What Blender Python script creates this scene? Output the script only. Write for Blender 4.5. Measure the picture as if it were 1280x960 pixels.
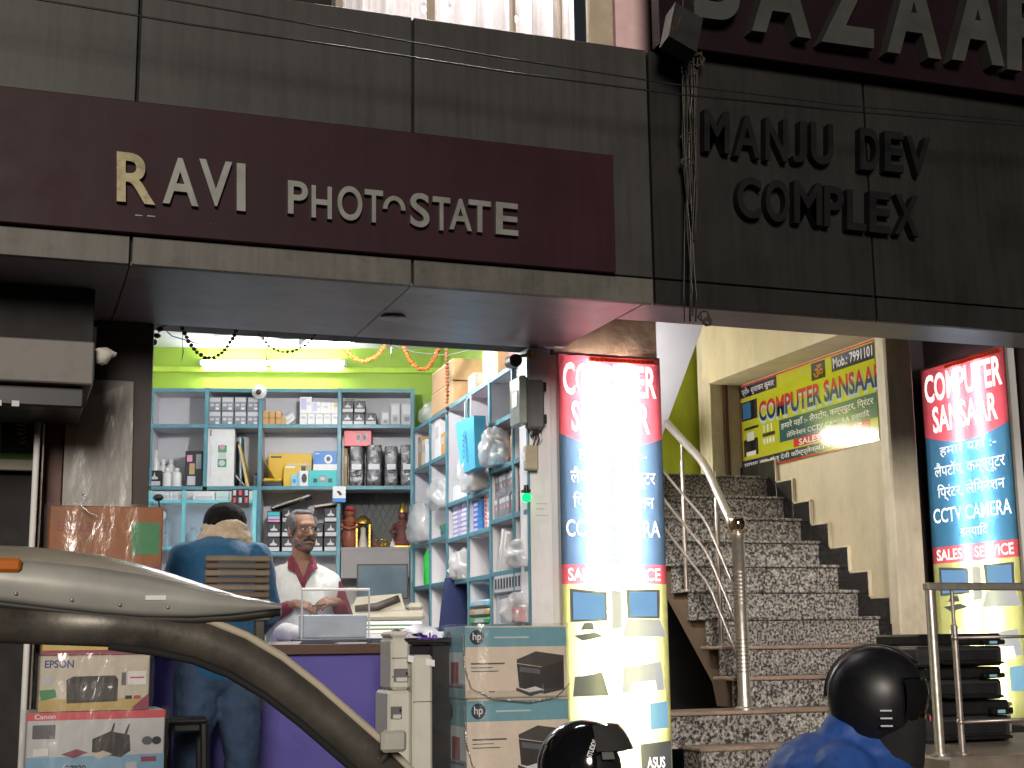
import bpy, math, random
from mathutils import Vector as V, Matrix, noise as mnoise
random.seed(7)
sc = bpy.context.scene
col = sc.collection
for o in list(bpy.data.objects): bpy.data.objects.remove(o)

# ------------------------------------------------------------------ camera, sky, sun, exposure
FPX, YAW, PITCH, ROLL = 1751.17, 0.34465, 0.18254, -0.01213
CAM = V((0, 0, 1.6))
FWD = V((math.sin(YAW)*math.cos(PITCH), math.cos(YAW)*math.cos(PITCH), math.sin(PITCH)))
_r = V((math.cos(YAW), -math.sin(YAW), 0)); _u = _r.cross(FWD)
RGT = _r*math.cos(ROLL) + _u*math.sin(ROLL)
UPV = -_r*math.sin(ROLL) + _u*math.cos(ROLL)
cam = bpy.data.cameras.new('camera'); cam_o = bpy.data.objects.new('camera', cam); col.objects.link(cam_o)
cam.sensor_width = 36; cam.lens = FPX/1280*36; cam.clip_start = .05; cam.clip_end = 600
mx = Matrix((RGT, UPV, -FWD)).transposed().to_4x4(); mx.translation = CAM
cam_o.matrix_world = mx
sc.camera = cam_o

SUN_EL, SUN_AZ = math.radians(15), math.radians(196)      # azimuth clockwise from +Y; the glow of the street behind the viewer
w = bpy.data.worlds.new('World'); sc.world = w; w.use_nodes = True
wn = w.node_tree; bg = wn.nodes['Background']
sky = wn.nodes.new('ShaderNodeTexSky'); sky.sky_type = 'NISHITA'; sky.sun_disc = False
sky.sun_elevation = SUN_EL; sky.sun_rotation = SUN_AZ
wn.links.new(sky.outputs[0], bg.inputs[0]); bg.inputs[1].default_value = 0.0035
sl = bpy.data.lights.new('sun', 'SUN'); sl.energy = 2.7; sl.angle = math.radians(16); sl.color = (1, .90, .79)
so = bpy.data.objects.new('sun', sl); col.objects.link(so)
_d = -V((math.sin(SUN_AZ)*math.cos(SUN_EL), math.cos(SUN_AZ)*math.cos(SUN_EL), math.sin(SUN_EL)))
so.rotation_euler = _d.to_track_quat('-Z', 'Y').to_euler(); so.location = (0, -4, 6)
sc.view_settings.view_transform = 'Standard'; sc.view_settings.look = 'None'
sc.view_settings.gamma = 1; sc.view_settings.use_curve_mapping = False; sc.view_settings.exposure = 0.0
sc.render.engine = 'CYCLES'
sc.cycles.use_denoising = True
sc.cycles.max_bounces = 7; sc.cycles.diffuse_bounces = 4; sc.cycles.glossy_bounces = 3
sc.cycles.transmission_bounces = 5; sc.cycles.transparent_max_bounces = 12
sc.cycles.sample_clamp_indirect = 4; sc.cycles.caustics_reflective = False; sc.cycles.caustics_refractive = False

# ------------------------------------------------------------------ pixel -> place on a known plane
def ray(px, py): return FWD + RGT*((px-640)/FPX) - UPV*((py-480)/FPX)
class Pl:                                   # a plane: point, normal towards the viewer, in-plane right vector
    def __init__(s, p, n, r): s.p, s.n, s.r = V(p), V(n).normalized(), V(r).normalized()
    def at(s, px, py, off=0):
        d = ray(px, py); p = s.p + s.n*off
        return CAM + d*((p-CAM).dot(s.n)/d.dot(s.n))
def PY(y): return Pl((0, y, 0), (0, -1, 0), (1, 0, 0))
def PX(x): return Pl((x, 0, 0), (-1, 0, 0), (0, -1, 0))
def PZ(z): return Pl((0, 0, z), (0, 0, 1), (1, 0, 0))
class Fr:                                   # a local frame: x right, y inwards, z up
    def __init__(s, o, ang): s.o, s.x, s.y = V(o), V((math.cos(ang), math.sin(ang), 0)), V((-math.sin(ang), math.cos(ang), 0))
    def w(s, x, y, z): return s.o + s.x*x + s.y*y + V((0, 0, z))
    def pl(s, y=0): return Pl(s.w(0, y, 0), -s.y, s.x)
    def loc(s, p): d = V(p)-s.o; return V((d.dot(s.x), d.dot(s.y), d.z))
    def at(s, px, py, y=0): return s.loc(s.pl(y).at(px, py))
WORLD = Fr((0, 0, 0), 0)

# ------------------------------------------------------------------ mesh builder
ORG = {}
MESHES = {}
class MB:
    def __init__(s, fr=WORLD): s.v, s.f, s.mi, s.fr, s.m = [], [], [], fr, 0
    def add(s, vs, fs, raw=False):
        b = len(s.v)
        s.v += [V(p) if raw else s.fr.w(*p) for p in vs]
        for f in fs: s.f.append([b+i for i in f]); s.mi.append(s.m)
        return s
    def box(s, x0, x1, y0, y1, z0, z1, c=0):
        if x0 > x1: x0, x1 = x1, x0
        if y0 > y1: y0, y1 = y1, y0
        if z0 > z1: z0, z1 = z1, z0
        X, Y, Z = (x0, x1), (y0, y1), (z0, z1)
        if c <= 0:
            return s.add([(X[i], Y[j], Z[k]) for i in (0, 1) for j in (0, 1) for k in (0, 1)],
                         [(0,1,3,2), (4,6,7,5), (0,4,5,1), (2,3,7,6), (0,2,6,4), (1,5,7,3)])
        c = min(c, (x1-x0)*.45, (y1-y0)*.45, (z1-z0)*.45)
        vs, ix = [], {}
        for i in (0, 1):
            for j in (0, 1):
                for k in (0, 1):
                    sx, sy, sz = (1-2*i)*c, (1-2*j)*c, (1-2*k)*c
                    for a, p in enumerate(((X[i], Y[j]+sy, Z[k]+sz), (X[i]+sx, Y[j], Z[k]+sz), (X[i]+sx, Y[j]+sy, Z[k]))):
                        ix[i, j, k, a] = len(vs); vs.append(p)
        F = []
        for i in (0, 1): F.append([ix[i,0,0,0], ix[i,0,1,0], ix[i,1,1,0], ix[i,1,0,0]][::(1 if i == 0 else -1)])
        for j in (0, 1): F.append([ix[0,j,0,1], ix[1,j,0,1], ix[1,j,1,1], ix[0,j,1,1]][::(1 if j == 0 else -1)])
        for k in (0, 1): F.append([ix[0,0,k,2], ix[0,1,k,2], ix[1,1,k,2], ix[1,0,k,2]][::(1 if k == 0 else -1)])
        for i in (0, 1):
            for j in (0, 1): F.append([ix[i,j,0,0], ix[i,j,1,0], ix[i,j,1,1], ix[i,j,0,1]])
            for k in (0, 1): F.append([ix[i,0,k,0], ix[i,1,k,0], ix[i,1,k,2], ix[i,0,k,2]])
        for j in (0, 1):
            for k in (0, 1): F.append([ix[0,j,k,1], ix[1,j,k,1], ix[1,j,k,2], ix[0,j,k,2]])
        for i in (0, 1):
            for j in (0, 1):
                for k in (0, 1): F.append([ix[i,j,k,0], ix[i,j,k,1], ix[i,j,k,2]])
        return s.add(vs, F)
    def tube(s, pts, r, n=8, raw=False, flat=1.0):
        P = [V(p) if raw else s.fr.w(*p) for p in pts]
        R = r if isinstance(r, (list, tuple)) else [r]*len(P)
        vs, up = [], None
        for i, p in enumerate(P):
            t = (P[min(i+1, len(P)-1)] - P[max(i-1, 0)])
            if t.length < 1e-9: t = V((0, 0, 1))
            t.normalize()
            if up is None: up = V((0, 0, 1)) if abs(t.z) < .9 else V((1, 0, 0))
            a = t.cross(up)
            if a.length < 1e-6: a = t.cross(V((0, 1, 0)))
            a.normalize(); b = a.cross(t); up = b
            vs += [p + a*(R[i]*math.cos(2*math.pi*k/n)) + b*(R[i]*flat*math.sin(2*math.pi*k/n)) for k in range(n)]
        fs = [(i*n+k, i*n+(k+1) % n, (i+1)*n+(k+1) % n, (i+1)*n+k) for i in range(len(P)-1) for k in range(n)]
        fs += [list(range(n))[::-1], [(len(P)-1)*n+k for k in range(n)]]
        return s.add(vs, fs, True)
    def lathe(s, prof, c, n=16, ax=(0, 0, 1)):
        c = s.fr.w(*c); a = (s.fr.x*ax[0] + s.fr.y*ax[1] + V((0, 0, ax[2]))).normalized()
        e = a.orthogonal().normalized(); g = a.cross(e)
        vs = [c + a*z + (e*math.cos(2*math.pi*k/n) + g*math.sin(2*math.pi*k/n))*r for r, z in prof for k in range(n)]
        fs = [(i*n+k, i*n+(k+1) % n, (i+1)*n+(k+1) % n, (i+1)*n+k) for i in range(len(prof)-1) for k in range(n)]
        fs += [list(range(n))[::-1], [(len(prof)-1)*n+k for k in range(n)]]
        return s.add(vs, fs, True)
    def ell(s, c, r, n=16, m=10, rot=None, jit=0):
        c = s.fr.w(*c); rr = (r, r, r) if not isinstance(r, (tuple, list)) else r
        vs, fs = [], []
        for i in range(m+1):
            th = math.pi*i/m
            for k in range(n):
                ph = 2*math.pi*k/n
                q = V((rr[0]*math.sin(th)*math.cos(ph), rr[1]*math.sin(th)*math.sin(ph), rr[2]*math.cos(th)))
                if jit: q *= 1+random.uniform(-jit, jit)
                if rot is not None: q = rot @ q
                vs.append(c + s.fr.x*q.x + s.fr.y*q.y + V((0, 0, q.z)))
        fs = [(i*n+k, (i+1)*n+k, (i+1)*n+(k+1) % n, i*n+(k+1) % n) for i in range(m) for k in range(n)]
        return s.add(vs, fs, True)
    def cap(s, p0, r0, p1, r1, n=14):                     # tapered capsule
        p0, p1 = s.fr.w(*p0), s.fr.w(*p1); t = p1-p0; L = t.length
        prof = [(r0*math.cos(a), r0*math.sin(a)) for a in [-math.pi/2+.02, -1.2, -.8, -.4, 0]] + [(r1*math.cos(a), L+r1*math.sin(a)) for a in [0, .4, .8, 1.2, math.pi/2-.02]]
        f = s.fr; s.fr = WORLD; s.lathe(prof, p0, n, t); s.fr = f
        return s
    def poly(s, pts, ext=None):                            # flat polygon in world space, optionally extruded by a vector
        P = [V(p) for p in pts]; n = len(P)
        if ext is None: return s.add(P, [list(range(n))], True)
        E = V(ext)
        return s.add(P + [p+E for p in P], [list(range(n)), [n+i for i in range(n)][::-1]] + [(i, n+i, n+(i+1) % n, (i+1) % n) for i in range(n)], True)
    def px(s, pl, pts, off=0, ext=0):                      # polygon given in photo pixels lying on a plane
        P = [pl.at(a, b, off) for a, b in pts]
        return s.poly(P, -pl.n*ext if ext else None)
    def strip(s, rows):                                    # grid of world points
        n = len(rows[0])
        return s.add([p for r in rows for p in r], [(i*n+k, i*n+k+1, (i+1)*n+k+1, (i+1)*n+k) for i in range(len(rows)-1) for k in range(n-1)], True)
    def text(s, t, o, u, v, nrm, off=.001, bold=0.0, ext=0):
        vs, fs, isl = glyphs(t, bold)
        o, u, v, nrm = V(o), V(u), V(v), V(nrm)
        P = [o + u*x + v*y + nrm*(off + .00025*(isl[i] % 4)) for i, (x, y) in enumerate(vs)]
        if not ext: return s.add(P, fs, True)
        n = len(P); ed = {}
        for f in fs:
            for a, b in zip(f, f[1:]+f[:1]): ed[(a, b)] = 1
        sides = [(b, a, a+n, b+n) for (a, b) in ed if (b, a) not in ed]
        return s.add(P + [p - nrm*ext for p in P], fs + [[i+n for i in f][::-1] for f in fs] + sides, True)
    def pxtext(s, t, pl, bl, br, tl, off=.001, bold=0.0, ext=0):
        a, b, c = pl.at(*bl, off), pl.at(*br, off), pl.at(*tl, off)
        return s.text(t, a, b-a, c-a, pl.n, 0, bold, ext)
    def build(s, name, mats, parent=None, smooth=False, loc=None, key=None):
        me = bpy.data.meshes.new(name)
        if parent is not None: org = ORG[parent.name]
        elif loc is not None: org = V(loc)
        else:
            xs, ys, zs = [p.x for p in s.v], [p.y for p in s.v], [p.z for p in s.v]
            org = V(((min(xs)+max(xs))/2, (min(ys)+max(ys))/2, min(zs)))
        me.from_pydata([p-org for p in s.v], [], s.f)
        mats = mats if isinstance(mats, (list, tuple)) else [mats]
        for m in mats: me.materials.append(m)
        if len(mats) > 1: me.polygons.foreach_set('material_index', s.mi)
        me.update()
        import bmesh
        bm = bmesh.new(); bm.from_mesh(me); bmesh.ops.recalc_face_normals(bm, faces=bm.faces); bm.to_mesh(me); bm.free()
        if smooth: me.polygons.foreach_set('use_smooth', [True]*len(me.polygons)); 
        if smooth == 'auto': me.set_sharp_from_angle(angle=math.radians(40))
        o = bpy.data.objects.new(name, me); col.objects.link(o)
        ORG[o.name] = org
        if parent is not None: o.parent = parent
        else: o.location = org
        return o
_gl = {}
def glyphs(t, bold):
    k = (t, bold)
    if k in _gl: return _gl[k]
    c = bpy.data.curves.new('glyph', 'FONT'); c.body = t; c.size = 1; c.offset = bold; c.resolution_u = 10 if len(t) == 1 else 3
    o = bpy.data.objects.new('glyph', c)
    col.objects.link(o)
    dg = bpy.context.evaluated_depsgraph_get()
    me = bpy.data.meshes.new_from_object(o.evaluated_get(dg))
    vs = [(p.co.x, p.co.y) for p in me.vertices]; fs = [list(p.vertices) for p in me.polygons]
    bpy.data.objects.remove(o); bpy.data.curves.remove(c); bpy.data.meshes.remove(me)
    par = list(range(len(vs)))
    def find(a):
        while par[a] != a: par[a] = par[par[a]]; a = par[a]
        return a
    for f in fs:
        for a in f[1:]: par[find(a)] = find(f[0])
    ids = {}; isl = [ids.setdefault(find(i), len(ids)) for i in range(len(vs))]
    x0, x1 = min(p[0] for p in vs), max(p[0] for p in vs); y0, y1 = min(p[1] for p in vs), max(p[1] for p in vs)
    vs = [((x-x0)/(x1-x0), (y-y0)/(y1-y0)) for x, y in vs]
    _gl[k] = (vs, fs, isl)
    return _gl[k]

def tag(o, label, cat, group=None, kind=None):
    if label: o['label'] = label
    if cat: o['category'] = cat
    if group: o['group'] = group
    if kind: o['kind'] = kind
    return o
def thing(name, label, cat, loc, group=None):
    o = bpy.data.objects.new(name, None); o.empty_display_size = .05; col.objects.link(o)
    o.location = loc; ORG[o.name] = V(loc)
    return tag(o, label, cat, group)
def structure(o): o['kind'] = 'structure'; return o
def copy_tree(o, loc, rotz=None, parent=None):
    c = o.copy(); col.objects.link(c); c.parent = parent
    if parent is None: c.location = loc; ORG[c.name] = V(loc)
    if rotz is not None: c.rotation_euler.z = rotz
    for ch in o.children: copy_tree(ch, None, None, c)
    return c

# ------------------------------------------------------------------ materials
def lin(c):
    c = c/255
    return c/12.92 if c <= .04045 else ((c+.055)/1.055)**2.4
def rgb(r, g, b): return (lin(r), lin(g), lin(b), 1)
_mats = {}
def mat(name, c, rough=.55, metal=0.0, var=.18, vs=7.0, bump=0.0, bs=60.0, coat=0.0, dirt=None, spec=.5, rvar=.15, trans=0.0, ior=1.45, sheen=0.0, alpha=1.0):
    if name in _mats: return _mats[name]
    m = bpy.data.materials.new(name); m.use_nodes = True; _mats[name] = m
    nt = m.node_tree; N, L = nt.nodes, nt.links; b = N['Principled BSDF']
    b.inputs['Metallic'].default_value = metal; b.inputs['IOR'].default_value = ior
    b.inputs['Coat Weight'].default_value = coat; b.inputs['Specular IOR Level'].default_value = spec
    b.inputs['Transmission Weight'].default_value = trans; b.inputs['Sheen Weight'].default_value = sheen
    b.inputs['Alpha'].default_value = alpha
    tc = N.new('ShaderNodeTexCoord')
    no = N.new('ShaderNodeTexNoise'); no.inputs['Scale'].default_value = vs; no.inputs['Detail'].default_value = 6; no.inputs['Roughness'].default_value = .62
    L.new(tc.outputs['Object'], no.inputs['Vector'])
    r = N.new('ShaderNodeMapRange'); r.inputs['From Min'].default_value = .3; r.inputs['From Max'].default_value = .7
    r.inputs['To Min'].default_value = 1-var; r.inputs['To Max'].default_value = 1+var*.7
    L.new(no.outputs['Fac'], r.inputs['Value'])
    mu = N.new('ShaderNodeVectorMath'); mu.operation = 'SCALE'; mu.inputs[0].default_value = c[:3]
    L.new(r.outputs[0], mu.inputs['Scale'])
    outc = mu.outputs[0]
    if dirt:
        n2 = N.new('ShaderNodeTexNoise'); n2.inputs['Scale'].default_value = dirt[1]; n2.inputs['Detail'].default_value = 8; n2.inputs['Roughness'].default_value = .7
        L.new(tc.outputs['Object'], n2.inputs['Vector'])
        r2 = N.new('ShaderNodeMapRange'); r2.inputs['From Min'].default_value = .52; r2.inputs['From Max'].default_value = .72; r2.inputs['To Max'].default_value = dirt[2]
        L.new(n2.outputs['Fac'], r2.inputs['Value'])
        mx_ = N.new('ShaderNodeMix'); mx_.data_type = 'RGBA'; L.new(r2.outputs[0], mx_.inputs['Factor']); L.new(outc, mx_.inputs['A']); mx_.inputs['B'].default_value = dirt[0]
        outc = mx_.outputs['Result']
    L.new(outc, b.inputs['Base Color'])
    rr = N.new('ShaderNodeMapRange'); rr.inputs['From Min'].default_value = .3; rr.inputs['From Max'].default_value = .7
    rr.inputs['To Min'].default_value = max(.02, rough-rvar*rough); rr.inputs['To Max'].default_value = min(1, rough+rvar*rough)
    L.new(no.outputs['Fac'], rr.inputs['Value']); L.new(rr.outputs[0], b.inputs['Roughness'])
    if bump:
        n3 = N.new('ShaderNodeTexNoise'); n3.inputs['Scale'].default_value = bs; n3.inputs['Detail'].default_value = 5
        L.new(tc.outputs['Object'], n3.inputs['Vector'])
        bp = N.new('ShaderNodeBump'); bp.inputs['Strength'].default_value = bump; bp.inputs['Distance'].default_value = .01
        L.new(n3.outputs['Fac'], bp.inputs['Height']); L.new(bp.outputs[0], b.inputs['Normal'])
    return m
def glow(name, c, s):
    if name in _mats: return _mats[name]
    m = bpy.data.materials.new(name); m.use_nodes = True; _mats[name] = m
    N, L = m.node_tree.nodes, m.node_tree.links; N.clear()
    e = N.new('ShaderNodeEmission'); e.inputs[0].default_value = c; e.inputs[1].default_value = s
    o = N.new('ShaderNodeOutputMaterial'); L.new(e.outputs[0], o.inputs[0]); return m
def backlit(name, c, gloss=.3):                              # printed translucent sheet, lit by the tubes behind it
    if name in _mats: return _mats[name]
    m = bpy.data.materials.new(name); m.use_nodes = True; _mats[name] = m
    N, L = m.node_tree.nodes, m.node_tree.links; N.clear()
    tc = N.new('ShaderNodeTexCoord'); no = N.new('ShaderNodeTexNoise'); no.inputs['Scale'].default_value = 14; L.new(tc.outputs['Object'], no.inputs['Vector'])
    r = N.new('ShaderNodeMapRange'); r.inputs['To Min'].default_value = .85; r.inputs['To Max'].default_value = 1.1; L.new(no.outputs['Fac'], r.inputs['Value'])
    mu = N.new('ShaderNodeVectorMath'); mu.operation = 'SCALE'; mu.inputs[0].default_value = c[:3]; L.new(r.outputs[0], mu.inputs['Scale'])
    t = N.new('ShaderNodeBsdfTranslucent'); L.new(mu.outputs[0], t.inputs[0])
    d = N.new('ShaderNodeBsdfDiffuse'); L.new(mu.outputs[0], d.inputs[0])
    g = N.new('ShaderNodeBsdfGlossy'); g.inputs['Roughness'].default_value = .25
    m1 = N.new('ShaderNodeMixShader'); m1.inputs[0].default_value = .4; L.new(t.outputs[0], m1.inputs[1]); L.new(d.outputs[0], m1.inputs[2])
    m2 = N.new('ShaderNodeMixShader'); m2.inputs[0].default_value = .04; L.new(m1.outputs[0], m2.inputs[1]); L.new(g.outputs[0], m2.inputs[2])
    o = N.new('ShaderNodeOutputMaterial'); L.new(m2.outputs[0], o.inputs[0]); return m
def clear_film(name, tint=(1, 1, 1, 1), gl=.16, rough=.12, bs=18, bstr=.6, milky=.06):   # crinkled polythene / glass
    if name in _mats: return _mats[name]
    m = bpy.data.materials.new(name); m.use_nodes = True; _mats[name] = m
    N, L = m.node_tree.nodes, m.node_tree.links; N.clear()
    tc = N.new('ShaderNodeTexCoord'); no = N.new('ShaderNodeTexNoise'); no.inputs['Scale'].default_value = bs; no.inputs['Detail'].default_value = 4
    mp = N.new('ShaderNodeMapping'); mp.inputs['Scale'].default_value = (1, 1, .45); L.new(tc.outputs['Object'], mp.inputs[0]); L.new(mp.outputs[0], no.inputs['Vector'])
    bp = N.new('ShaderNodeBump'); bp.inputs['Strength'].default_value = bstr; bp.inputs['Distance'].default_value = .02; L.new(no.outputs['Fac'], bp.inputs['Height'])
    t = N.new('ShaderNodeBsdfTransparent'); t.inputs[0].default_value = tint
    g = N.new('ShaderNodeBsdfGlossy'); g.inputs['Roughness'].default_value = rough; L.new(bp.outputs[0], g.inputs['Normal'])
    d = N.new('ShaderNodeBsdfDiffuse'); d.inputs[0].default_value = (.8, .8, .8, 1); L.new(bp.outputs[0], d.inputs['Normal'])
    m1 = N.new('ShaderNodeMixShader'); m1.inputs[0].default_value = milky; L.new(t.outputs[0], m1.inputs[1]); L.new(d.outputs[0], m1.inputs[2])
    m2 = N.new('ShaderNodeMixShader'); m2.inputs[0].default_value = gl; L.new(m1.outputs[0], m2.inputs[1]); L.new(g.outputs[0], m2.inputs[2])
    o = N.new('ShaderNodeOutputMaterial'); L.new(m2.outputs[0], o.inputs[0]); return m
def granite(name, cols, scale=90, rough=.25):
    m = mat(name, (.3, .3, .3, 1), rough)
    N, L = m.node_tree.nodes, m.node_tree.links; b = N['Principled BSDF']
    tc = N.new('ShaderNodeTexCoord'); vo = N.new('ShaderNodeTexNoise'); vo.inputs['Scale'].default_value = scale; vo.inputs['Detail'].default_value = 2.5; vo.inputs['Roughness'].default_value = .6
    L.new(tc.outputs['Object'], vo.inputs['Vector'])
    cr = N.new('ShaderNodeValToRGB'); e = cr.color_ramp.elements; cr.color_ramp.interpolation = 'CONSTANT' if len(cols) > 3 else 'LINEAR'
    lo, hi = .33, .64
    e[0].position, e[0].color = 0, cols[0]; e[1].position, e[1].color = hi, cols[-1]
    for i, c in enumerate(cols[1:-1]):
        n = e.new(lo + (hi-lo)*(i+.0)/(len(cols)-1) + .06); n.color = c
    L.new(vo.outputs['Fac'], cr.inputs[0]); L.new(cr.outputs[0], b.inputs['Base Color']); return m
# ------------------------------------------------------------------ shared materials
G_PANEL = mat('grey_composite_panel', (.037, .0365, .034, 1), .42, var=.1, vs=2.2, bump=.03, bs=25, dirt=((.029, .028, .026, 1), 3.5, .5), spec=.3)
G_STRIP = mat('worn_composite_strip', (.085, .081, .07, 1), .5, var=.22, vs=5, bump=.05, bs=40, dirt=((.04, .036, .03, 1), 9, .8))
G_DARKP = mat('shade_toned_panel', (.0165, .016, .015, 1), .5, var=.2, vs=2.5, bump=.03, bs=25, spec=.15, dirt=((.02, .019, .017, 1), 4, .7))  # darker copy of the cladding; shade on the facade put into its colour
SOFF = mat('soffit_panel', (.25, .232, .25, 1), .36, var=.1, vs=2, bump=.02, bs=20, dirt=((.1, .09, .09, 1), 5, .5))
JOINT = mat('black_sealant', (.012, .012, .013, 1), .8)
MAROON = mat('maroon_sign_sheet', (.022, .0052, .0095, 1), .5, var=.2, vs=3, spec=.2, dirt=((.015, .004, .007, 1), 6, .5))
MAROON2 = mat('dark_maroon_sign_sheet', (.009, .0032, .0048, 1), .5, var=.25, vs=3, spec=.15)
LETTER = mat('brushed_letter', (.19, .195, .18, 1), .4, metal=.35, var=.12, vs=12, dirt=((.13, .13, .11, 1), 15, .6))
LETTER_Y = mat('yellowed_letter', (.24, .21, .12, 1), .4, metal=.3, var=.35, vs=16, dirt=((.1, .08, .05, 1), 20, .9))
LETTER_D = mat('dark_acrylic_letter', (.006, .006, .007, 1), .5, spec=.2, var=.2)
LETTER_P = mat('pale_channel_letter', (.036, .038, .034, 1), .5, var=.2, vs=5)
BROWN = mat('dark_brown_paint', (.032, .021, .021, 1), .5, var=.25, vs=4, bump=.05)
BROWN2 = mat('red_brown_wood', (.09, .035, .025, 1), .5, var=.3, vs=6, bump=.1, bs=30)
WHITEW = mat('white_wall', (.74, .74, .77, 1), .6, var=.07, vs=3, bump=.04, dirt=((.45, .43, .4, 1), 6, .35))
CREAM = mat('cream_wall', (.62, .54, .38, 1), .55, var=.08, vs=2, bump=.05, bs=30, dirt=((.42, .35, .24, 1), 4, .4))
CREAM2 = mat('cream_column_paint', (.66, .59, .46, 1), .5, var=.08, vs=2.5, bump=.05, dirt=((.36, .3, .2, 1), 7, .45))
GREENW = mat('lime_green_wall', (.27, .42, .04, 1), .5, var=.08, vs=3, bump=.04)
GREENS = mat('olive_green_wall', (.34, .40, .02, 1), .5, var=.1, vs=3, bump=.05)
LAV = mat('lavender_plaster', (.5, .5, .56, 1), .7, var=.06, bump=.06)
CEIL = mat('white_ceiling', (.72, .74, .74, 1), .7, var=.05)
BARE = mat('peeling_plaster', (.45, .3, .18, 1), .8, var=.35, vs=9, bump=.5, bs=14, dirt=((.5, .42, .32, 1), 5, 1))
TEAL = mat('teal_shelf_edge', (.07, .2, .25, 1), .4, var=.15, vs=10, dirt=((.2, .36, .4, 1), 14, .4))
CYAN = mat('cyan_cabinet_frame', (.18, .52, .58, 1), .4, var=.12, vs=10)
SHELF = mat('white_laminate', (.58, .58, .61, 1), .45, var=.06, vs=4, dirt=((.4, .4, .42, 1), 8, .35))
GREYSH = mat('grey_laminate', (.2, .19, .19, 1), .5, var=.1)
GRAN = granite('speckled_grey_granite', [(.035, .034, .034, 1), (.11, .105, .1, 1), (.33, .315, .3, 1), (.58, .56, .53, 1)], 58, .22)
GRANB = granite('black_granite', [(.006, .006, .007, 1), (.014, .013, .014, 1), (.028, .026, .026, 1)], 120, .25)
TREAD = mat('pink_granite_tread', (.34, .25, .2, 1), .35, var=.25, vs=60)
STEEL = mat('stainless_steel', (.7, .66, .6, 1), .34, metal=.85, var=.1, vs=30)
STEELD = mat('dull_steel', (.42, .37, .34, 1), .42, metal=.8, var=.2, vs=30)
PLASTER_B = mat('brown_stringer_plaster', (.17, .12, .085, 1), .75, var=.2, bump=.1)
CONC = mat('street_asphalt', (.05, .048, .045, 1), .8, var=.3, vs=8, bump=.4, bs=90)
TILE = mat('plinth_stone', (.2, .17, .14, 1), .5, var=.25, vs=8, bump=.08)
BLACKP = mat('black_plastic', (.014, .014, .015, 1), .38, var=.15, vs=14)
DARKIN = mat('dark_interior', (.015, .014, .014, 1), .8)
WHITEP = mat('white_plastic', (.7, .7, .69, 1), .35, var=.05)
GREYP = mat('pale_grey_plastic', (.48, .49, .5, 1), .4, var=.06)
TUBE = glow('lit_tube', (.97, .97, 1, 1), 120)
BULB = glow('lit_bulb', (1, .97, .96, 1), 1150)

def weather(m, amt, sc=(9, 9, .5), freq=3.0, lo=.42, hi=.68):        # rain streaks, hand marks, worn patches: a stretched noise on the paint itself
    N, L = m.node_tree.nodes, m.node_tree.links; b = N['Principled BSDF']; src = b.inputs['Base Color'].links[0].from_socket
    tc = N.new('ShaderNodeTexCoord'); mp = N.new('ShaderNodeMapping'); mp.inputs['Scale'].default_value = sc; L.new(tc.outputs['Object'], mp.inputs[0])
    n = N.new('ShaderNodeTexNoise'); n.inputs['Scale'].default_value = freq; n.inputs['Detail'].default_value = 7; n.inputs['Roughness'].default_value = .65; L.new(mp.outputs[0], n.inputs['Vector'])
    r = N.new('ShaderNodeMapRange'); r.inputs['From Min'].default_value = lo; r.inputs['From Max'].default_value = hi; r.inputs['To Min'].default_value = 1+amt*.35; r.inputs['To Max'].default_value = 1-amt; L.new(n.outputs['Fac'], r.inputs['Value'])
    v = N.new('ShaderNodeVectorMath'); v.operation = 'SCALE'; L.new(src, v.inputs[0]); L.new(r.outputs[0], v.inputs['Scale']); L.new(v.outputs[0], b.inputs['Base Color'])
for m_ in (G_PANEL, G_DARKP, G_STRIP): weather(m_, .2)
weather(MAROON, .15); weather(CREAM, .14, (3, 3, 1.2), 1.6); weather(CREAM2, .2, (5, 5, .9), 2.4); weather(GREENS, .2, (3, 3, 1), 2); weather(WHITEW, .12, (5, 5, 1), 2); weather(SOFF, .12, (2, 4, 2), 2)
weather(GRAN, .28, (1.6, 1.6, 3.2), 1.7); weather(TREAD, .35, (2.5, 5, 2.5), 2.2)
YF, YS = 5.69, 6.75
ZSOF, ZSTRIP, ZBOARD, ZPAR = 3.128, 3.248, 3.812, 4.37
pF, pS = PY(YF), PY(YS)
FB = Fr((2.648, 9.46, 0), -.2574)                 # back shelf of the shop: x runs along it to the corner at 0, y goes into it
FSD = Fr((2.648, 9.46, 0), math.radians(-92.87))  # side shelf: x runs from the corner to the street, y into it
FLOOR, STREET, LAND, PLAT = .65, 0.0, 1.2135, 1.0385

# ------------------------------------------------------------------ ground
o = MB().box(-60, 60, -60, 60, -.2, 0).build('street', CONC); structure(o)
o = MB().box(-3, 3.3, 5.75, 11.5, .002, FLOOR, .01).build('shop_floor', TILE); structure(o)
o = MB().box(4.25, 9, 5.75, 7.08, .002, PLAT, .015).build('raised_platform', TILE); structure(o)

# ------------------------------------------------------------------ the building
bld = thing('shop_building', 'grey panel clad commercial building with two shop openings and a staircase', 'building', (2, 7, 0))
seams = [-1.6, .405, 1.59, 2.747, 3.945, 5.6]
backing = MB()
backing.box(-1.6, 5.6, YF+.031, YF+.3, ZSOF+.02, ZPAR)
backing.build('fascia_backing', JOINT, bld)
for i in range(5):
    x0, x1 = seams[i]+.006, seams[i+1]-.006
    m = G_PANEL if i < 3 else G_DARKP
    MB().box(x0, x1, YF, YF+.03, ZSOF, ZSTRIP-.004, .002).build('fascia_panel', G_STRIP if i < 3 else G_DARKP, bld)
    MB().box(x0, x1, YF, YF+.03, ZSTRIP+.004, ZPAR, .003).build('fascia_panel', m, bld)
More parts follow.
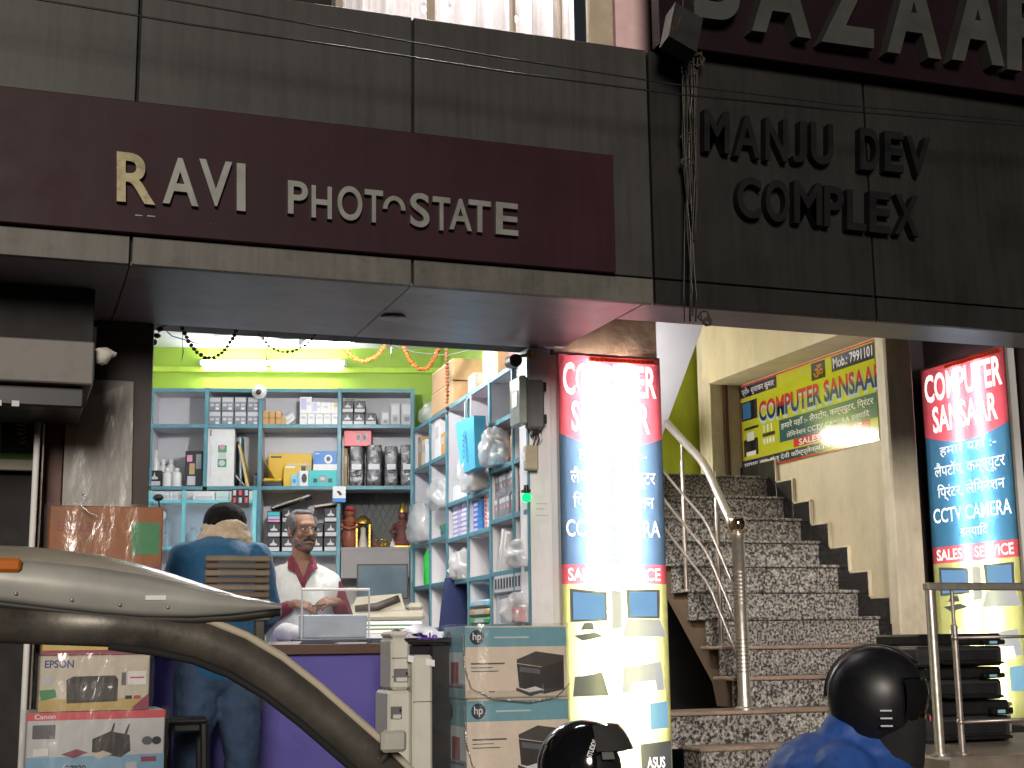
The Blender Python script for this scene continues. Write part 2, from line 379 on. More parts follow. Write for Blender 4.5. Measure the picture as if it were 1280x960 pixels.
# soffit: deep in front of the shop, only a beam over the staircase
xs = [-1.6, .405, 1.59, 2.70]
for i in range(3):
    MB().box(xs[i]+.003, xs[i+1]-.003, YF+.032, YS+.02, ZSOF, ZSOF+.02, .002).build('soffit_panel', SOFF, bld)
MB().box(2.703, 5.6, YF+.032, YF+.34, ZSOF, ZSOF+.02, .002).build('soffit_panel', SOFF, bld)
MB().box(-1.6, 2.70, YF+.3, YS+.25, ZSOF+.021, ZSOF+.03).box(2.701, 5.6, YF+.31, YF+.338, ZSOF+.021, ZPAR).build('soffit_backing', DARKIN, bld)
MB().lathe([(.055, 0), (.062, .004), (.058, .012), (.03, .014)], (pF.at(497, 395).x*1.09, 6.28, ZSOF-.013), 20).build('soffit_downlight', mat('downlight_rim', (.3, .26, .25, 1), .4), bld, True)
# shop shell
zc = FB.at(250, 434, .28).z
aL = pS.at(190, 500).x
MB().box(.345, aL, YS, YS+.14, FLOOR, ZSOF-.002, .004).build('door_pillar', BROWN, bld)
MB().poly([(aL-.02, YS+.14, FLOOR), (aL-.02, YS+.14, zc), FB.w(-2.1, .3, zc), FB.w(-2.1, .3, FLOOR)], (-.1, 0, 0)).build('side_wall', WHITEW, bld)
MB(FB).box(-2.1, .4, .29, .4, FLOOR, zc).build('rear_wall', GREENW, bld)
MB(FSD).box(-.5, 2.62, .262, .38, FLOOR, zc).build('side_wall', GREENW, bld)
zl = FB.at(250, 462, .28).z
MB(FB).box(-2.05, .3, .262, .292, zl-.02, zl+.02, .004).build('wall_ledge', mat('yellow_green_ledge', (.42, .6, .06, 1), .5), bld)
MB().poly([(.3, YS+.26, zc), (3.2, YS+.26, zc), (3.2, 11, zc), (.3, 11, zc)], (0, 0, .1)).build('ceiling', CEIL, bld)
MB().box(.3, 2.75, YS+.25, YS+.3, ZSOF+.03, zc).build('lintel', WHITEW, bld)
# green beam that crosses under the ceiling to the side wall
# white strip of wall that ends the side shelf, shutter guide, pillar behind the light box
x0, x1 = pS.at(663, 600).x, pS.at(690, 600).x
MB().box(x0, x1, YS, YS+.16, FLOOR, ZSOF-.002, .004).build('door_pillar', WHITEW, bld)
MB().box(x1+.002, x1+.028, YS+.01, YS+.06, FLOOR, ZSOF-.002, .003).build('shutter_guide', DARKIN, bld)
MB().box(x1+.03, 3.27, YS+.02, YS+.3, FLOOR, 3.6).build('pillar', BARE, bld)
# neighbouring shop beside the pillar: roller shutter housing, dark opening
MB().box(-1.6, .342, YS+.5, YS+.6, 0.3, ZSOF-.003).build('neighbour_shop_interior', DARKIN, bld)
# upper storey window band behind the parapet
pW = PY(YF+.33)
z0w = ZPAR-.25
for px0, px1 in ((425, 533), (545, 640), (640, 735)):
    a, b = pW.at(px0, 20).x, pW.at(px1, 20).x
    MB().box(a+.012, b-.012, YF+.33, YF+.338, z0w, 5.6).build('window_pane', clear_film('window_glass', gl=.05, rough=.02, bs=2, bstr=.02, milky=.01), bld)
for px_, w_ in ((423, .035), (539, .03), (641, .018), (700, .012), (750, .13)):
    a = pW.at(px_, 20).x
    MB().box(a-w_/2, a+w_/2, YF+.315, YF+.36, z0w, 5.6, .004).build('window_frame', mat('beige_window_frame', (.4, .33, .24, 1), .5), bld)
rc = MB(); rows = []
a, b = pW.at(420, 20).x, pW.at(742, 20).x
for k in range(121):
    x = a+(b-a)*k/120; y = YF+.62+.03*math.sin(k*.62)+.016*math.sin(k*1.7+1)
    rows.append([V((x, y, z0w)), V((x, y+.004, 5.6))])
rc.strip(rows).build('window_curtain', mat('pale_curtain', (.75, .72, .74, 1), .8, var=.1, vs=20), bld, True)
MB().box(pW.at(767, 20).x, pW.at(811, 20).x, YF+.31, YF+.5, z0w, 5.6).build('pink_pilaster', mat('pink_paint', (.62, .42, .43, 1), .6, var=.1, vs=12, bump=.1), bld)
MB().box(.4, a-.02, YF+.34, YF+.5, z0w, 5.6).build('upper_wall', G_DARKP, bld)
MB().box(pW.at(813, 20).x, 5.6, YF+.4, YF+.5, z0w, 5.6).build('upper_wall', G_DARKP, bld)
MB().box(.4, 2.8, YF+.5, YF+2, 5.6, 5.65).box(.4, 2.8, YF+1.9, YF+2, z0w, 5.6).build('upper_room', CEIL, bld)
for px_, py_ in ((530, 12), (562, 14), (645, 24)):
    p = PY(YF+.46).at(px_, py_)
    l = thing('window_bulb', 'small lit bulb hanging behind the upstairs window', 'bulb', p, 'bulbs behind the upstairs window')
    MB().ell(p, (.009, .009, .016), 10, 8).build('glass', glow('small_bulb', (1, .95, .9, 1), 14), l, True)
    MB().box(p.x-.006, p.x+.006, p.y-.006, p.y+.006, p.z+.014, p.z+.04, .002).build('holder', WHITEP, l)
    MB().tube([p+V((0, 0, .035)), p+V((0, 0, 1.3))], .0015, 6, True).build('flex', WHITEP, l)
l = thing('window_fill_light', 'added fill light out of view above the upstairs window', 'light', ((a+b)/2, YF+.5, 5.4))  # unseen light added to brighten the upstairs room
MB().box(a+.1, b-.1, YF+.44, YF+.48, 5.34, 5.38, .005).build('tube', glow('upstairs_fill', (1, .95, .95, 1), 170), l)
MB().box(a+.08, b-.08, YF+.43, YF+.49, 5.382, 5.6, .005).build('batten', WHITEP, l)

# ------------------------------------------------------------------ stairwell walls
pil_x = 3.27
MB().px(PX(4.03), [(820, 561), (880, 400), (900, 340), (820, 340)], 0)
p1, p2 = PX(4.03).at(822, 560), PX(4.03).at(882, 398)
dd = (p2-p1); pa, pb = p1-dd*.6, p2+dd*.9
MB().poly([pa, pb, V((3.28, pb.y, pb.z)), V((3.28, pa.y, pa.z))], (0, .02, .14)).build('upper_flight_soffit', LAV, bld)
MB().box(3.28, 5.28, 9.75, 9.85, PLAT, 4.6).build('stairwell_rear_wall', GREENS, bld)
a = PY(9.5).at(888, 500).x
MB().box(a, 5.283, 9.5, 9.7, 2.6, 4.6).build('stairwell_rear_wall', CREAM2, bld)
p = PY(9.47).at(908, 500)
MB().box(p.x-.018, p.x+.018, 9.472, 9.499, 2.79, 3.6, .004).build('wall_pipe', BROWN2, bld)
MB().box(5.285, 5.42, 7.61, 10.3, PLAT, 4.7).build('stairwell_side_wall', CREAM, bld)
MB().box(3.16, 3.275, 7.06, 10.3, PLAT, 4.7).build('stairwell_side_wall', CREAM, bld)
MB().box(3.28, 5.4, 6.2, 10.3, 4.7, 4.8).build('stairwell_ceiling', CEIL, bld)
MB().box(5.0, 5.283, 7.0, 9.49, 3.54, 4.6, .004).build('landing_beam', CREAM, bld)
xa, xb = 5.238, 5.445
MB().box(xa, xb, 7.5, 7.608, PLAT, 4.6, .012).build('stair_column', CREAM2, bld)
# brown recess between the column and the second light box, walls beyond
MB().box(5.446, 5.485, 7.62, 7.8, PLAT, 4.6).build('brown_pilaster', BROWN, bld)
MB().box(5.486, 5.52, 7.66, 7.74, PLAT, 4.6, .004).build('lavender_trim', mat('lavender_paint', (.2, .18, .23, 1), .5), bld)
MB().box(5.3, 6.3, 8.3, 8.45, PLAT, 4.6).build('recess_wall', BROWN, bld)
MB().box(6.12, 6.3, 6.9, 8.29, PLAT, 4.6).build('recess_wall', BROWN, bld)
MB().box(6.31, 9, 6.6, 6.75, PLAT, 4.6).build('recess_wall', DARKIN, bld)

# ------------------------------------------------------------------ staircase
st = thing('staircase', 'speckled grey granite staircase climbing from the landing to the upper floor', 'staircase', (4.6, 7.1, PLAT))
TR, RI = .2216, .175
for i in range(9, -1, -1):
    y, z = 9.09-TR*i, 1.6+1.1885-RI*i
    xl = {9: 3.28, 8: 3.96, 7: 4.0}.get(i, 4.03); xr = 5.283 if i < 7 else 5.236 if i < 9 else 5.7
    back = y+TR+.02 if i else 9.74
    if i in (7, 8): xr = 5.236
    MB().box(xl-.012, xr, y-.012, back if i < 9 else y+.06, z-.02, z, .005).build('tread', TREAD if i > 6 else GRAN, st)
    zb = z-RI if i < 9 else PLAT-.02
    MB().box(xl, xr-.001, y+.012, y+.03, zb+.001, z-.021, .001).build('riser', GRAN, st)
MB().box(3.28, 5.6, 7.16, 7.42, PLAT-.02, LAND, .002).build('landing', TREAD, st)
MB().box(3.5, 4.248, 6.87, 7.09, PLAT-.022, PLAT, .005).build('tread', TREAD, st); MB().box(3.512, 4.247, 6.885, 6.9, .7, PLAT-.0225, .001).build('riser', GRAN, st); MB().box(3.512, 3.53, 6.901, 7.09, .7, PLAT-.0225, .001).build('riser', GRAN, st)
# raking underside and body of the flight
y9, z9 = 9.09-TR*8, 1.6+1.1885-RI*8
prof = []
for i in range(8, -1, -1):
    y, z = 9.09-TR*i, 1.6+1.1885-RI*i
    prof += [(y+.032, z-RI), (y+.032, z-.022)]
prof += [(9.74, 1.6+1.1885-.022), (9.74, 2.6), (9.1, 2.55), (7.75, 1.35), (7.7, LAND-.002), (y9+.032, LAND-.002)]
MB().poly([(4.045, a_, b_) for a_, b_ in prof], (1.235, 0, 0)).build('flight_body', PLASTER_B, st)
# stepped black skirting on the side wall
for i in range(8, -1, -1):
    y, z = 9.09-TR*i, 1.6+1.1885-RI*i
    if i < 7: MB().box(5.262, 5.2845, y-.12, y+TR-.122, z-.19, z+.11, .002).build('skirting', GRANB, st)
    if i < 7: MB().box(5.258, 5.2845, y-.132, y+TR-.134, z+.1105, z+.123, .003).box(5.258, 5.2845, y-.1325, y-.1205, z-.05, z+.1103, .002).build('skirting_lip', CREAM2, st)
MB().box(5.262, 5.2845, 9.194, 9.49, 2.79, 2.9, .002).build('skirting', GRANB, st)
# near-black sheet whose colour stands in for the shade of the under-stair void
MB().box(3.28, 5.28, 9.3, 9.4, PLAT, 2.54).build('under_stair_shade_sheet', DARKIN, st)

# handrail of the stairs
hr = thing('stair_handrail', 'stainless steel stair railing with ball topped newel post', 'railing', (3.93, 7.15, LAND))
nx, ny = 3.93, 7.15
MB().lathe([(.06, 0), (.06, .012), (.042, .02), (.04, .06), (.036, .07), (.036, .95), (.04, .955), (.04, .985), (.022, .992), (.022, 1.005)], (nx, ny, LAND), 20).build('newel_post', STEEL, hr, 'auto')
MB().ell((nx, ny, 2.255), .05, 24, 16).build('newel_ball', mat('polished_steel', (.75, .6, .48, 1), .07, metal=1), hr, True)
for k in range(9):
    for zz in (1.42+k*.022, 1.80+k*.022): MB().lathe([(.0372, 0), (.0372, .009)], (nx, ny, zz), 20).build('newel_ring', STEELD, hr)
pR = PX(4.0)
def onr(px_, py_): return pR.at(px_, py_)
rail = [onr(836, 517), onr(858, 545), onr(878, 575), onr(884, 586), onr(890, 604), onr(900, 622), V((nx, ny+.03, 2.20))]
# keep the rail in one vertical plane, from the newel up along the flight
rail = [V((nx, ny, 2.16)), V((3.97, 7.35, 2.34)), V((4.0, 7.62, 2.62)), V((4.02, 7.74, 2.70)), V((4.03, 8.2, 2.99)), V((4.03, 8.9, 3.5))]
MB().tube(rail, .026, 12, True).build('top_rail', STEEL, hr, True)
for j, (dz, r_) in enumerate(((-.36, .009), (-.55, .009), (-.74, .009))):
    pts = [V((p.x, p.y, p.z+dz)) for p in rail]
    MB().tube(pts, r_, 8, True).build('lower_rail', STEELD, hr, True)
for i in (7, 5, 3, 1):
    y = 9.09-TR*i+.1; z = 1.6+1.1885-RI*i
    zt = z+.93
    for q in range(len(rail)-1):
        if rail[q].y <= y <= rail[q+1].y:
            zt = rail[q].z + (rail[q+1].z-rail[q].z)*(y-rail[q].y)/(rail[q+1].y-rail[q].y)
    MB().lathe([(.03, 0), (.03, .006), (.014, .01), (.014, max(.1, zt-z-.18)), (.008, zt-z-.17), (.008, zt-z-.01)], (4.06, y, z), 12).build('baluster', STEELD, hr, 'auto')
# ------------------------------------------------------------------ fascia signs
LS = .1
def sign_letter(parent, ch, x0, y0, x1, y1, pl, m, bold, ext, s=LS):
    w_ = x1-x0
    return MB().pxtext(ch, pl, (x0, y1-s*w_), (x1, y1), (x0, y0), 0, bold, ext).build('letter', m, parent)
pB = PY(YF-.035)
x1 = pB.at(768, 260).x
sg = thing('photocopy_shop_sign', 'long maroon signboard with pale RAVI PHOTOSTATE letters, its first letter yellowed', 'sign', (x1-1.2, YF-.02, ZSTRIP))
MB().box(-1.6, x1, YF-.035, YF-.002, ZSTRIP+.002, ZBOARD, .003).build('board', MAROON, sg)
pL = PY(YF-.062)
for ch, a, b, c, d in [('A', 203.5, 195, 248, 258), ('V', 249, 198, 290.5, 259.5), ('I', 296, 203.5, 307, 264),
        ('P', 360, 225, 385, 269), ('H', 389.5, 231, 415, 274), ('O', 422, 231, 453, 277), ('T', 456, 236, 479, 279), ('S', 513, 240, 537, 285),
        ('T', 541, 245, 563, 289), ('A', 562, 247, 590, 289), ('T', 586, 249, 614, 291.5), ('E', 620, 252, 648, 295)]:
    sign_letter(sg, ch, a, b, c, d, pL, LETTER, .016, .022)
r_ = sign_letter(sg, 'R', 146, 189, 194, 256, pL, LETTER_Y, .018, .024); r_['label'] = 'yellowed, torn first letter of the sign'
r_.rotation_euler = (0, 0, 0)
# the broken O: only its upper arch is left
cx, cz = pL.at(493, 262).x, pL.at(493, 262).z
pts = []
for k in range(15):
    t = math.pi*k/14; pts.append((cx-.05*math.cos(t), cz+.062*math.sin(t)))
for k in range(15):
    t = math.pi*(14-k)/14; pts.append((cx-.031*math.cos(t), cz+.042*math.sin(t)))
mb = MB(); n = 15
for k in range(14):
    q = [pts[k], pts[k+1], pts[28-k], pts[29-k]]
    mb.poly([(a, YF-.062, b) for a, b in q], (0, .022, 0))
mb.build('letter', LETTER, sg)['label'] = 'broken arch left of a letter O'
for a, b, c, d in ((169, 268, 178, 270), (184, 269, 194, 271), (262, 279, 270, 279.8)):
    MB().px(pB, [(a, b), (c, b+1), (c, d), (a, d-.6)], .0008).build('scratch', LETTER, sg)

mz = thing('complex_name_letters', 'black stand-off letters reading MANJU DEV COMPLEX on the grey panels', 'sign', pF.at(1010, 300))
pM = PY(YF-.05)
for ch, a, b, c, d in [('M', 880.6, 136, 912.5, 192), ('A', 918, 142, 951, 198), ('N', 957, 146, 984.5, 202.5), ('J', 991, 150, 1009, 204), ('U', 1014, 152, 1042, 207),
        ('D', 1075.6, 159, 1100, 214), ('E', 1106, 163, 1130, 216), ('V', 1133, 169, 1163, 220.5), ('C', 922, 219, 952, 274), ('O', 957.5, 223, 987.5, 279),
        ('M', 993, 225, 1028, 282), ('P', 1030.6, 231, 1055, 285), ('L', 1059, 236, 1083, 289), ('E', 1087, 238, 1114, 292.5), ('X', 1119, 242, 1149, 295.5)]:
    sign_letter(mz, ch, a, b, c, d, pM, LETTER_D, .022, .0485, .11)

bz = thing('bazaar_sign', 'dark maroon fascia board with big pale BAZAAR channel letters', 'sign', (4.2, YF-.05, ZPAR))
xb0 = pF.at(812, 40).x
MB().box(xb0+.01, 5.6, YF-.09, YF-.003, ZPAR+.0, 5.5, .004).build('board', MAROON2, bz)
pZ = PY(YF-.17)
for ch, a, b, c, d in [('B', 868, -78, 925, 28), ('A', 940, -70, 1014, 48), ('Z', 1027, -58, 1096, 61), ('A', 1109, -46, 1177, 74), ('A', 1190, -36, 1256, 83), ('R', 1259, -22, 1325, 95)]:
    sign_letter(bz, ch, a, b, c, d, pZ, LETTER_P, .04, .078, .135)

# ------------------------------------------------------------------ light boxes
RED = backlit('print_red', (.62, .1, .12, 1)); BLUE = backlit('print_blue', (.05, .16, .25, 1)); NAVY = backlit('print_navy', (.075, .12, .18, 1)); LIME = backlit('print_lime', (.56, .54, .2, 1))
PWHITE = backlit('print_white', (.85, .85, .85, 1)); PBLUE = backlit('print_screen_blue', (.2, .38, .62, 1)); PDARK = backlit('print_dark', (.1, .1, .12, 1)); PGREY = backlit('print_grey', (.4, .4, .43, 1)); ORANGE = backlit('print_amber', (.7, .36, .03, 1))
def lit_white():
    m = mat('lit_lettering', (.8, .8, .8, 1), .5); b = m.node_tree.nodes['Principled BSDF']
    b.inputs['Emission Color'].default_value = (1, .97, .94, 1); b.inputs['Emission Strength'].default_value = 1.1; return m
LW = lit_white()
def lit(m, c, e):
    N, L = m.node_tree.nodes, m.node_tree.links; o = [n for n in N if n.type == 'OUTPUT_MATERIAL'][0]; src = o.inputs[0].links[0].from_socket
    em = N.new('ShaderNodeEmission'); em.inputs[0].default_value = c; em.inputs[1].default_value = e; ad = N.new('ShaderNodeAddShader'); L.new(src, ad.inputs[0]); L.new(em.outputs[0], ad.inputs[1]); L.new(ad.outputs[0], o.inputs[0])
lit(PBLUE, (.3, .6, 1, 1), .5); lit(PGREY, (.75, .78, 1, 1), .4); lit(PDARK, (.4, .42, .6, 1), .12); lit(PWHITE, (1, 1, 1, 1), .9)
def lightbox(label, O, U, N, unit, tend, lo, hi, tubes, depth, tube_mat, blue):
    """O top-left of the face, U its width vector, N the face normal, unit metres from the top to the red band"""
    U, N, O = V(U), V(N), V(O); W = U.length; D = V((0, 0, -unit))
    lb = thing('light_box', label, 'light box', O + U*.5 + D*tend, 'vertical light boxes of the computer shop')
    def A(u, t, off=0): return O + U*u + D*t + N*off
    def patch(name, pts, m, off=.0012, par=lb):
        return MB().poly([A(u, t, off) for u, t in pts]).build(name, m, par)
    arc = [(k/16, .385+.055*math.sin(math.pi*k/16)+.01*k/16) for k in range(17)]
    face = MB()
    face.m = 0; face.poly([A(0, 0), A(1, 0)] + [A(u, t) for u, t in arc[::-1]])
    face.m = 1; face.poly([A(u, t) for u, t in arc] + [A(1, 1), A(0, 1)])
    face.m = 0; face.poly([A(0, 1), A(1, 1), A(1, 1.09), A(0, 1.09)])
    face.m = 2; face.poly([A(0, 1.09), A(1, 1.09), A(1, tend), A(0, tend)])
    face.build('printed_sheet', [RED, blue, LIME], lb)
    # case behind the sheet, narrower than it
    cs = MB(); t_ = .012
    for u in (lo, hi): cs.poly([A(u, .004, -.014), A(u, tend-.01, -.014), A(u, tend-.01, -depth), A(u, .004, -depth)], U.normalized()*t_*(1 if u == lo else -1))
    cs.poly([A(lo, .004, -depth), A(hi, .004, -depth), A(hi, tend-.01, -depth), A(lo, tend-.01, -depth)], N*.006)
    cs.build('case', WHITEP, lb)
    bd = MB()
    for q in ([(0, 0), (.02, 0), (.02, tend), (0, tend)], [(.98, 0), (1, 0), (1, tend), (.98, tend)], [(0, -.006), (1, -.006), (1, .008), (0, .008)]):
        bd.poly([A(u, t, -.001) for u, t in q], -N*.02)
    bd.build('edge_frame', mat('pale_aluminium_edge', (.5, .47, .44, 1), .35, metal=.6), lb)
    for u in tubes:
        for t0, t1 in ((.03, (tend-.06)/2), ((tend)/2, tend-.05)):
            MB().tube([A(u, t0, -.05), A(u, t1, -.05)], .012, 8, True).build('fluorescent_tube', tube_mat, lb)
    def txt(s, u0, u1, t0, t1, m=LW, bold=.02, off=.002):
        a = A(u0, t1, off); MB().text(s, a, A(u1, t1, off)-a, A(u0, t0, off)-a, N, 0, bold).build('lettering', m, lb)
    txt('COMPUTER', .045, .955, .04, .20, bold=.028); txt('SANSAAR', .12, .88, .225, .375, bold=.028)
    txt('हमारे यहाँ :-', .18, .84, .44, .515, bold=.01)
    txt('लैपटॉप, कम्प्यूटर', .1, .92, .54, .64, bold=.01)
    txt('िप्रंटर, लेिमनेशन', .12, .9, .66, .755, bold=.01)
    txt('CCTV CAMERA', .05, .95, .79, .87, bold=.012); txt('इत्यािद', .36, .68, .895, .975, bold=.01); txt('SALES & SERVICE', .06, .94, 1.015, 1.075, bold=.018)
    patch('address_strip', [(.3, .008), (.95, .008), (.95, .03), (.3, .03)], ORANGE)
    mb = MB()
    for k in range(14): mb.poly([A(.32+k*.045, .012, .002), A(.32+k*.045+.033, .012, .002), A(.32+k*.045+.033, .026, .002), A(.32+k*.045, .026, .002)])
    mb.build('address_print', RED, lb)
    # printed pictures: desktop computer, laptop, two printers, a boxed motherboard
    s_ = patch('printed_monitor', [(.07, 1.11), (.42, 1.125), (.42, 1.26), (.07, 1.265)], PDARK)
    patch('printed_screen', [(.1, 1.125), (.4, 1.137), (.4, 1.25), (.1, 1.253)], PBLUE, .0022, s_)
    patch('printed_stand', [(.2, 1.266), (.28, 1.266), (.3, 1.3), (.16, 1.3)], PDARK, .0016, s_)
    patch('printed_keyboard', [(.1, 1.325), (.3, 1.31), (.4, 1.33), (.18, 1.35)], PDARK, .0016, s_)
    patch('printed_computer_case', [(.46, 1.115), (.56, 1.125), (.56, 1.29), (.46, 1.3)], PGREY)
    s_ = patch('printed_laptop', [(.6, 1.115), (.93, 1.115), (.92, 1.25), (.61, 1.25)], PDARK)
    patch('printed_screen', [(.63, 1.125), (.9, 1.125), (.895, 1.24), (.635, 1.24)], PBLUE, .0022, s_)
    patch('printed_keyboard', [(.61, 1.252), (.92, 1.252), (.98, 1.335), (.55, 1.335)], PGREY, .0016, s_)
    s_ = patch('printed_printer', [(.56, 1.47), (.92, 1.45), (.95, 1.58), (.54, 1.59)], PGREY)
    patch('printed_paper', [(.64, 1.54), (.86, 1.535), (.88, 1.6), (.62, 1.605)], PWHITE, .0022, s_)
    s_ = patch('printed_printer', [(.1, 1.51), (.36, 1.49), (.42, 1.60), (.08, 1.6)], PDARK)
    patch('printed_paper', [(.16, 1.45), (.3, 1.44), (.3, 1.5), (.16, 1.51)], PWHITE, .0022, s_)
    patch('printed_blue_box', [(.8, 1.64), (.97, 1.63), (.97, 1.75), (.8, 1.76)], PBLUE)
    s_ = patch('printed_dark_box', [(.7, 1.82), (.99, 1.81), (.99, tend-.01), (.7, tend-.01)], PDARK) if tend > 1.95 else None
    if s_: txt('ASUS', .76, .93, 1.88, 1.93, bold=.02)
    return lb
y1 = 6.69
pl1 = PY(y1)
tl, tr = pl1.at(697, 440), pl1.at(822, 450)
zt = (tl.z+tr.z)/2
unit = zt - pl1.at(760, 706).z
lightbox('light box with red top facing the street between shop and stairs', (tl.x, y1, zt), (tr.x-tl.x+.012, 0, 0), (0, -1, 0), unit, 2.05, .11, .89, (.34, .66), .075, glow('box_tube', (.95, .97, 1, 1), 190), NAVY)
pl2 = PX(6.0)
a, b = pl2.at(1150, 462), pl2.at(1255, 433)
lightbox('light box with red top set sideways beyond the stairs, behind the steel railing', (6.0, a.y, 3.455), (0, b.y-a.y, 0), (-1, 0, 0), 1.247, 1.9, .04, .96, (.42, .68), .11, glow('box_tube_dim', (.95, .97, 1, 1), 90), BLUE)

# ------------------------------------------------------------------ banner on the stairwell wall
def gloss(name, c, r=.12): return mat(name, c, r, var=.06, spec=.6, coat=.4, bump=.02, bs=6)
G_LIME, G_NAVY, G_WHITE, G_TEAL = gloss('flex_lime', (.50, .52, .03, 1)), gloss('flex_navy', (.02, .018, .07, 1)), gloss('flex_white', (.8, .8, .8, 1)), gloss('flex_teal', (.03, .1, .12, 1))
G_RED, G_BLK, G_SKY, G_BLUE = gloss('flex_red', (.55, .03, .03, 1)), gloss('flex_black', (.02, .02, .025, 1)), gloss('flex_sky', (.45, .62, .75, 1)), gloss('flex_blue', (.03, .14, .4, 1))
pBn = PX(5.272)
def z5(X, Y): return (900+X/5.333, 420+Y/5.333)
bn = thing('flex_banner', 'lime green flex banner with red and navy shop name on the stairwell wall', 'banner', pBn.at(*z5(560, 800)))
def zz(s, name, pts, m, off=.001, ext=0, par=bn): return MB().px(pBn, [z5(*p) for p in pts], off, ext).build(name, m, par)
a_, b_, c_, d_ = pBn.at(*z5(135, 335)), pBn.at(*z5(148, 905)), None, None
yl, yr, zt_, zb_ = 9.47, 7.66, 3.53, 2.86
MB().poly([(5.272, yl, zt_), (5.272, yr, zt_), (5.272, yr, zb_), (5.272, yl, zb_)], (.008, 0, 0)).build('printed_sheet', G_LIME, bn)
mb = MB()
for q in ([(yl, zt_), (yr, zt_), (yr, zt_-.012), (yl, zt_-.012)], [(yl, zb_), (yr, zb_), (yr, zb_+.012), (yl, zb_+.012)], [(yl, zt_), (yl-.012, zt_), (yl-.012, zb_), (yl, zb_)]): mb.poly([(5.2712, a, b) for a, b in q])
mb.build('red_border', G_RED, bn)
def BU(f): return yl+(yr-yl)*f                                   # fraction along the banner from the far end
def BZ(f): return zt_+(zb_-zt_)*f
def brect(name, u0, u1, v0, v1, m, off=.001): return MB().poly([(5.272-off, BU(u0), BZ(v0)), (5.272-off, BU(u1), BZ(v0)), (5.272-off, BU(u1), BZ(v1)), (5.272-off, BU(u0), BZ(v1))]).build(name, m, bn)
def btext(s, u0, u1, v0, v1, m, bold=.01, off=.002):
    a = V((5.272-off, BU(u0), BZ(v1)))
    return MB().text(s, a, V((0, BU(u1)-BU(u0), 0)), V((0, 0, BZ(v0)-BZ(v1))), (-1, 0, 0), 0, bold).build('lettering', m, bn)
brect('name_panel', .0, .31, .02, .15, G_NAVY); btext('प्रो० सुधाकर कुमार', .02, .29, .035, .14, G_WHITE)
brect('phone_panel', .72, 1, .03, .19, G_NAVY); btext('Mob.: 7991101', .73, .99, .05, .16, G_WHITE, .02)
e_ = brect('printed_emblem', .575, .675, .03, .215, G_BLK); btext('ॐ', .59, .66, .06, .19, gloss('flex_orange', (.6, .2, .04, 1)), .01)
G2 = gloss('flex_two_tone', (.4, .02, .03, 1)); N_, L_ = G2.node_tree.nodes, G2.node_tree.links
tc = N_.new('ShaderNodeTexCoord'); sp = N_.new('ShaderNodeSeparateXYZ'); L_.new(tc.outputs['Object'], sp.inputs[0])
cr = N_.new('ShaderNodeValToRGB'); mr = N_.new('ShaderNodeMapRange')
oz = ORG[bn.name].z
mr.inputs['From Min'].default_value = BZ(.48)-oz; mr.inputs['From Max'].default_value = BZ(.24)-oz
L_.new(sp.outputs['Z'], mr.inputs['Value']); L_.new(mr.outputs[0], cr.inputs[0]); cr.color_ramp.elements[0].position = .4; cr.color_ramp.elements[0].color = (.02, .03, .12, 1); cr.color_ramp.elements[1].position = .6; cr.color_ramp.elements[1].color = (.5, .03, .03, 1)
L_.new(cr.outputs[0], N_['Principled BSDF'].inputs['Base Color'])
btext('COMPUTER SANSAAR', .155, 1.06, .265, .51, G_SKY, .055, .0012); btext('COMPUTER SANSAAR', .16, 1.05, .25, .48, G2, .03, .003)
brect('services_panel', .315, 1, .525, .77, G_TEAL)
btext('हमारे यहाँ :- लैपटॉप, कम्प्यूटर, िप्रंटर', .33, .98, .55, .65, G_WHITE); btext('लेिमनेशन CCTV CAMERA इत्यािद', .37, .95, .67, .755, G_WHITE)
brect('sales_panel', .42, .95, .77, .86, G_RED); btext('SALES & SERVICE', .46, .9, .785, .85, G_WHITE, .015)
brect('address_panel', .0, 1, .875, .98, G_NAVY); btext('प्रथम तल, मंजु देवी कॉम्प्लेक्स (िनयर नगर थाना', .02, .93, .89, .97, G_WHITE)
brect('printed_monitor', .01, .145, .2, .42, G_BLK); brect('printed_screen', .025, .09, .22, .4, G_BLUE, .002); brect('printed_keyboard', .03, .15, .5, .53, G_BLK)
brect('printed_printer', .02, .14, .64, .83, G_BLK); brect('printed_paper', .05, .11, .56, .66, G_WHITE, .002); brect('printed_tray', .04, .12, .78, .83, G_WHITE, .002)
brect('printed_cable_set', .18, .28, .62, .66, G_BLK); 
for k in range(4): brect('printed_camera', .185+k*.025, .2+k*.025, .68, .74, G_WHITE, .002)
for k in range(3): brect('printed_plug', .19+k*.03, .2+k*.03, .53, .61, G_WHITE, .002)
# lamp on the stairwell rear wall, out of sight behind the pillar; the banner mirrors it
l = thing('stairwell_lamp', 'lit tube lamp on the stairwell rear wall mirrored in the glossy banner', 'lamp', (4.15, 9.7, 3.17))
MB().box(3.9, 4.4, 9.72, 9.749, 3.18, 3.24, .004).build('batten', WHITEP, l)
MB().tube([(3.92, 9.69, 3.21), (4.38, 9.69, 3.21)], .03, 10, True).build('tube', glow('stair_tube', (1, .94, .84, 1), 260), l)
for x in (3.91, 4.39): MB().box(x-.012, x+.012, 9.65, 9.719, 3.18, 3.24, .004).build('lamp_holder', WHITEP, l)
l = thing('stairwell_lamp', 'lit tube lamp on the stairwell side wall behind the street light box', 'lamp', (3.3, 7.8, 2.9))
MB().box(3.277, 3.30, 7.42, 8.2, 2.89, 2.95, .004).build('batten', WHITEP, l)
MB().tube([(3.335, 7.45, 2.92), (3.335, 8.17, 2.92)], .016, 10, True).build('tube', glow('stair_tube_side', (1, .95, .88, 1), 210), l)
for y in (7.44, 8.18): MB().box(3.301, 3.36, y-.012, y+.012, 2.89, 2.95, .004).build('lamp_holder', WHITEP, l)
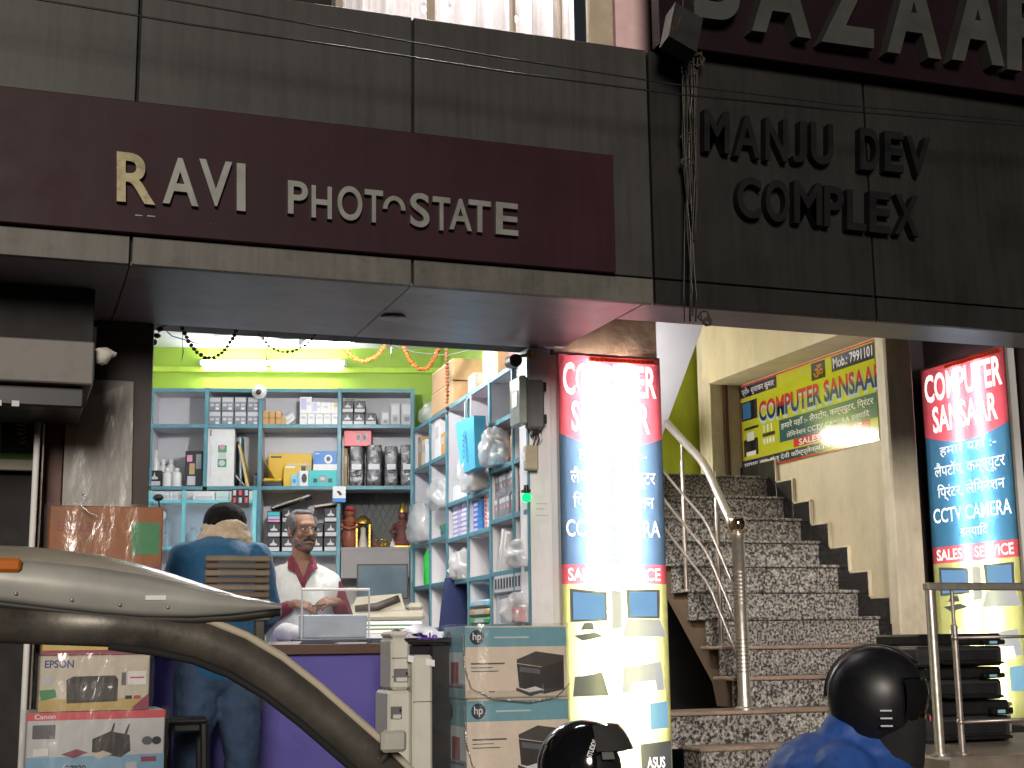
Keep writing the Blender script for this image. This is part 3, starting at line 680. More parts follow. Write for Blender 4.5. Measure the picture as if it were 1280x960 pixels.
# ------------------------------------------------------------------ shop shelving
ZB = [3.38, 3.125, 2.69, 2.235]; XB = [-1.82, -1.441, -1.067, -.517, -.004]
ws = thing('wall_shelf', 'white back wall shelf with teal front edges, full of boxed goods', 'shelf', FB.w(-.9, .1, FLOOR))
def board(fr, par, x0, x1, z, dep, m=SHELF, e=TEAL, th=.022, y0=0):
    b = MB(fr).box(x0, x1, y0+.012, y0+dep, z-th, z, .001).build('shelf_board', m, par)
    MB(fr).box(x0, x1, y0, y0+.0115, z-th-.003, z+.002, .002).build('edge_strip', e, b)
def upright(fr, par, x, z0, z1, dep, m=SHELF, e=TEAL, th=.022, y0=0):
    b = MB(fr).box(x-th/2, x+th/2, y0+.0125, y0+dep, z0, z1, .001).build('upright', m, par)
    MB(fr).box(x-th/2-.003, x+th/2+.003, y0-.002, y0+.0118, z0, z1, .002).build('edge_strip', e, b)
for i in range(4):
    for z in ZB[:3]: board(FB, ws, XB[i]+.015, XB[i+1]-.015, z, .255)
for k, x in enumerate(XB): upright(FB, ws, x, 1.3 if k > 1 else 2.69, 3.385, .256)
board(FB, ws, XB[2]+.015, XB[3]-.015, ZB[3], .255)
board(FB, ws, XB[3]+.015, XB[4]-.015, 2.262, .255, GREYSH, GREYSH)
MB(FB).box(-1.83, .02, .2565, .27, 1.3, 3.385).build('back_panel', SHELF, ws)
DIAM = mat('diamond_pattern_sheet', (.05, .055, .05, 1), .5, var=.4, vs=60)
MB(FB).box(XB[3]+.02, XB[4]-.02, .245, .2562, 2.265, 2.665).build('niche_sheet', DIAM, ws)
nl = MB(FB)
for k in range(-12, 14):
    for s_ in (-1, 1):
        x0 = -.26+k*.05; 
        pts = []
        for t in range(2):
            z = 2.27+.39*t; pts.append((x0+s_*.2*(t-.5)*1, .2445, z))
        if all(XB[3]+.025 < p[0] < XB[4]-.025 for p in pts): nl.tube(pts, .0018, 4)
nl_o = nl.build('niche_lattice', mat('lattice_line', (.1, .11, .1, 1), .4), ws); nl_o['kind'] = 'stuff'
MB(FB).box(XB[3]+.02, XB[4]-.02, .0, .02, 2.05, 2.238, .002).build('lower_panel', GREYSH, ws)

ss = thing('side_shelf', 'white pigeonhole shelf with teal edges along the shop side wall', 'shelf', FSD.w(1.3, .1, FLOOR))
XS = [.012, .5, .96, 1.473, 1.964, 2.418, 2.689]
bays = {0: [2.80, 2.275, 1.985, 1.7], 1: [2.80, 2.275, 1.985, 1.7], 2: [2.47, 2.245, 1.98, 1.7], 3: [2.47, 2.245, 1.98, 1.7], 4: [2.825, 2.565, 2.278, 1.985, 1.7], 5: [2.825, 2.565, 2.278, 1.985, 1.7]}
for i in range(6):
    for z in bays[i] + [3.09]: board(FSD, ss, XS[i]+.015, XS[i+1]-.015, z, .255)
for k, x in enumerate(XS): upright(FSD, ss, x, FLOOR, 3.094, .256, th=.024 if k in (2, 4, 6) else .016)
MB(FSD).box(.0, 2.7, .2565, .2615, FLOOR, 3.094).build('back_panel', SHELF, ss)

# ------------------------------------------------------------------ boxed goods on the shelves
def PR(name, c, r=.4): return mat('card_'+name, c, r, var=.08, vs=20)
C_GREY, C_LGREY, C_BLK, C_WHT, C_YEL, C_BLUE, C_TEAL, C_RED, C_PINK = PR('grey', (.2, .21, .23, 1)), PR('pale_grey', (.5, .51, .54, 1)), PR('black', (.012, .012, .014, 1)), PR('white', (.72, .72, .72, 1)), PR('yellow', (.62, .40, .03, 1)), PR('blue', (.03, .17, .48, 1)), PR('teal', (.02, .44, .44, 1)), PR('coral', (.58, .08, .1, 1)), PR('pink', (.6, .25, .4, 1))
C_TAN, C_GRN, C_LIL, C_AMB, C_SKY = PR('tan', (.42, .28, .13, 1)), PR('green', (.05, .25, .1, 1)), PR('lilac', (.45, .42, .7, 1)), PR('amber', (.5, .27, .08, 1)), PR('sky', (.25, .5, .65, 1))
CARD = mat('cardboard', (.42, .26, .13, 1), .75, var=.15, vs=14, bump=.06, bs=120)
def face_art(fr, par, x0, x1, z0, z1, y, arts):
    n = -fr.y
    for k, a in enumerate(arts):
        if a[0] == 'T':
            _, s, u0, v0, u1, v1, m, bold = a
            o_ = fr.w(x0+(x1-x0)*u0, y, z1+(z0-z1)*v1)
            MB().text(s, o_, fr.x*((x1-x0)*(u1-u0)), V((0, 0, (z1-z0)*(v1-v0))), n, .0015+.0004*k, bold).build('lettering', m, par)
        elif a[0] == 'P':
            _, nm, pts, m = a
            MB().poly([fr.w(x0+(x1-x0)*u, y-.0008-.0004*k, z1+(z0-z1)*v) for u, v in pts]).build(nm, m, par)
        elif a[0] == 'E':
            _, nm, u, v, ru, rv, m = a
            MB().poly([fr.w(x0+(x1-x0)*(u+ru*math.cos(q*.3927)), y-.0008-.0004*k, z1+(z0-z1)*(v+rv*math.sin(q*.3927))) for q in range(16)]).build(nm, m, par)
        else:
            nm, u0, v0, u1, v1, m = a
            MB().poly([fr.w(x0+(x1-x0)*u, y-.0008-.0004*k, z1+(z0-z1)*v) for u, v in ((u0, v0), (u1, v0), (u1, v1), (u0, v1))]).build(nm, m, par)
def pbox(fr, px, z0, z1, y, dep, m, name, label, cat, group=None, arts=(), c=.002, xx=None, lid=True):
    """a carton whose front spans the photo columns px on frame plane y, standing at z0"""
    py = 560
    if xx is None: x0, x1 = fr.at(px[0], py, y).x, fr.at(px[1], py, y).x
    else: x0, x1 = xx
    if z1 is None: z1 = z0+.1
    t = thing(name, label, cat, fr.w((x0+x1)/2, y+dep/2, z0), group)
    MB(fr).box(x0, x1, y, y+dep, z0+.0005, z1, c).build('carton', m, t)
    if lid: MB(fr).box(x0+(x1-x0)*.04, x1-(x1-x0)*.04, y+dep*.46, y+dep*.54, z1, z1+.0008).build('tape', C_LGREY, t)
    face_art(fr, t, x0, x1, z0, z1, y, arts)
    return t, x0, x1
def bz(py, px=355, y=.03): return FB.at(px, py, y).z
INK = [('top_band', .06, .08, .94, .36, C_LGREY), ('spot', .12, .5, .42, .68, C_LGREY), ('spot', .56, .5, .86, .68, C_LGREY), ('spot', .12, .76, .42, .92, C_GREY), ('spot', .56, .76, .86, .92, C_WHT)]
z0 = ZB[1]+.001
t, x0, x1 = pbox(FB, (260, 275), z0, z0+.1, .035, .16, C_GREY, 'ink_box', 'small grey ink carton in the block of eight below the green wall', 'carton', 'grey ink cartons on the top back shelf', INK)
for r in range(2):
    for c in range(4):
        if r+c: copy_tree(t, t.location + FB.x*(c*.0885+random.uniform(-.002, .002)) + FB.y*random.uniform(0, .006) + V((0, 0, r*.1015)))
# small amber cartons, a spool and a tilted white carton
t, x0, x1 = pbox(FB, (328, 335), z0, z0+.05, .04, .1, C_AMB, 'amber_box', 'tiny amber carton in the pile of six beside the ink cartons', 'carton', 'tiny amber cartons on the top back shelf', [('label', .15, .2, .85, .6, C_TAN)])
for r in range(2):
    for c in range(3):
        if r+c: copy_tree(t, t.location + FB.x*(c*.044) + V((0, 0, r*.0515)))
t = thing('tape_roll', 'brown tape roll lying beside the tilted white carton on the top shelf', 'tape', FB.w(FB.at(352, 520).x, .07, z0))
MB(FB).lathe([(.018, 0), (.032, 0), (.032, .03), (.018, .03)], (FB.at(352, 520).x, .085, z0+.033), 18, (0, -1, 0)).build('roll', C_TAN, t, 'auto')
fr_ = Fr(FB.w(FB.at(355, 520).x, .06, z0), -.2574)
t = thing('tilted_box', 'small white carton tipped on its corner on the top shelf', 'carton', fr_.o)
mb = MB(fr_); mb.poly([fr_.w(0.02, 0, 0.002), fr_.w(.075, 0, .05), fr_.w(.05, 0, .095), fr_.w(-.005, 0, .045)], fr_.y*.05); mb.build('carton', C_WHT, t); MB(fr_).poly([fr_.w(.02, -.001, .02), fr_.w(.06, -.001, .055), fr_.w(.05, -.001, .07), fr_.w(.012, -.001, .035)]).build('label', C_LGREY, t)
# white cartons: three above a low row
LBLW = [('label', .12, .1, .55, .75, C_LIL), ('label', .6, .3, .9, .5, C_LGREY)]
for k, (a, b, h, lab) in enumerate(((374, 389, .205, 'tallest white carton with a lilac label on the top shelf'), (389, 400, .17, 'narrow white carton with lilac label beside the tallest white one'), (400, 413, .165, 'plain white carton standing before the one with a yellow corner'))):
    pbox(FB, (a, b), z0+.082, z0+h, .045, .14, C_WHT, 'white_box', lab, 'carton', None, LBLW if k < 2 else [('label', .3, .3, .7, .5, C_LGREY)])
pbox(FB, (413, 423), z0+.082, z0+.165, .045, .14, C_WHT, 'white_box', 'white carton with a yellow corner mark next to the shelf upright', 'carton', None, [('mark', .4, .1, .8, .4, C_YEL)])
t, x0, x1 = pbox(FB, (374, 383.5), z0, z0+.0805, .04, .15, C_WHT, 'white_box', 'low white carton in the row of five under the taller white ones', 'carton', 'low white cartons on the top shelf', [('label', .2, .2, .8, .45, C_LGREY)])
for c in range(1, 5): copy_tree(t, t.location + FB.x*(c*.0555))
# black cartons with a white emblem (top shelf and the lower bay)
EMB = [('white_band', .05, .66, .95, .92, C_LGREY), ('P', 'emblem', [(.5, .1), (.57, .34), (.8, .46), (.72, .54), (.28, .54), (.2, .46), (.43, .34)], C_LGREY)]
tb, x0, x1 = pbox(FB, (427, 441), z0, z0+.086, .035, .16, C_BLK, 'toner_box', 'black toner carton with white emblem on the top shelf beside the upright', 'carton', 'black emblem cartons on the top shelf', EMB)
tb_w = x1-x0
for c, r in ((1, 0), (2, 0), (0, 1), (1, 1)): copy_tree(tb, tb.location + FB.x*(c*.0825+random.uniform(-.002, .003)) + V((0, 0, r*.0875)))
for k, (a, b, h) in enumerate(((476, 487, .1), (488, 500, .16), (501, 516, .165))):
    pbox(FB, (a, b), z0, z0+h, .06, .15, C_LGREY, 'grey_box', ['short pale grey carton beside the black emblem cartons', 'tall pale grey carton with a white face on the top shelf', 'pale grey carton in the corner of the top shelf'][k], 'carton', None, [('label', .15, .1, .85, .5, C_WHT), ('mark', .3, .6, .7, .8, C_GREY)])
# middle row
z0 = ZB[2]+.001
def bottle(px, h, r, y, lab, grp=None, m=WHITEP, capm=WHITEP, fr=FB, zb=None, name='bottle', py=590):
    x = fr.at(px, py, y).x; zb = z0 if zb is None else zb
    t = thing(name, lab, 'bottle', fr.w(x, y, zb), grp)
    MB(fr).lathe([(r*.9, 0), (r, .01), (r, h*.68), (r*.85, h*.76), (r*.45, h*.82), (r*.42, h*.86)], (x, y, zb), 16).build('body', m, t, 'auto')
    MB(fr).lathe([(r*.55, h*.85), (r*.58, h*.88), (r*.55, h*.98), (r*.4, h)], (x, y, zb), 14).build('cap', capm, t, 'auto')
    return t
for k, (px_, h, y_) in enumerate(((193.5, .275, .16), (203.5, .21, .18), (213.5, .215, .18))): bottle(px_, h, .031, y_, ['tallest white refill bottle behind the row of bottles', 'white refill bottle standing behind the short ones', 'white refill bottle standing behind the short ones'][k], None if k == 0 else 'white refill bottles on the middle shelf')
for px_ in (209, 221): bottle(px_, .135, .034, .07, 'short white refill bottle at the front of the middle shelf', 'short white bottles on the middle shelf')
pbox(FB, (186, 202.5), z0, z0+.115, .03, .12, C_BLK, 'toner_box', 'single black emblem carton in front of the white bottles', 'carton', None, EMB)
pbox(FB, (232, 254), z0, z0+.255, .05, .14, C_BLK, 'figure_box', 'black carton with a pink and tan printed picture beside the bottles', 'carton', None, [('print', .1, .12, .4, .3, C_PINK), ('print', .25, .35, .55, .65, C_TAN), ('print', .15, .7, .6, .95, C_LGREY), ('print', .62, .1, .92, .5, C_GREY)])
pbox(FB, (259, 293), z0, z0+.415, .03, .1, C_WHT, 'tall_white_box', 'tall white carton with a small green printed picture on the middle shelf', 'carton', None, [('print', .1, .04, .14, .14, C_BLK), ('print', .4, .3, .72, .42, C_GRN), ('E', 'print', .55, .33, .1, .045, C_PINK), ('print', .42, .42, .7, .52, C_LGREY), ('print', .4, .53, .72, .67, C_GRN), ('E', 'print', .55, .6, .12, .05, C_LGREY), ('print', .14, .3, .16, .85, C_LGREY)])
def folder(px0, px1, h, y, lean, m, lab):
    x0, x1 = FB.at(px0, 590, y).x, FB.at(px1, 590, y).x
    t = thing('folder', lab, 'folder', FB.w((x0+x1)/2, y+.08, z0))
    MB(FB).poly([FB.w(x0-lean, y, z0+h), FB.w(x0-lean+.018, y, z0+h), FB.w(x1, y, z0), FB.w(x1-.02, y, z0)], FB.y*.18).build('cover', m, t)
    MB(FB).poly([FB.w(x0-lean+.003, y-.002, z0+h-.01), FB.w(x0-lean+.012, y-.002, z0+h-.01), FB.w(x1-.006, y-.002, z0+.01), FB.w(x1-.014, y-.002, z0+.01)]).build('spine_label', C_LGREY, t)
folder(300, 312, .3, .05, .02, C_YEL, 'yellow file leaning against the tall white carton')
folder(298, 303, .36, .07, .0, mat('teal_card', (.02, .12, .14, 1), .5), 'dark teal file standing behind the leaning yellow one')
folder(302, 308, .09, .04, .05, C_BLK, 'black wedge shaped file lying below the yellow file')
pbox(FB, (318, 323), z0, z0+.1, .06, .12, mat('card_slate', (.05, .08, .1, 1), .4), 'slate_box', 'narrow slate coloured carton against the shelf upright', 'carton', None, [('mark', .2, .2, .8, .4, C_GREY)])
pbox(FB, (336, 390), z0, z0+.245, .12, .1, C_YEL, 'yellow_box', 'wide yellow carton standing behind the smaller yellow one', 'carton', None, [('print', .05, .08, .3, .13, C_BLK), ('print', .45, .3, .95, .6, C_LGREY)])
pbox(FB, (355, 384), z0, z0+.155, .05, .065, C_YEL, 'yellow_box', 'small yellow carton in front of the wide one', 'carton', None, [('print', .08, .06, .5, .14, C_WHT), ('print', .75, .06, .95, .4, C_BLK)])
t = thing('yellow_envelope', 'curled yellow envelope slumped beside the yellow cartons', 'envelope', FB.w(FB.at(338, 600).x, .06, z0))
rows = []
for k in range(9):
    u = k/8; rows.append([FB.w(FB.at(328, 590, .04).x+.03*math.sin(u*3), .03+.1*v, z0+.005+.2*(1-u)**2+.012*math.sin(v*6)) + FB.x*(.11*u) for v in (0, .3, .6, 1)])
MB().strip(rows).build('sheet', C_YEL, t, True); 
MB(FB).box(FB.at(329, 600, .04).x, FB.at(354, 600, .04).x, .03, .15, z0, z0+.035, .006).build('bundle', C_BLK, t); MB(FB).box(FB.at(329, 600, .04).x, FB.at(352, 600, .04).x, .035, .15, z0+.036, z0+.06, .008).build('bundle', C_YEL, t)
pbox(FB, (392, 422), z0+.115, z0+.25, .04, .13, C_BLUE, 'webcam_box', 'blue and white webcam carton on top of the turquoise one', 'carton', None, [('white_band', 0, .68, 1, 1, C_WHT), ('E', 'print', .62, .42, .17, .24, C_WHT), ('E', 'print', .62, .4, .09, .13, C_BLK), ('print', .08, .1, .25, .16, C_WHT)])
pbox(FB, (386.5, 422), z0, z0+.113, .03, .13, C_TEAL, 'speaker_box', 'turquoise carton with a printed black speaker set', 'carton', None, [('print', .36, .3, .62, .75, C_GREY), ('print', .41, .4, .57, .62, C_LGREY), ('print', .16, .5, .3, .76, C_BLK), ('print', .68, .5, .82, .76, C_BLK)])
pbox(FB, (373, 386), z0, z0+.11, .025, .05, C_WHT, 'mouse_box', 'small white carton with a black oval print beside the turquoise carton', 'carton', None, [('E', 'print', .6, .48, .26, .3, C_BLK), ('print', 0, 0, .2, 1, C_SKY)])
pbox(FB, (364.5, 372.5), z0, z0+.085, .025, .05, C_SKY, 'cable_box', 'smallest light blue carton on the middle shelf', 'carton', None, [('print', .3, .4, .7, .7, C_BLUE)])
pbox(FB, (430, 464), z0+.29, z0+.40, .06, .14, C_RED, 'coral_box', 'coral red carton with two dark squares above the wrapped toner bags', 'carton', None, [('print', .44, .2, .6, .72, C_GREY), ('print', .67, .2, .83, .72, C_GREY), ('print', .47, .3, .57, .6, C_BLK), ('print', .7, .3, .8, .6, C_BLK)])
FOIL = mat('crinkled_foil_film', (.09, .09, .095, 1), .2, metal=.55, var=.7, vs=26, bump=1, bs=34, spec=.9)
for k, (a, b) in enumerate(((436, 455), (457, 478), (480, 498), (500, 517))):
    x0_, x1_ = FB.at(a, 590, .05).x, FB.at(b, 590, .05).x
    t = thing('toner_bag', 'black toner cartridge wrapped in shiny crinkled film below the coral carton', 'toner cartridge', FB.w((x0_+x1_)/2, .12, z0), 'film wrapped toner cartridges on the middle shelf')
    rr = []
    for j in range(12):
        zf = j/11; z_ = z0+.002+zf*(.285+.01*(k % 2)); pin = 1-.1*max(0, zf-.9)/.1-.05*max(0, .1-zf)/.1
        ring = []
        for q in range(16):
            an = 2*math.pi*q/16; cx_, sx_ = math.cos(an), math.sin(an)
            ex = abs(cx_)**.28*math.copysign(1, cx_); ey = abs(sx_)**.28*math.copysign(1, sx_)
            ring.append(FB.w((x0_+x1_)/2 + (x1_-x0_)/2*pin*ex*(1+random.uniform(-.07, .05)), .13+.085*pin*ey*(1+random.uniform(-.1, .06)), z_))
        rr.append(ring+[ring[0]])
    MB().strip(rr).build('film', FOIL, t, True)
    MB(FB).box(x0_+.006, x1_-.006, .07, .19, z0+.01, z0+.27, .01).build('cartridge', C_BLK, t)
    MB(FB).box(x0_+.02, x1_-.02, .039, .041, z0+.12, z0+.16).build('label', C_LGREY, t)
pbox(FB, (430, 434.5), z0, z0+.27, .04, .15, mat('card_ochre', (.2, .13, .03, 1), .5), 'ochre_file', 'thin ochre file wedged beside the wrapped toner cartridges', 'file', None, [('label', .2, .2, .8, .4, C_TAN)])
# lower bay behind the shopkeeper: rows of black emblem cartons
z0 = ZB[3]+.001
t, x0, x1 = pbox(FB, (336, 352), z0, z0+.1, .035, .16, C_BLK, 'toner_box', 'black toner carton with white emblem on the shelf behind the shopkeeper', 'carton', 'black emblem cartons behind the shopkeeper', EMB)
for r in range(3):
    for c in range(5):
        if r == 2 and c not in (1, 4): continue
        if r+c: copy_tree(t, t.location + FB.x*(c*.098+random.uniform(-.002, .003)) + FB.y*random.uniform(0, .006) + V((0, 0, r*.1015)))
pbox(FB, (336, 352), z0+.204, z0+.285, .035, .16, C_BLK, 'ribbon_box', 'black carton with teal and pink stripes on the emblem cartons', 'carton', None, [('stripe', .05, .1, .95, .4, C_TEAL), ('stripe', .05, .45, .95, .7, C_LIL), ('stripe', .05, .75, .95, .95, C_PINK)])
for k, (a, b, h, s_, m) in enumerate(((338, 388, .3, .09, C_BLK), (345, 380, .315, .06, C_YEL), (392, 420, .31, .02, C_TAN))):
    x0_, x1_ = FB.at(a, 640, .05).x, FB.at(b, 640, .05).x
    t = thing('document_file', ['black file lying aslant on the emblem cartons', 'yellow file lying aslant beside the black file', 'tan file lying flat above the emblem cartons by the upright'][k], 'file', FB.w((x0_+x1_)/2, .1, z0+.3))
    MB().poly([FB.w(x0_, .05, z0+h), FB.w(x1_, .05, z0+h+s_), FB.w(x1_, .05, z0+h+s_+.016), FB.w(x0_, .05, z0+h+.016)], FB.y*.18).build('cover', m, t)
    MB().poly([FB.w(x0_+.01, .048, z0+h+.003), FB.w(x1_-.01, .048, z0+h+s_+.001), FB.w(x1_-.01, .048, z0+h+s_+.012), FB.w(x0_+.01, .048, z0+h+.013)], FB.y*.1).build('pages', C_LGREY, t)
# hanging price card on the upright
p = FB.pl(-.03).at(424, 620); x_ = FB.loc(p).x
t = thing('blister_card', 'white and blue blister card hanging from the shelf edge over the niche', 'card', FB.w(x_, -.03, 2.60))
MB(FB).box(x_-.045, x_+.045, -.032, -.029, 2.575, 2.685, .001).build('card', C_WHT, t); MB(FB).box(x_-.045, x_+.045, -.0335, -.0325, 2.575, 2.602).build('blue_band', C_BLUE, t)
MB(FB).poly([FB.w(x_-.02, -.034, 2.65), FB.w(x_, -.034, 2.655), FB.w(x_+.022, -.034, 2.628), FB.w(x_+.006, -.034, 2.618)]).build('printed_reader', C_BLK, t); MB(FB).tube([(x_, -.031, 2.684), (x_, -.02, 2.70), (x_, -.004, 2.695)], .002, 5).build('hook', C_LGREY, t)
# shrine niche: clay and gilt figurines
CLAY, GILT = mat('red_clay', (.2, .06, .03, 1), .6, var=.3, vs=25), mat('gilt', (.6, .38, .08, 1), .25, metal=.9)
zn = 2.263
def pot(px, prof, m, name, lab, cat, extra=None, y=.12):
    x = FB.at(px, 670, y).x; t = thing(name, lab, cat, FB.w(x, y, zn)); MB(FB).lathe(prof, (x, y, zn), 18).build('body', m, t, 'auto')
    if extra: extra(t, x, y)
    return t
def clay_head(t, x, y):
    MB(FB).ell((x, y, zn+.245), (.04, .035, .035), 14, 10).build('head', CLAY, t, True); MB(FB).ell((x+.003, y-.02, zn+.275), (.038, .03, .018), 12, 8).build('turban', mat('red_cloth', (.35, .03, .04, 1), .8), t, True)
    for s_ in (-1, 1): MB(FB).tube([(x+s_*.05, y, zn+.2), (x+s_*.075, y-.03, zn+.16), (x+s_*.0, y-.055, zn+.13)], [.014, .012, .01], 8).build('arm', CLAY, t, True)
pot(437, [(.045, 0), (.06, .05), (.055, .11), (.035, .15), (.05, .19), (.03, .22)], CLAY, 'clay_figurine', 'brown clay figurine with red turban and folded arms in the niche', 'figurine', clay_head)
def gilt_frame(t, x, y):
    for s_ in (-1, 1): MB(FB).box(x+s_*.045-.008, x+s_*.045+.008, y-.02, y+.02, zn, zn+.17, .003).build('pillar', GILT, t)
    MB(FB).lathe([(.065, 0), (.06, .02), (.03, .045), (.008, .06)], (x, y, zn+.17), 14).build('dome', GILT, t, 'auto')
pot(454, [(.035, 0), (.03, .04), (.018, .1), (.02, .14), (.006, .155)], mat('pale_stone', (.45, .4, .33, 1), .6), 'gilt_shrine', 'small gilt shrine with two pillars next to the clay figurine', 'shrine', gilt_frame, .1)
DRC = mat('dark_red_clay', (.1, .03, .025, 1), .6, var=.3, vs=25)
def robe(t, x, y):
    MB(FB).ell((x, y, zn+.225), (.032, .03, .036), 14, 10).build('head', DRC, t, True); MB(FB).lathe([(.034, 0), (.03, .02), (.012, .05), (.016, .06), (.003, .075)], (x, y, zn+.25), 14).build('crown', GILT, t, 'auto')
    for s_ in (-1, 1): MB(FB).tube([(x+s_*.05, y, zn+.165), (x+s_*.078, y-.015, zn+.12), (x+s_*.06, y-.055, zn+.1)], [.018, .014, .011], 8).build('arm', DRC, t, True)
    MB(FB).box(x-.08, x+.08, y-.06, y+.06, zn+.0005, zn+.018, .004).build('plinth', GILT, t)
pot(503, [(.078, .0185), (.08, .035), (.055, .06), (.04, .09), (.052, .14), (.058, .165), (.03, .185), (.02, .2)], DRC, 'red_statue', 'dark red seated statue with gilt crown at the corner end of the niche', 'statue', robe)
for px_, m, r_, lab in ((470, CLAY, .022, 'tiny red clay pot in the middle of the niche'), (477, GILT, .016, 'tiny gilt bowl in the niche'), (482, GILT, .02, 'tiny gilt figure with handles in the niche'), (491, WHITEP, .02, 'tiny white figurine beside the dark red statue')):
    pot(px_, [(r_*.7, 0), (r_, r_*.8), (r_*.6, r_*1.6), (r_*.8, r_*2), (r_*.3, r_*2.3)], m, 'niche_trinket', lab, 'trinket', lambda t, x, y: MB(FB).ell((x, y, zn+.055), .01, 10, 8).build('knob', GILT, t, True), .07)

# ------------------------------------------------------------------ cyan glazed cabinet below the back shelf
yc = -.14
cc = thing('glass_cabinet', 'cyan framed glass cabinet of jars below the white bottles', 'cabinet', FB.w(-1.4, yc, FLOOR))
xl, xm, xr = FB.at(186, 680, yc).x, FB.at(228, 680, yc).x, FB.at(317, 680, yc).x
zs = [FB.at(240, v, yc).z for v in (613, 627, 685, 770)]
for x in (xl, xm, xr): MB(FB).box(x-.014, x+.014, yc, yc+.02, FLOOR+.05, zs[0], .003).build('stile', CYAN, cc)
for z in (zs[1], zs[2], zs[3]):
    for a, b in ((xl+.015, xm-.015), (xm+.015, xr-.015)): MB(FB).box(a, b, yc+.001, yc+.02, z-.013, z+.013, .003).build('rail', CYAN, cc)
for z in (zs[1]-.015, zs[2]-.015, zs[3]-.015): MB(FB).box(xl+.015, xr-.015, yc+.021, .0, z, z+.012).build('cabinet_shelf', WHITEP, cc)
for a, b in ((xl+.015, xm-.015), (xm+.015, xr-.015)): MB(FB).box(a, b, yc+.006, yc+.01, zs[2]+.014, zs[1]-.014).build('glass_pane', clear_film('cabinet_glass', (.85, .95, 1, 1), .12, .05, 3, .02, .05), cc)
MB(FB).box(xl-.02, xr+.02, .001, .012, FLOOR+.05, zs[0]+.01).build('cabinet_back', SHELF, cc)
t, a, b = pbox(FB, None, zs[1]-.002, zs[1]+.068, yc+.03, .08, C_WHT, 'white_box', 'thin white carton in the row on the glass cabinet', 'carton', 'thin white cartons on the glass cabinet', [('label', .15, .3, .85, .6, C_LGREY)], xx=(xl+.03, xl+.058))
for k in range(1, 6): copy_tree(t, t.location + FB.x*(k*.0305))
for k, (a, b, lab) in enumerate(((243, 270, 'wide white carton above the cabinet beside the thin row'), (271, 287, 'pale green carton above the glass cabinet'))): pbox(FB, (a, b), zs[1]-.002, zs[1]+.07, yc+.03, .09, C_WHT if k == 0 else PR('mint', (.5, .65, .6, 1)), 'white_box', lab, 'carton', None, [('label', .1, .4, .9, .7, C_LGREY)])
x0_, x1_ = FB.at(289, 630, yc-.02).x, FB.at(311, 630, yc-.02).x; zt = FB.at(300, 611, yc-.02).z; zb = FB.at(300, 634, yc-.02).z
t = thing('battery_card', 'dark hanging card of red battery cells on the glass cabinet', 'card', FB.w((x0_+x1_)/2, yc-.02, zb)); MB(FB).box(x0_, x1_, yc-.02, yc-.012, zb, zt, .002).build('card', C_BLK, t)
for k in range(3):
    for r in range(2): MB(FB).lathe([(.011, 0), (.011, .035)], (x0_+.02+k*.04, yc-.022, zb+.03+r*.05), 10).build('cell', C_RED if (k+r) % 2 == 0 else C_LGREY, t, 'auto')
for k, px_ in enumerate((205, 243, 258, 295)):
    bottle(px_, .12+.03*(k % 2), .045, -.06, 'clear plastic jar standing inside the glass cabinet', 'jars inside the glass cabinet', mat('cloudy_jar', (.5, .55, .57, 1), .25, var=.2), C_LGREY, zb=zs[2], name='jar', py=660)
p = FB.at(198, 622, yc-.1)
t = thing('clip_lamp', 'small black clip lamp with white base before the glass cabinet', 'lamp', FB.w(p.x, yc-.1, p.z-.11))
MB(FB).ell((p.x, yc-.1, p.z), (.035, .03, .025), 12, 8).build('head', BLACKP, t, True); MB(FB).tube([(p.x, yc-.1, p.z), (p.x+.01, yc-.1, p.z-.06), (p.x+.02, yc-.1, p.z-.09)], .007, 6).build('neck', BLACKP, t); MB(FB).lathe([(.036, 0), (.036, .012), (.01, .014)], (p.x+.02, yc-.09, p.z-.12), 16, (0, -1, 0)).build('base', WHITEP, t, 'auto'); MB(FB).box(p.x+.005, p.x+.035, yc-.095, yc-.001, p.z-.13, p.z-.115, .003).build('clamp', BLACKP, t)

# ------------------------------------------------------------------ goods on the side shelf
def sx(px, py, y=.02): return FSD.at(px, py, y).x
POLY = clear_film('milky_polythene', (.97, .98, .99, 1), .1, .22, 16, .7, .34)
def crumple(mb, c, r, seed, n=26, m=18, amp=.28):
    vs, c = [], mb.fr.w(*c)
    for i in range(m+1):
        th = math.pi*i/m
        for k in range(n):
            ph = 2*math.pi*k/n; u = V((math.sin(th)*math.cos(ph), math.sin(th)*math.sin(ph), math.cos(th)))
            q = u*1.25+V((seed*3.1, seed*1.7, 0)); f = 1+amp*(.6-2.4*abs(mnoise.noise(q)))+amp*.3*(.3-abs(mnoise.noise(q*2.9)))
            sq = lambda a: math.copysign(abs(a)**.75, a)
            z = max(-.72, u.z*f)
            vs.append(c + mb.fr.x*(r[0]*sq(u.x)*f) + mb.fr.y*(r[1]*sq(u.y)*f) + V((0, 0, r[2]*z)))
    mb.add(vs, [(i*n+k, (i+1)*n+k, (i+1)*n+(k+1) % n, i*n+(k+1) % n) for i in range(m) for k in range(n)], True); return mb
_seed = [0]
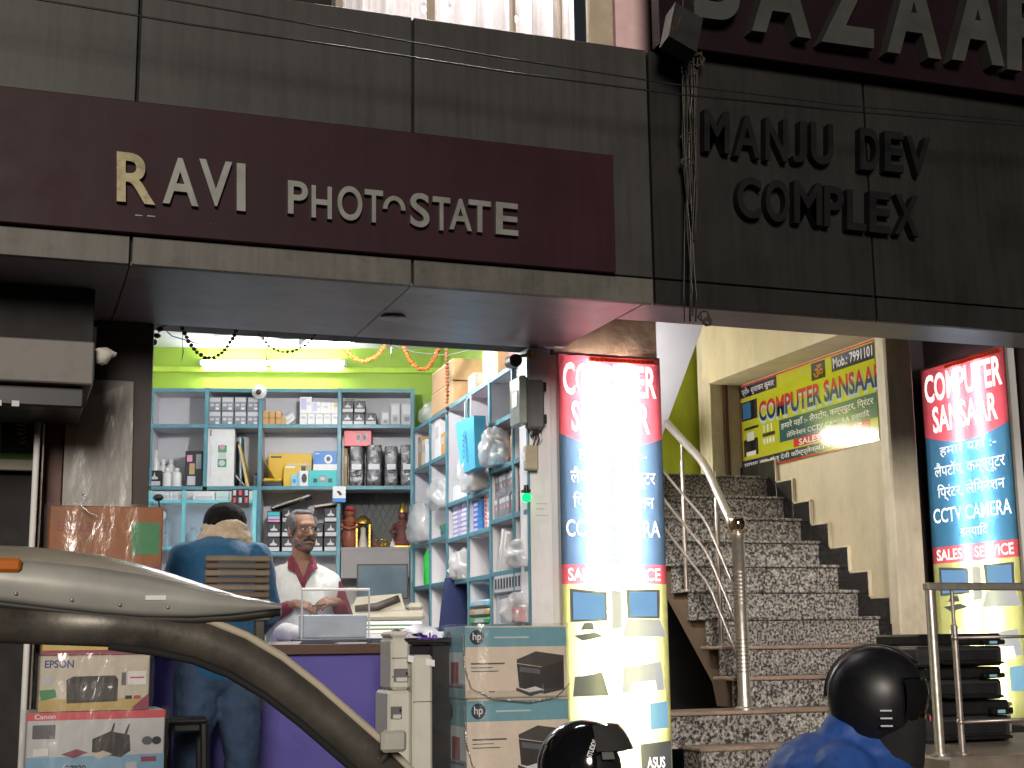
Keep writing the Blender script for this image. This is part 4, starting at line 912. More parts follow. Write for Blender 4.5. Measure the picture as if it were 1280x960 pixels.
def poly_bag(fr, x, y, z, r, lab, grp=None, inner=C_WHT):
    t = thing('plastic_bag', lab, 'bag', fr.w(x, y, z), grp); _seed[0] += 1; r = (r[0]*.82, r[1]*.8, r[2]*.85)
    crumple(MB(fr), (x, y, z+r[2]*.72), r, _seed[0]).build('film', POLY, t, True)
    for k in range(3): MB(fr).box(x-r[0]*.6+k*r[0]*.42, x-r[0]*.6+k*r[0]*.42+r[0]*.38, y-r[1]*.3, y+r[1]*.4, z+.002, z+r[2]*(.7+.25*((k*7+_seed[0]) % 3)/2), .006).build('contents', inner if k != 1 else C_LGREY, t)
    crumple(MB(fr), (x+r[0]*.2, y, z+r[2]*1.55), (r[0]*.3, r[1]*.25, r[2]*.3), _seed[0]+.5, 12, 8, .5).build('knot', POLY, t, True)
# on top of the shelf
for k, (a, b, v0, v1, lab) in enumerate(((541, 590, 484, 505, 'larger brown cardboard box at the bottom of the pair on the side shelf'), (543, 592, 462, 484, 'brown cardboard box stacked on top of the other on the side shelf'))):
    z0_ = 3.092 + k*.145; pbox(FSD, None, z0_, z0_+.142, .0, .25, CARD, 'cardboard_box', lab, 'box', None, [('tape', .0, .0, 1, .06, C_TAN)], c=.004, xx=(.56+.02*k, 1.14+.01*k))
poly_bag(FSD, .26, .1, 3.092, (.2, .12, .11), 'crumpled milky bag on the side shelf beside the cardboard pair')
pbox(FSD, None, 3.092, 3.25, .08, .16, mat('card_clear_pack', (.55, .5, .42, 1), .3, var=.4, vs=15), 'film_pack', 'film wrapped pack standing beside the cardboard pair on the side shelf', 'pack', None, [('label', .2, .1, .8, .5, C_LGREY)], xx=(1.2, 1.36))
pbox(FSD, None, 3.092, 3.4, .06, .18, mat('card_peach', (.42, .26, .14, 1), .5), 'peach_box', 'tall peach carton on top of the side shelf near the street', 'carton', None, [('label', .1, .3, .8, .8, C_WHT)], xx=(1.62, 1.95))
pbox(FSD, None, 3.092, 3.3, .08, .16, mat('card_red_print', (.4, .12, .14, 1), .5, var=.6, vs=30), 'printed_box', 'red patterned carton at the street end of the side shelf top', 'carton', None, [('label', .1, .5, .9, .8, C_LGREY)], xx=(2.1, 2.4))
# far bays (0,1)
for k, (x, h, w_, m, lab) in enumerate(((.07, .22, .1, C_TAN, 'tan carton at the far end of the side shelf'), (.2, .18, .1, C_WHT, 'white carton next to the tan one at the far end'), (.56, .27, .14, C_WHT, 'tall white carton in the second bay of the side shelf'), (.74, .15, .1, C_AMB, 'amber carton before the tall white one on the side shelf'), (.86, .24, .07, C_LGREY, 'pale grey carton against the third upright of the side shelf'))):
    pbox(FSD, None, 2.801, 2.801+h, .02, .15, m, 'carton', lab, 'carton', None, [('label', .15, .2, .85, .5, C_LGREY)], xx=(x, x+w_))
for k, x in enumerate((.33, .4, .46)): bottle(None, .17, .028, .05, 'little white bottle among the cartons at the far end of the side shelf', 'little bottles on the side shelf', fr=type('F', (), {'at': lambda s, a, b, c=0, x=x: V((x, 0, 0)), 'w': FSD.w, 'x': FSD.x, 'y': FSD.y})(), zb=2.801)
poly_bag(FSD, .3, .02, 2.276, (.22, .14, .18), 'largest milky bag bulging from the far bay of the side shelf')
poly_bag(FSD, .75, .04, 2.46, (.2, .13, .13), 'milky bag bulging from the second bay, higher than the largest')
pbox(FSD, None, 2.276, 2.45, .1, .12, C_BLUE, 'blue_pack', 'blue carton behind the largest milky bag', 'carton', None, [('label', .2, .2, .8, .5, C_LGREY)], xx=(.04, .2))
pbox(FSD, None, 2.276, 2.36, .03, .1, mat('jar_green', (.02, .16, .12, 1), .3), 'green_tub', 'dark green tub on the white board of the side shelf', 'tub', None, [('lid_band', 0, 0, 1, .3, C_GRN)], c=.02, xx=(.66, .82))
t = thing('green_bottle', 'bright green tall bottle with white cap on the side shelf', 'bottle', FSD.w(.31, .06, 1.986))
MB(FSD).lathe([(.05, 0), (.054, .01), (.054, .2), (.04, .23)], (.31, .06, 1.986), 16).build('body', mat('green_plastic', (.02, .5, .06, 1), .3), t, 'auto'); MB(FSD).lathe([(.035, .23), (.036, .27), (.02, .275)], (.31, .06, 1.986), 14).build('cap', WHITEP, t, 'auto')
pbox(FSD, None, 1.986, 2.2, .08, .14, mat('fan_white', (.6, .6, .58, 1), .5), 'white_carton', 'white carton behind the green bottle', 'carton', None, [('label', .3, .2, .7, .4, C_LGREY)], xx=(.04, .24))
# middle bays (2,3)
for k in range(3): pbox(FSD, None, 2.471, 2.6-.01*k, .03, .16, C_WHT, 'tub_box', 'white tub in the row in the middle bay of the side shelf', 'tub', 'white tubs on the side shelf', [('lid_band', 0, .0, 1, .2, C_LGREY)], c=.012, xx=(1.0+.145*k, 1.135+.145*k))
pbox(FSD, None, 2.601, 2.74, .05, .16, C_LGREY, 'grey_carton', 'grey carton standing on the white tubs', 'carton', None, [('label', .1, .2, .6, .7, C_WHT)], xx=(1.02, 1.28))
poly_bag(FSD, 1.72, .0, 2.471, (.17, .13, .17), 'clear bag of beige and red goods in the fourth bay of the side shelf', None, mat('mixed_goods', (.5, .38, .25, 1), .6, var=.9, vs=40))
t = thing('red_packet', 'flat red packet lying over the clear bag of goods', 'packet', FSD.w(1.7, .04, 2.79)); MB(FSD).box(1.5, 1.9, -.01, .1, 2.79, 2.83, .01).build('wrapper', C_RED, t); MB(FSD).box(1.55, 1.75, -.012, -.0105, 2.8, 2.82).build('label', C_WHT, t)
t, a, b = pbox(FSD, None, 2.246, 2.274, .03, .2, C_LIL, 'media_pack', 'flat lilac and white pack in the piles in the third bay', 'pack', 'lilac packs on the side shelf', [('label', .05, .2, .6, .8, C_WHT)], xx=(1.0, 1.2), lid=False)
for r in range(7):
    for c in range(2):
        if r+c: copy_tree(t, t.location + FSD.x*(c*.215+random.uniform(-.006, .006)) + V((0, 0, r*.0288)))
t, a, b = pbox(FSD, None, 2.246, 2.275, .03, .2, C_BLUE, 'media_pack', 'flat blue pack in the pile between lilac and red packs', 'pack', 'blue packs on the side shelf', [('label', .05, .2, .5, .8, C_LIL)], xx=(1.5, 1.69), lid=False)
for r in range(1, 6): copy_tree(t, t.location + FSD.x*random.uniform(-.006, .006) + V((0, 0, r*.0298)))
t, a, b = pbox(FSD, None, 2.246, 2.27, .03, .2, C_WHT, 'disc_pack', 'flat white pack with red print in the tall pile by the upright', 'pack', 'white and red packs on the side shelf', [('label', .05, .2, .3, .8, C_RED), ('label', .5, .2, .9, .8, C_LIL)], xx=(1.74, 1.93), lid=False)
for r in range(1, 11): copy_tree(t, t.location + FSD.x*random.uniform(-.008, .008) + V((0, 0, r*.0248)))
poly_bag(FSD, 1.3, .02, 1.981, (.12, .1, .12), 'small crumpled bag alone in the third bay, second row from the bottom')
# street-end bays (4,5)
t, a, b = pbox(FSD, None, 2.826, 2.852, .02, .2, C_WHT, 'paper_pack', 'white paper pack in the tall pile beside the meter box', 'pack', 'white paper packs by the meter box', [('label', .1, .2, .7, .8, C_LGREY)], xx=(2.44, 2.66), lid=False)
for r in range(1, 9): copy_tree(t, t.location + FSD.x*random.uniform(-.008, .008) + V((0, 0, r*.0268)))
t, a, b = pbox(FSD, None, 2.279, 2.4, .02, .16, C_GREY, 'ink_box', 'grey ink carton with coloured dots in the double row by the green bulb', 'carton', 'grey ink cartons in the side shelf', [('spot', .1, .1, .9, .3, C_LGREY), ('spot', .2, .45, .45, .6, C_RED), ('spot', .55, .45, .8, .6, C_LGREY), ('spot', .2, .72, .8, .9, C_GREY)], xx=(1.985, 2.055), lid=False)
for r in range(2):
    for c in range(9):
        if r+c: copy_tree(t, t.location + FSD.x*(c*.0745 if c < 6 else c*.0745+.012) + FSD.y*random.uniform(0, .01) + V((0, 0, r*.1225)))
t = thing('shopping_bag', 'sky blue paper shopping bag hanging before the side shelf', 'bag', FSD.w(1.9, -.09, 2.57))
mb = MB(FSD); p_ = [(1.72, -.1, 2.57), (2.02, -.1, 2.57), (2.07, -.12, 2.86), (1.66, -.12, 2.88)]
mb.poly([FSD.w(*q) for q in p_], FSD.y*.07).build('body', mat('sky_blue_paper', (.06, .36, .55, 1), .4, var=.15, bump=.2, bs=12), t)
MB().text('VIVO', FSD.w(1.84, -.125, 2.8), V((0, 0, -.16)), FSD.x*.055, -FSD.y, .0, .02).build('lettering', mat('bag_navy', (.01, .05, .2, 1), .4), t)
MB(FSD).tube([(1.8, -.1, 2.86), (1.81, -.1, 2.98), (1.9, -.09, 3.0), (1.93, -.1, 2.87)], .004, 6).build('handle', C_WHT, t)
poly_bag(FSD, 2.15, -.02, 2.566, (.12, .1, .14), 'clear bag of blue goods beside the sky blue shopping bag', None, C_SKY)
pbox(FSD, None, 2.566, 2.72, .03, .12, mat('card_orange', (.55, .22, .08, 1), .5), 'orange_pack', 'orange carton wedged by the clear bag near the switch box', 'carton', None, [('label', .2, .2, .8, .5, C_LGREY)], xx=(2.28, 2.39))
for k, (x, w_, h, le) in enumerate(((2.03, .05, .22, .1), (2.1, .04, .2, .1))):
    t = thing('white_file', ['white file leaning in the street end bay', 'thin white file leaning beside the other leaning file'][k], 'file', FSD.w(x, .1, 1.986)); MB().poly([FSD.w(x, .02, 1.987), FSD.w(x+w_*.6, .02, 1.987), FSD.w(x+w_*.6+le, .02, 1.987+h), FSD.w(x+le, .02, 1.987+h+.015)], FSD.y*.18).build('cover', C_WHT, t); MB().poly([FSD.w(x+.01, .018, 2.0), FSD.w(x+w_*.4, .018, 2.0), FSD.w(x+w_*.4+le*.6, .018, 2.1), FSD.w(x+.01+le*.6, .018, 2.1)]).build('spine_label', C_LGREY, t)
poly_bag(FSD, 2.52, .04, 1.986, (.14, .12, .1), 'milky bag beside the leaning white files')
t = thing('wicker_tray', 'white slotted plastic basket near the bottom of the side shelf', 'basket', FSD.w(2.3, .08, 1.86))
MB(FSD).box(2.03, 2.55, .0, .2, 1.862, 1.97, .01).build('body', C_LGREY, t)
for k in range(9): MB(FSD).box(2.06+k*.055, 2.085+k*.055, -.0025, -.0005, 1.89, 1.945).build('slot', C_BLK, t)
pbox(FSD, None, 1.701, 1.861, .02, .2, C_LGREY, 'grey_carton', 'pale carton under the slotted basket', 'carton', None, [('label', .2, .2, .8, .6, C_WHT)], xx=(2.02, 2.38))
poly_bag(FSD, 2.53, .0, 1.701, (.15, .12, .1), 'milky bag with a red band below the slotted basket', None, C_RED)
for k, (z, m, lab) in enumerate(((1.702, C_GRN, 'green folded pack at the bottom of the pile under the navy chair cover'), (1.75, C_TAN, 'tan folded pack in the middle of the pile by the navy chair'), (1.80, C_SKY, 'light blue folded pack topping the pile by the navy chair'))): pbox(FSD, None, z, z+.045, .0, .2, m, 'folded_pack', lab, 'pack', None, [('label', .3, .2, .8, .7, C_LGREY)], xx=(1.5, 1.9), c=.012, lid=False)
# ------------------------------------------------------------------ lights and fittings of the shop
pG = FB.pl(.24)
for k, (a, b) in enumerate(((252, 334), (338, 430))):
    p0, p1 = pG.at(a, 453), pG.at(b, 455); zz_ = (p0.z+p1.z)/2; p0.z = p1.z = zz_
    l = thing('tube_light', ['lit tube light on the green wall nearer the door pillar', 'lit tube light on the green wall over the black emblem cartons'][k], 'tube light', (p0+p1)/2)
    MB().tube([p0, p1], .019, 10, True).build('tube', TUBE, l, True)
    MB(FB).box(FB.loc(p0).x-.02, FB.loc(p1).x+.02, .262, .289, zz_-.02, zz_+.03, .004).build('batten', WHITEP, l)
    for p in (p0, p1): MB(FB).box(FB.loc(p).x-.012, FB.loc(p).x+.012, .225, .264, zz_-.024, zz_+.024, .004).build('lamp_holder', WHITEP, l)
p = PY(7.75).at(433, 425)
l = thing('ceiling_bulb', 'round lit bulb under the shop ceiling next to the flat panel lamp', 'bulb', p)
MB().ell(p, .047, 20, 14).build('glass', BULB, l, True); MB().lathe([(.022, 0), (.022, .05), (.03, .055), (.012, .06), (.012, .36)], p+V((0, 0, .035)), 14).build('holder', WHITEP, l, 'auto')
p = PY(8.6).at(402, 420)
l = thing('panel_lamp', 'flat square panel lamp hanging under the shop ceiling', 'lamp', p); MB().box(p.x-.1, p.x+.1, p.y-.2, p.y+.25, p.z-.02, p.z+.02, .004).build('case', GREYP, l); MB().box(p.x-.085, p.x+.085, p.y-.18, p.y+.23, p.z-.024, p.z-.0205).build('diffuser', glow('panel_diffuser', (.92, .97, 1, 1), 14), l); MB().box(p.x-.02, p.x+.02, p.y, p.y+.04, p.z+.02, zc+.01).build('stem', WHITEP, l)
p = PY(9.2).at(358, 417)
l = thing('ceiling_fan', 'dark brown ceiling fan motor and blades by the panel lamp', 'fan', p); MB().lathe([(.02, .06), (.075, .045), (.09, .0), (.07, -.03), (.02, -.04)], p, 20).build('motor', BROWN2, l, 'auto'); MB().tube([p, (p.x, p.y, zc+.01)], .01, 8, True).build('rod', WHITEP, l)
for k in range(3):
    t_ = .5+k*2.094; d_ = V((math.cos(t_), math.sin(t_), 0)); e_ = V((-d_.y, d_.x, 0))
    MB().poly([p+d_*.08+e_*.03, p+d_*.5+e_*.06, p+d_*.5-e_*.06, p+d_*.08-e_*.03], (0, 0, .006)).build('blade', mat('fan_blade', (.4, .36, .3, 1), .4), l)
pq = Pl(FSD.w(0, .2, 0), -FSD.y, FSD.x)
p0 = FSD.w(1.75, .22, 3.62); p1 = FSD.w(2.45, .22, 3.62)
l = thing('tube_light', 'lit tube light high on the side wall over the peach carton', 'tube light', (p0+p1)/2); MB().tube([p0, p1], .018, 10, True).build('tube', TUBE, l, True); MB(FSD).box(1.72, 2.48, .24, .2615, 3.6, 3.65, .004).build('batten', WHITEP, l)
# dome camera under the green wall
p = FB.pl(-.03).at(324, 489); x_ = FB.loc(p).x
l = thing('dome_camera', 'white dome security camera on the top edge of the back shelf', 'security camera', FB.w(x_, -.03, p.z)); MB(FB).lathe([(.05, 0), (.052, .018), (.04, .03)], (x_, .0, p.z), 20, (0, -1, 0)).build('base', WHITEP, l, 'auto'); MB(FB).ell((x_, -.035, p.z-.005), .036, 18, 12).build('ball', WHITEP, l, True); MB(FB).lathe([(.018, 0), (.019, .008), (.01, .012)], (x_, -.067, p.z-.012), 14, (0, -1, -.2)).build('lens', BLACKP, l, True)
# bullet camera, meter, switch box and bulb on the white end pillar
pe = PY(YS-.03)
p = PY(6.66).at(645, 450)
l = thing('bullet_camera', 'black bullet security camera on a bracket at the end pillar', 'security camera', p); MB().lathe([(.028, 0), (.034, .004), (.034, .13), (.03, .14)], p, 18, (.12, 1, .1)).build('body', BLACKP, l, 'auto'); MB().lathe([(.02, -.002), (.02, .0)], p, 16, (.12, 1, .1)).build('lens', mat('lens_glass', (.03, .03, .04, 1), .05), l); 
q = PY(YS-.012).at(664, 443); MB().lathe([(.024, 0), (.028, .01)], q, 14, (0, 1, 0)).build('bracket_base', mat('brass', (.4, .25, .1, 1), .3, metal=1), l, 'auto'); MB().tube([p+V((.01, .1, .02)), p+V((.04, .1, .04)), q], .01, 8, True).build('bracket_arm', GREYP, l, True)
xe = pS.at(663, 600).x
zA, zB_ = PX(xe-.05).at(662, 470).z, PX(xe-.05).at(662, 533).z
l = thing('electric_meter', 'grey electric meter box with clear front on the end pillar', 'electric meter', (xe, YS-.01, zB_))
MB().box(xe-.03, xe+.06, YS-.07, YS-.003, zB_, zA, .012).build('case', mat('meter_grey', (.12, .12, .125, 1), .4), l); MB().box(xe-.075, xe-.031, YS-.066, YS+.1, zB_+.02, zA+.02, .012).build('clear_cover', mat('smoked_cover', (.3, .33, .31, 1), .15, var=.3), l); MB().box(xe-.079, xe-.0755, YS-.03, YS+.05, zB_+.12, zB_+.2).build('display', C_LGREY, l)
for k in range(2): MB().box(xe+.062, xe+.075, YS-.06, YS-.01, zB_+.03+k*.17, zB_+.08+k*.17, .004).build('hinge', BLACKP, l)
MB().box(xe-.005, xe+.03, YS-.06, YS-.02, zB_-.03, zB_, .004).build('cable_gland', BLACKP, l)
z1_, z2_ = pe.at(662, 557).z, pe.at(662, 588).z
l = thing('switch_box', 'beige switch box with hanging wires under the meter', 'switch box', (xe, YS-.02, z2_)); MB().box(xe-.04, xe+.028, YS-.055, YS-.002, z2_, z1_, .008).build('case', mat('beige_plastic', (.42, .37, .27, 1), .5), l); MB().box(xe-.044, xe-.0405, YS-.04, YS-.015, z2_+.05, z2_+.09).build('switch', C_WHT, l)
for k in range(2): MB().tube([(xe-.0+.02*k, YS-.05, z1_), (xe+.01+.02*k, YS-.06, z1_+.03), (xe+.005+.02*k, YS-.05, zB_-.02)], .004, 6, True).build('wire', BLACKP, l, True)
MB().tube([(xe+.02, YS-.03, z1_), (xe+.055, YS-.04, z1_+.04), (xe+.06, YS-.03, z1_+.09), (xe+.02, YS-.03, z1_+.12)], .003, 6, True).build('wire', WHITEP, l, True)
p = PY(YS-.06).at(658, 622)
l = thing('green_bulb', 'small glowing green bulb on the end pillar', 'bulb', p); MB().ell(p, .024, 16, 12).build('glass', glow('green_glow', (.004, 1, .13, 1), 3), l, True); MB().lathe([(.012, 0), (.014, .02), (.012, .05)], p+V((0, 0, .014)), 12).build('holder', BLACKP, l, 'auto'); MB().box(p.x-.008, p.x+.03, p.y+.01, YS-.001, p.z+.03, p.z+.045, .003).build('arm', BLACKP, l)
a, b = pS.at(667, 622), pS.at(687, 640)
l = thing('paper_note', 'white paper note taped on the end pillar beside the green bulb', 'note', ((a.x+b.x)/2, YS, b.z-.06)); MB().box(a.x, b.x, YS-.0016, YS-.0006, b.z-.06, a.z+.02).build('sheet', C_WHT, l)
for k, v in enumerate((.25, .5, .8)): MB().poly([(a.x+.012, YS-.002, a.z-.11*v), (b.x-.012-.02*(k % 2), YS-.002, a.z-.11*v), (b.x-.012-.02*(k % 2), YS-.002, a.z-.11*v-.006), (a.x+.012, YS-.002, a.z-.11*v-.006)]).build('print_line', C_LGREY, l)

# ------------------------------------------------------------------ marigold garlands under the soffit edge
DRY, ORG_M = mat('dried_marigold', (.07, .018, .012, 1), .9, var=.5, vs=60, bump=.6, bs=200), mat('orange_marigold', (.3, .085, .012, 1), .9, var=.5, vs=60, bump=.6, bs=200)
def garland(pts, n, r, m, lab, y=6.86):
    P = [PY(y).at(*q) for q in pts]; L = [0]
    for a, b in zip(P, P[1:]): L.append(L[-1]+(b-a).length)
    def pos(s):
        for i in range(len(P)-1):
            if s <= L[i+1]: return P[i].lerp(P[i+1], (s-L[i])/max(1e-6, L[i+1]-L[i]))
        return P[-1]
    t = thing('garland', lab, 'garland', P[0], 'flower garlands under the soffit')
    MB().tube([pos(L[-1]*k/24) for k in range(25)], .0022, 5, True).build('string', mat('garland_string', (.1, .07, .04, 1), .8), t)
    f = MB()
    for k in range(n):
        c = pos(L[-1]*(k+.5)/n) + V((random.uniform(-.002, .002), random.uniform(-.003, .003), random.uniform(-.002, .002)))
        g = MB().ell(c, (r*random.uniform(.8, 1.15), r*random.uniform(.8, 1.1), r*random.uniform(.65, .95)), 9, 6, jit=.16).build('flower', m, t, True)
garland([(208, 400), (200, 412), (192, 428), (187, 440)], 5, .016, DRY, 'short dark dried garland by the brown pillar')
garland([(223, 398), (229, 414), (235, 426), (245, 440), (255, 447), (268, 447), (280, 439), (291, 423), (298, 406)], 22, .0115, DRY, 'dark dried garland looping below the soffit near the brown pillar')
garland([(318, 405), (325, 420), (338, 434), (350, 440), (365, 440), (380, 433), (390, 424), (398, 412)], 18, .009, DRY, 'thin dark garland looping between the dried one and the bulb')
garland([(425, 425), (432, 438), (444, 449), (456, 452), (470, 446), (480, 434), (484, 418)], 22, .0155, ORG_M, 'orange garland looping beside the round bulb', 8.15)
garland([(501, 418), (505, 434), (512, 450), (523, 461), (532, 462), (540, 453), (547, 440), (550, 425)], 26, .0155, ORG_M, 'orange garland looping next to the hanging strand', 8.15)
garland([(558, 418), (558.5, 450), (559, 480), (559, 505)], 20, .012, mat('brown_marigold', (.2, .07, .025, 1), .9, var=.5, vs=60, bump=.6, bs=200), 'brown garland strand hanging straight down before the cardboard pair', 7.95)
garland([(559, 508), (559, 519)], 2, .012, DRY, 'loose tail end of the straight hanging strand', 7.95)
for k, pts in enumerate(([(228, 428), (229, 440), (227, 452)], [(334, 436), (333, 450), (328, 463)], [(489, 432), (489.5, 441), (489, 450)])):
    P = [PY(6.87).at(*q) for q in pts]; t = thing('leaf_pendant', ['long dark leaf hanging from the garland nearest the pillar', 'grey leaf hanging from the thin dark garland', 'pale leaf hanging between the orange garlands'][k], 'leaf', P[-1]); MB().tube(P, [.003, .011, .002], 6, True, .25).build('blade', [DRY, GREYP, C_LGREY][k], t, True); MB().tube([P[0]+V((0, 0, .1)), P[0]], .0015, 4, True).build('string', DRY, t)
for k, (pts, r_) in enumerate((([(190, 398), (215, 420), (255, 432)], .003), ([(400, 400), (470, 425), (520, 441), (560, 444), (640, 425)], .003))):
    P = [PY(7.2+.1*k).at(*q) for q in pts]; t = tag(MB().tube(P, r_, 6, True).build('slack_wire', [BLACKP, WHITEP][k], None, True), ['thin dark wire slack under the ceiling by the brown pillar', 'pale slack wire behind the orange garlands'][k], 'wire')

# ------------------------------------------------------------------ counter and what stands on it
CT = 1.603
PURP = mat('purple_laminate', (.09, .075, .32, 1), .4, var=.1, vs=3)
cn = thing('shop_counter', 'shop counter with purple front and dark brown top', 'counter', (1.4, 7.45, FLOOR))
MB().box(.63, 2.2, 7.25, 7.27, FLOOR, CT-.05, .002).build('front_panel', PURP, cn); MB().box(.63, .65, 7.271, 7.75, FLOOR, CT-.051).box(2.18, 2.2, 7.271, 7.75, FLOOR, CT-.051).build('side_panel', PURP, cn); MB().box(.62, 2.22, 7.22, 7.78, CT-.035, CT, .004).build('counter_top', mat('lilac_top', (.3, .26, .55, 1), .35), cn); MB().box(.62, 2.22, 7.21, 7.2195, CT-.05, CT+.002, .003).build('front_edge', mat('brown_edge', (.08, .04, .025, 1), .5), cn)
for k, (a, b) in enumerate(((320, 372), (420, 455))):
    x0_, x1_ = PY(7.3).at(a, 800).x, PY(7.3).at(b, 800).x
    t = thing('paper_sheaf', ['loose sheaf of white paper on the counter before the customer', 'thin paper sheaf under the display stand'][k], 'paper', (x0_, 7.3, CT))
    for j in range(4 if k == 0 else 2): MB().box(x0_+j*.004, x1_+j*.003, 7.25-.004*j, 7.42, CT+.0012+j*.004, CT+.004+j*.004).build('sheet', C_WHT, t)
pD = PY(7.36)
xa_, xb_ = pD.at(377, 770).x, pD.at(461, 770).x; zt = pD.at(420, 737).z
t = thing('laminator', 'grey desktop machine with clear screen and white top bar on the counter', 'machine', (xa_, 7.4, CT))
MB().box(xa_-.02, xb_+.01, 7.33, 7.55, CT+.001, CT+.03, .006).build('base', mat('slate_plastic', (.04, .05, .06, 1), .4), t); MB().box(xa_+.015, xb_, 7.4, 7.52, CT+.031, pD.at(420, 768).z, .006).build('body', mat('blue_grey_plastic', (.38, .44, .52, 1), .45), t); MB().box(xa_-.004, xb_+.004, 7.345, 7.365, zt-.007, zt+.008, .004).build('top_bar', WHITEP, t)
for x in (xa_, xb_): MB().box(x-.004, x+.004, 7.35, 7.36, CT+.031, zt-.0075).build('post', GREYP, t)
MB().box(xa_+.005, xb_-.005, 7.353, 7.356, CT+.031, zt-.008).build('clear_screen', clear_film('acrylic', gl=.05, rough=.02, bs=2, bstr=.01, milky=.02), t)
for k in range(4): MB().box(xb_-.06+k*.012, xb_-.052+k*.012, 7.328, 7.3298, CT+.012, CT+.02).build('button', BLACKP, t)
t = thing('white_pouch', 'crumpled white pouch under the shopkeeper\'s hands', 'pouch', (PY(7.6).at(360, 785).x, 7.6, CT)); q = PY(7.6).at(360, 783); MB().ell((q.x, 7.62, CT+.06), (.075, .06, .055), 16, 10, jit=.08).build('pouch', mat('white_cloth', (.6, .6, .6, 1), .8, bump=.3, bs=30), t, True); MB().box(q.x-.08, q.x+.08, 7.56, 7.68, CT+.001, CT+.012, .004).build('tray', BLACKP, t)
pk = PY(7.5)
for k, (a, b, z_, m, lab) in enumerate(((481, 508, .0, mat('pink_poly', (.6, .3, .3, 1), .3, bump=.4, bs=20), 'pink packet on the counter end behind the copier'), (500, 556, .03, C_WHT, 'white printed packet with red edge on the copier end of the counter'))):
    x0_, x1_ = pk.at(a, 790).x, pk.at(b, 790).x; t = thing('packet', lab, 'packet', (x0_, 7.5, CT)); MB().box(x0_, x1_, 7.32, 7.55, CT+.002+z_, CT+.03+z_, .008).build('wrapper', m, t); MB().poly([(x0_+.03, 7.36, CT+.0315+z_), (x1_-.03, 7.36, CT+.0315+z_), (x1_-.03, 7.4, CT+.0315+z_), (x0_+.03, 7.4, CT+.0315+z_)]).build('printed_band', C_RED, t)
MB().box(2.0, 2.3, 7.3, 7.7, FLOOR, CT+.0, .01)
# desk at the back with monitor, printer, books
dk = thing('rear_desk', 'pale desk against the back shelf carrying monitor and printer', 'desk', FB.w(-.35, -.4, FLOOR)); DT = 1.665
MB(FB).box(-.75, .1, -.75, -.01, DT-.03, DT, .004).build('desk_top', SHELF, dk)
for x, y in ((-.72, -.72), (.07, -.72), (-.72, -.04), (.07, -.04)): MB(FB).box(x-.02, x+.02, y-.02, y+.02, FLOOR, DT-.031).build('leg', GREYP, dk)
yM = -.2
x0_, x1_, z0_, z1_ = FB.at(446, 725, yM).x, FB.at(510, 725, yM).x, FB.at(478, 745, yM).z, FB.at(478, 705, yM).z
t = thing('monitor', 'black framed flat monitor with dim blue screen below the niche', 'monitor', FB.w((x0_+x1_)/2, yM+.1, DT)); MB(FB).box(x0_, x1_, yM, yM+.035, z0_-.02, z1_, .004).build('frame', BLACKP, t); MB(FB).box(x0_+.012, x1_-.012, yM-.0015, yM-.0005, z0_, z1_-.012).build('screen', mat('blue_grey_screen', (.05, .09, .12, 1), .15), t); MB(FB).box((x0_+x1_)/2-.03, (x0_+x1_)/2+.03, yM+.036, yM+.06, DT+.012, z0_+.1).build('stand', BLACKP, t); MB(FB).box((x0_+x1_)/2-.1, (x0_+x1_)/2+.1, yM-.03, yM+.12, DT+.001, DT+.0115, .003).build('foot', BLACKP, t)
yP = -.55
x0_, x1_ = FB.at(432, 765, yP).x, FB.at(532, 765, yP).x; zt = FB.at(480, 742, yP).z
BEI = mat('beige_machine', (.46, .43, .34, 1), .5, var=.1)
t = thing('desktop_printer', 'beige desktop printer with dark paper feed on the rear desk', 'printer', FB.w((x0_+x1_)/2, yP+.15, DT)); w_ = x1_-x0_
MB(FB).box(x0_, x1_, yP, yP+.3, DT+.09, DT+.15, .02).build('body', BEI, t); MB(FB).poly([FB.w(x0_+.03, yP+.02, DT+.151), FB.w(x0_+.07, yP+.02, zt-.02), FB.w(x1_-.16, yP+.02, zt), FB.w(x1_-.13, yP+.02, DT+.151)], FB.y*.2).build('lid', BEI, t); MB(FB).tube([(x0_+.06, yP+.012, DT+.165), (x0_+.2, yP+.008, DT+.175), (x1_-.17, yP+.012, zt-.03)], [.02, .026, .024], 8).build('paper_feed', mat('brown_feed', (.06, .05, .04, 1), .5), t, True); MB(FB).box(x1_-.12, x1_-.01, yP+.02, yP+.28, DT+.151, DT+.2, .02).build('side_cover', BEI, t)
for k, (m, h) in enumerate(((C_TAN, .03), (C_GRN, .025), (C_LGREY, .03))):
    z_ = DT+.001+sum((.03, .025, .03)[:k]); tt = thing('register_book', ['tan register book at the bottom under the printer', 'green register book between two others under the printer', 'grey register book directly under the printer'][k], 'book', FB.w(x0_+.3, yP+.1, z_)); MB(FB).box(x0_+.1+.01*k, x1_-.02, yP-.01+.01*k, yP+.24, z_, z_+h-.002, .003).build('cover', m, tt); MB(FB).box(x0_+.105+.01*k, x1_-.025, yP-.013+.01*k, yP-.0105+.01*k, z_+.005, z_+h-.007).build('pages', C_WHT, tt)
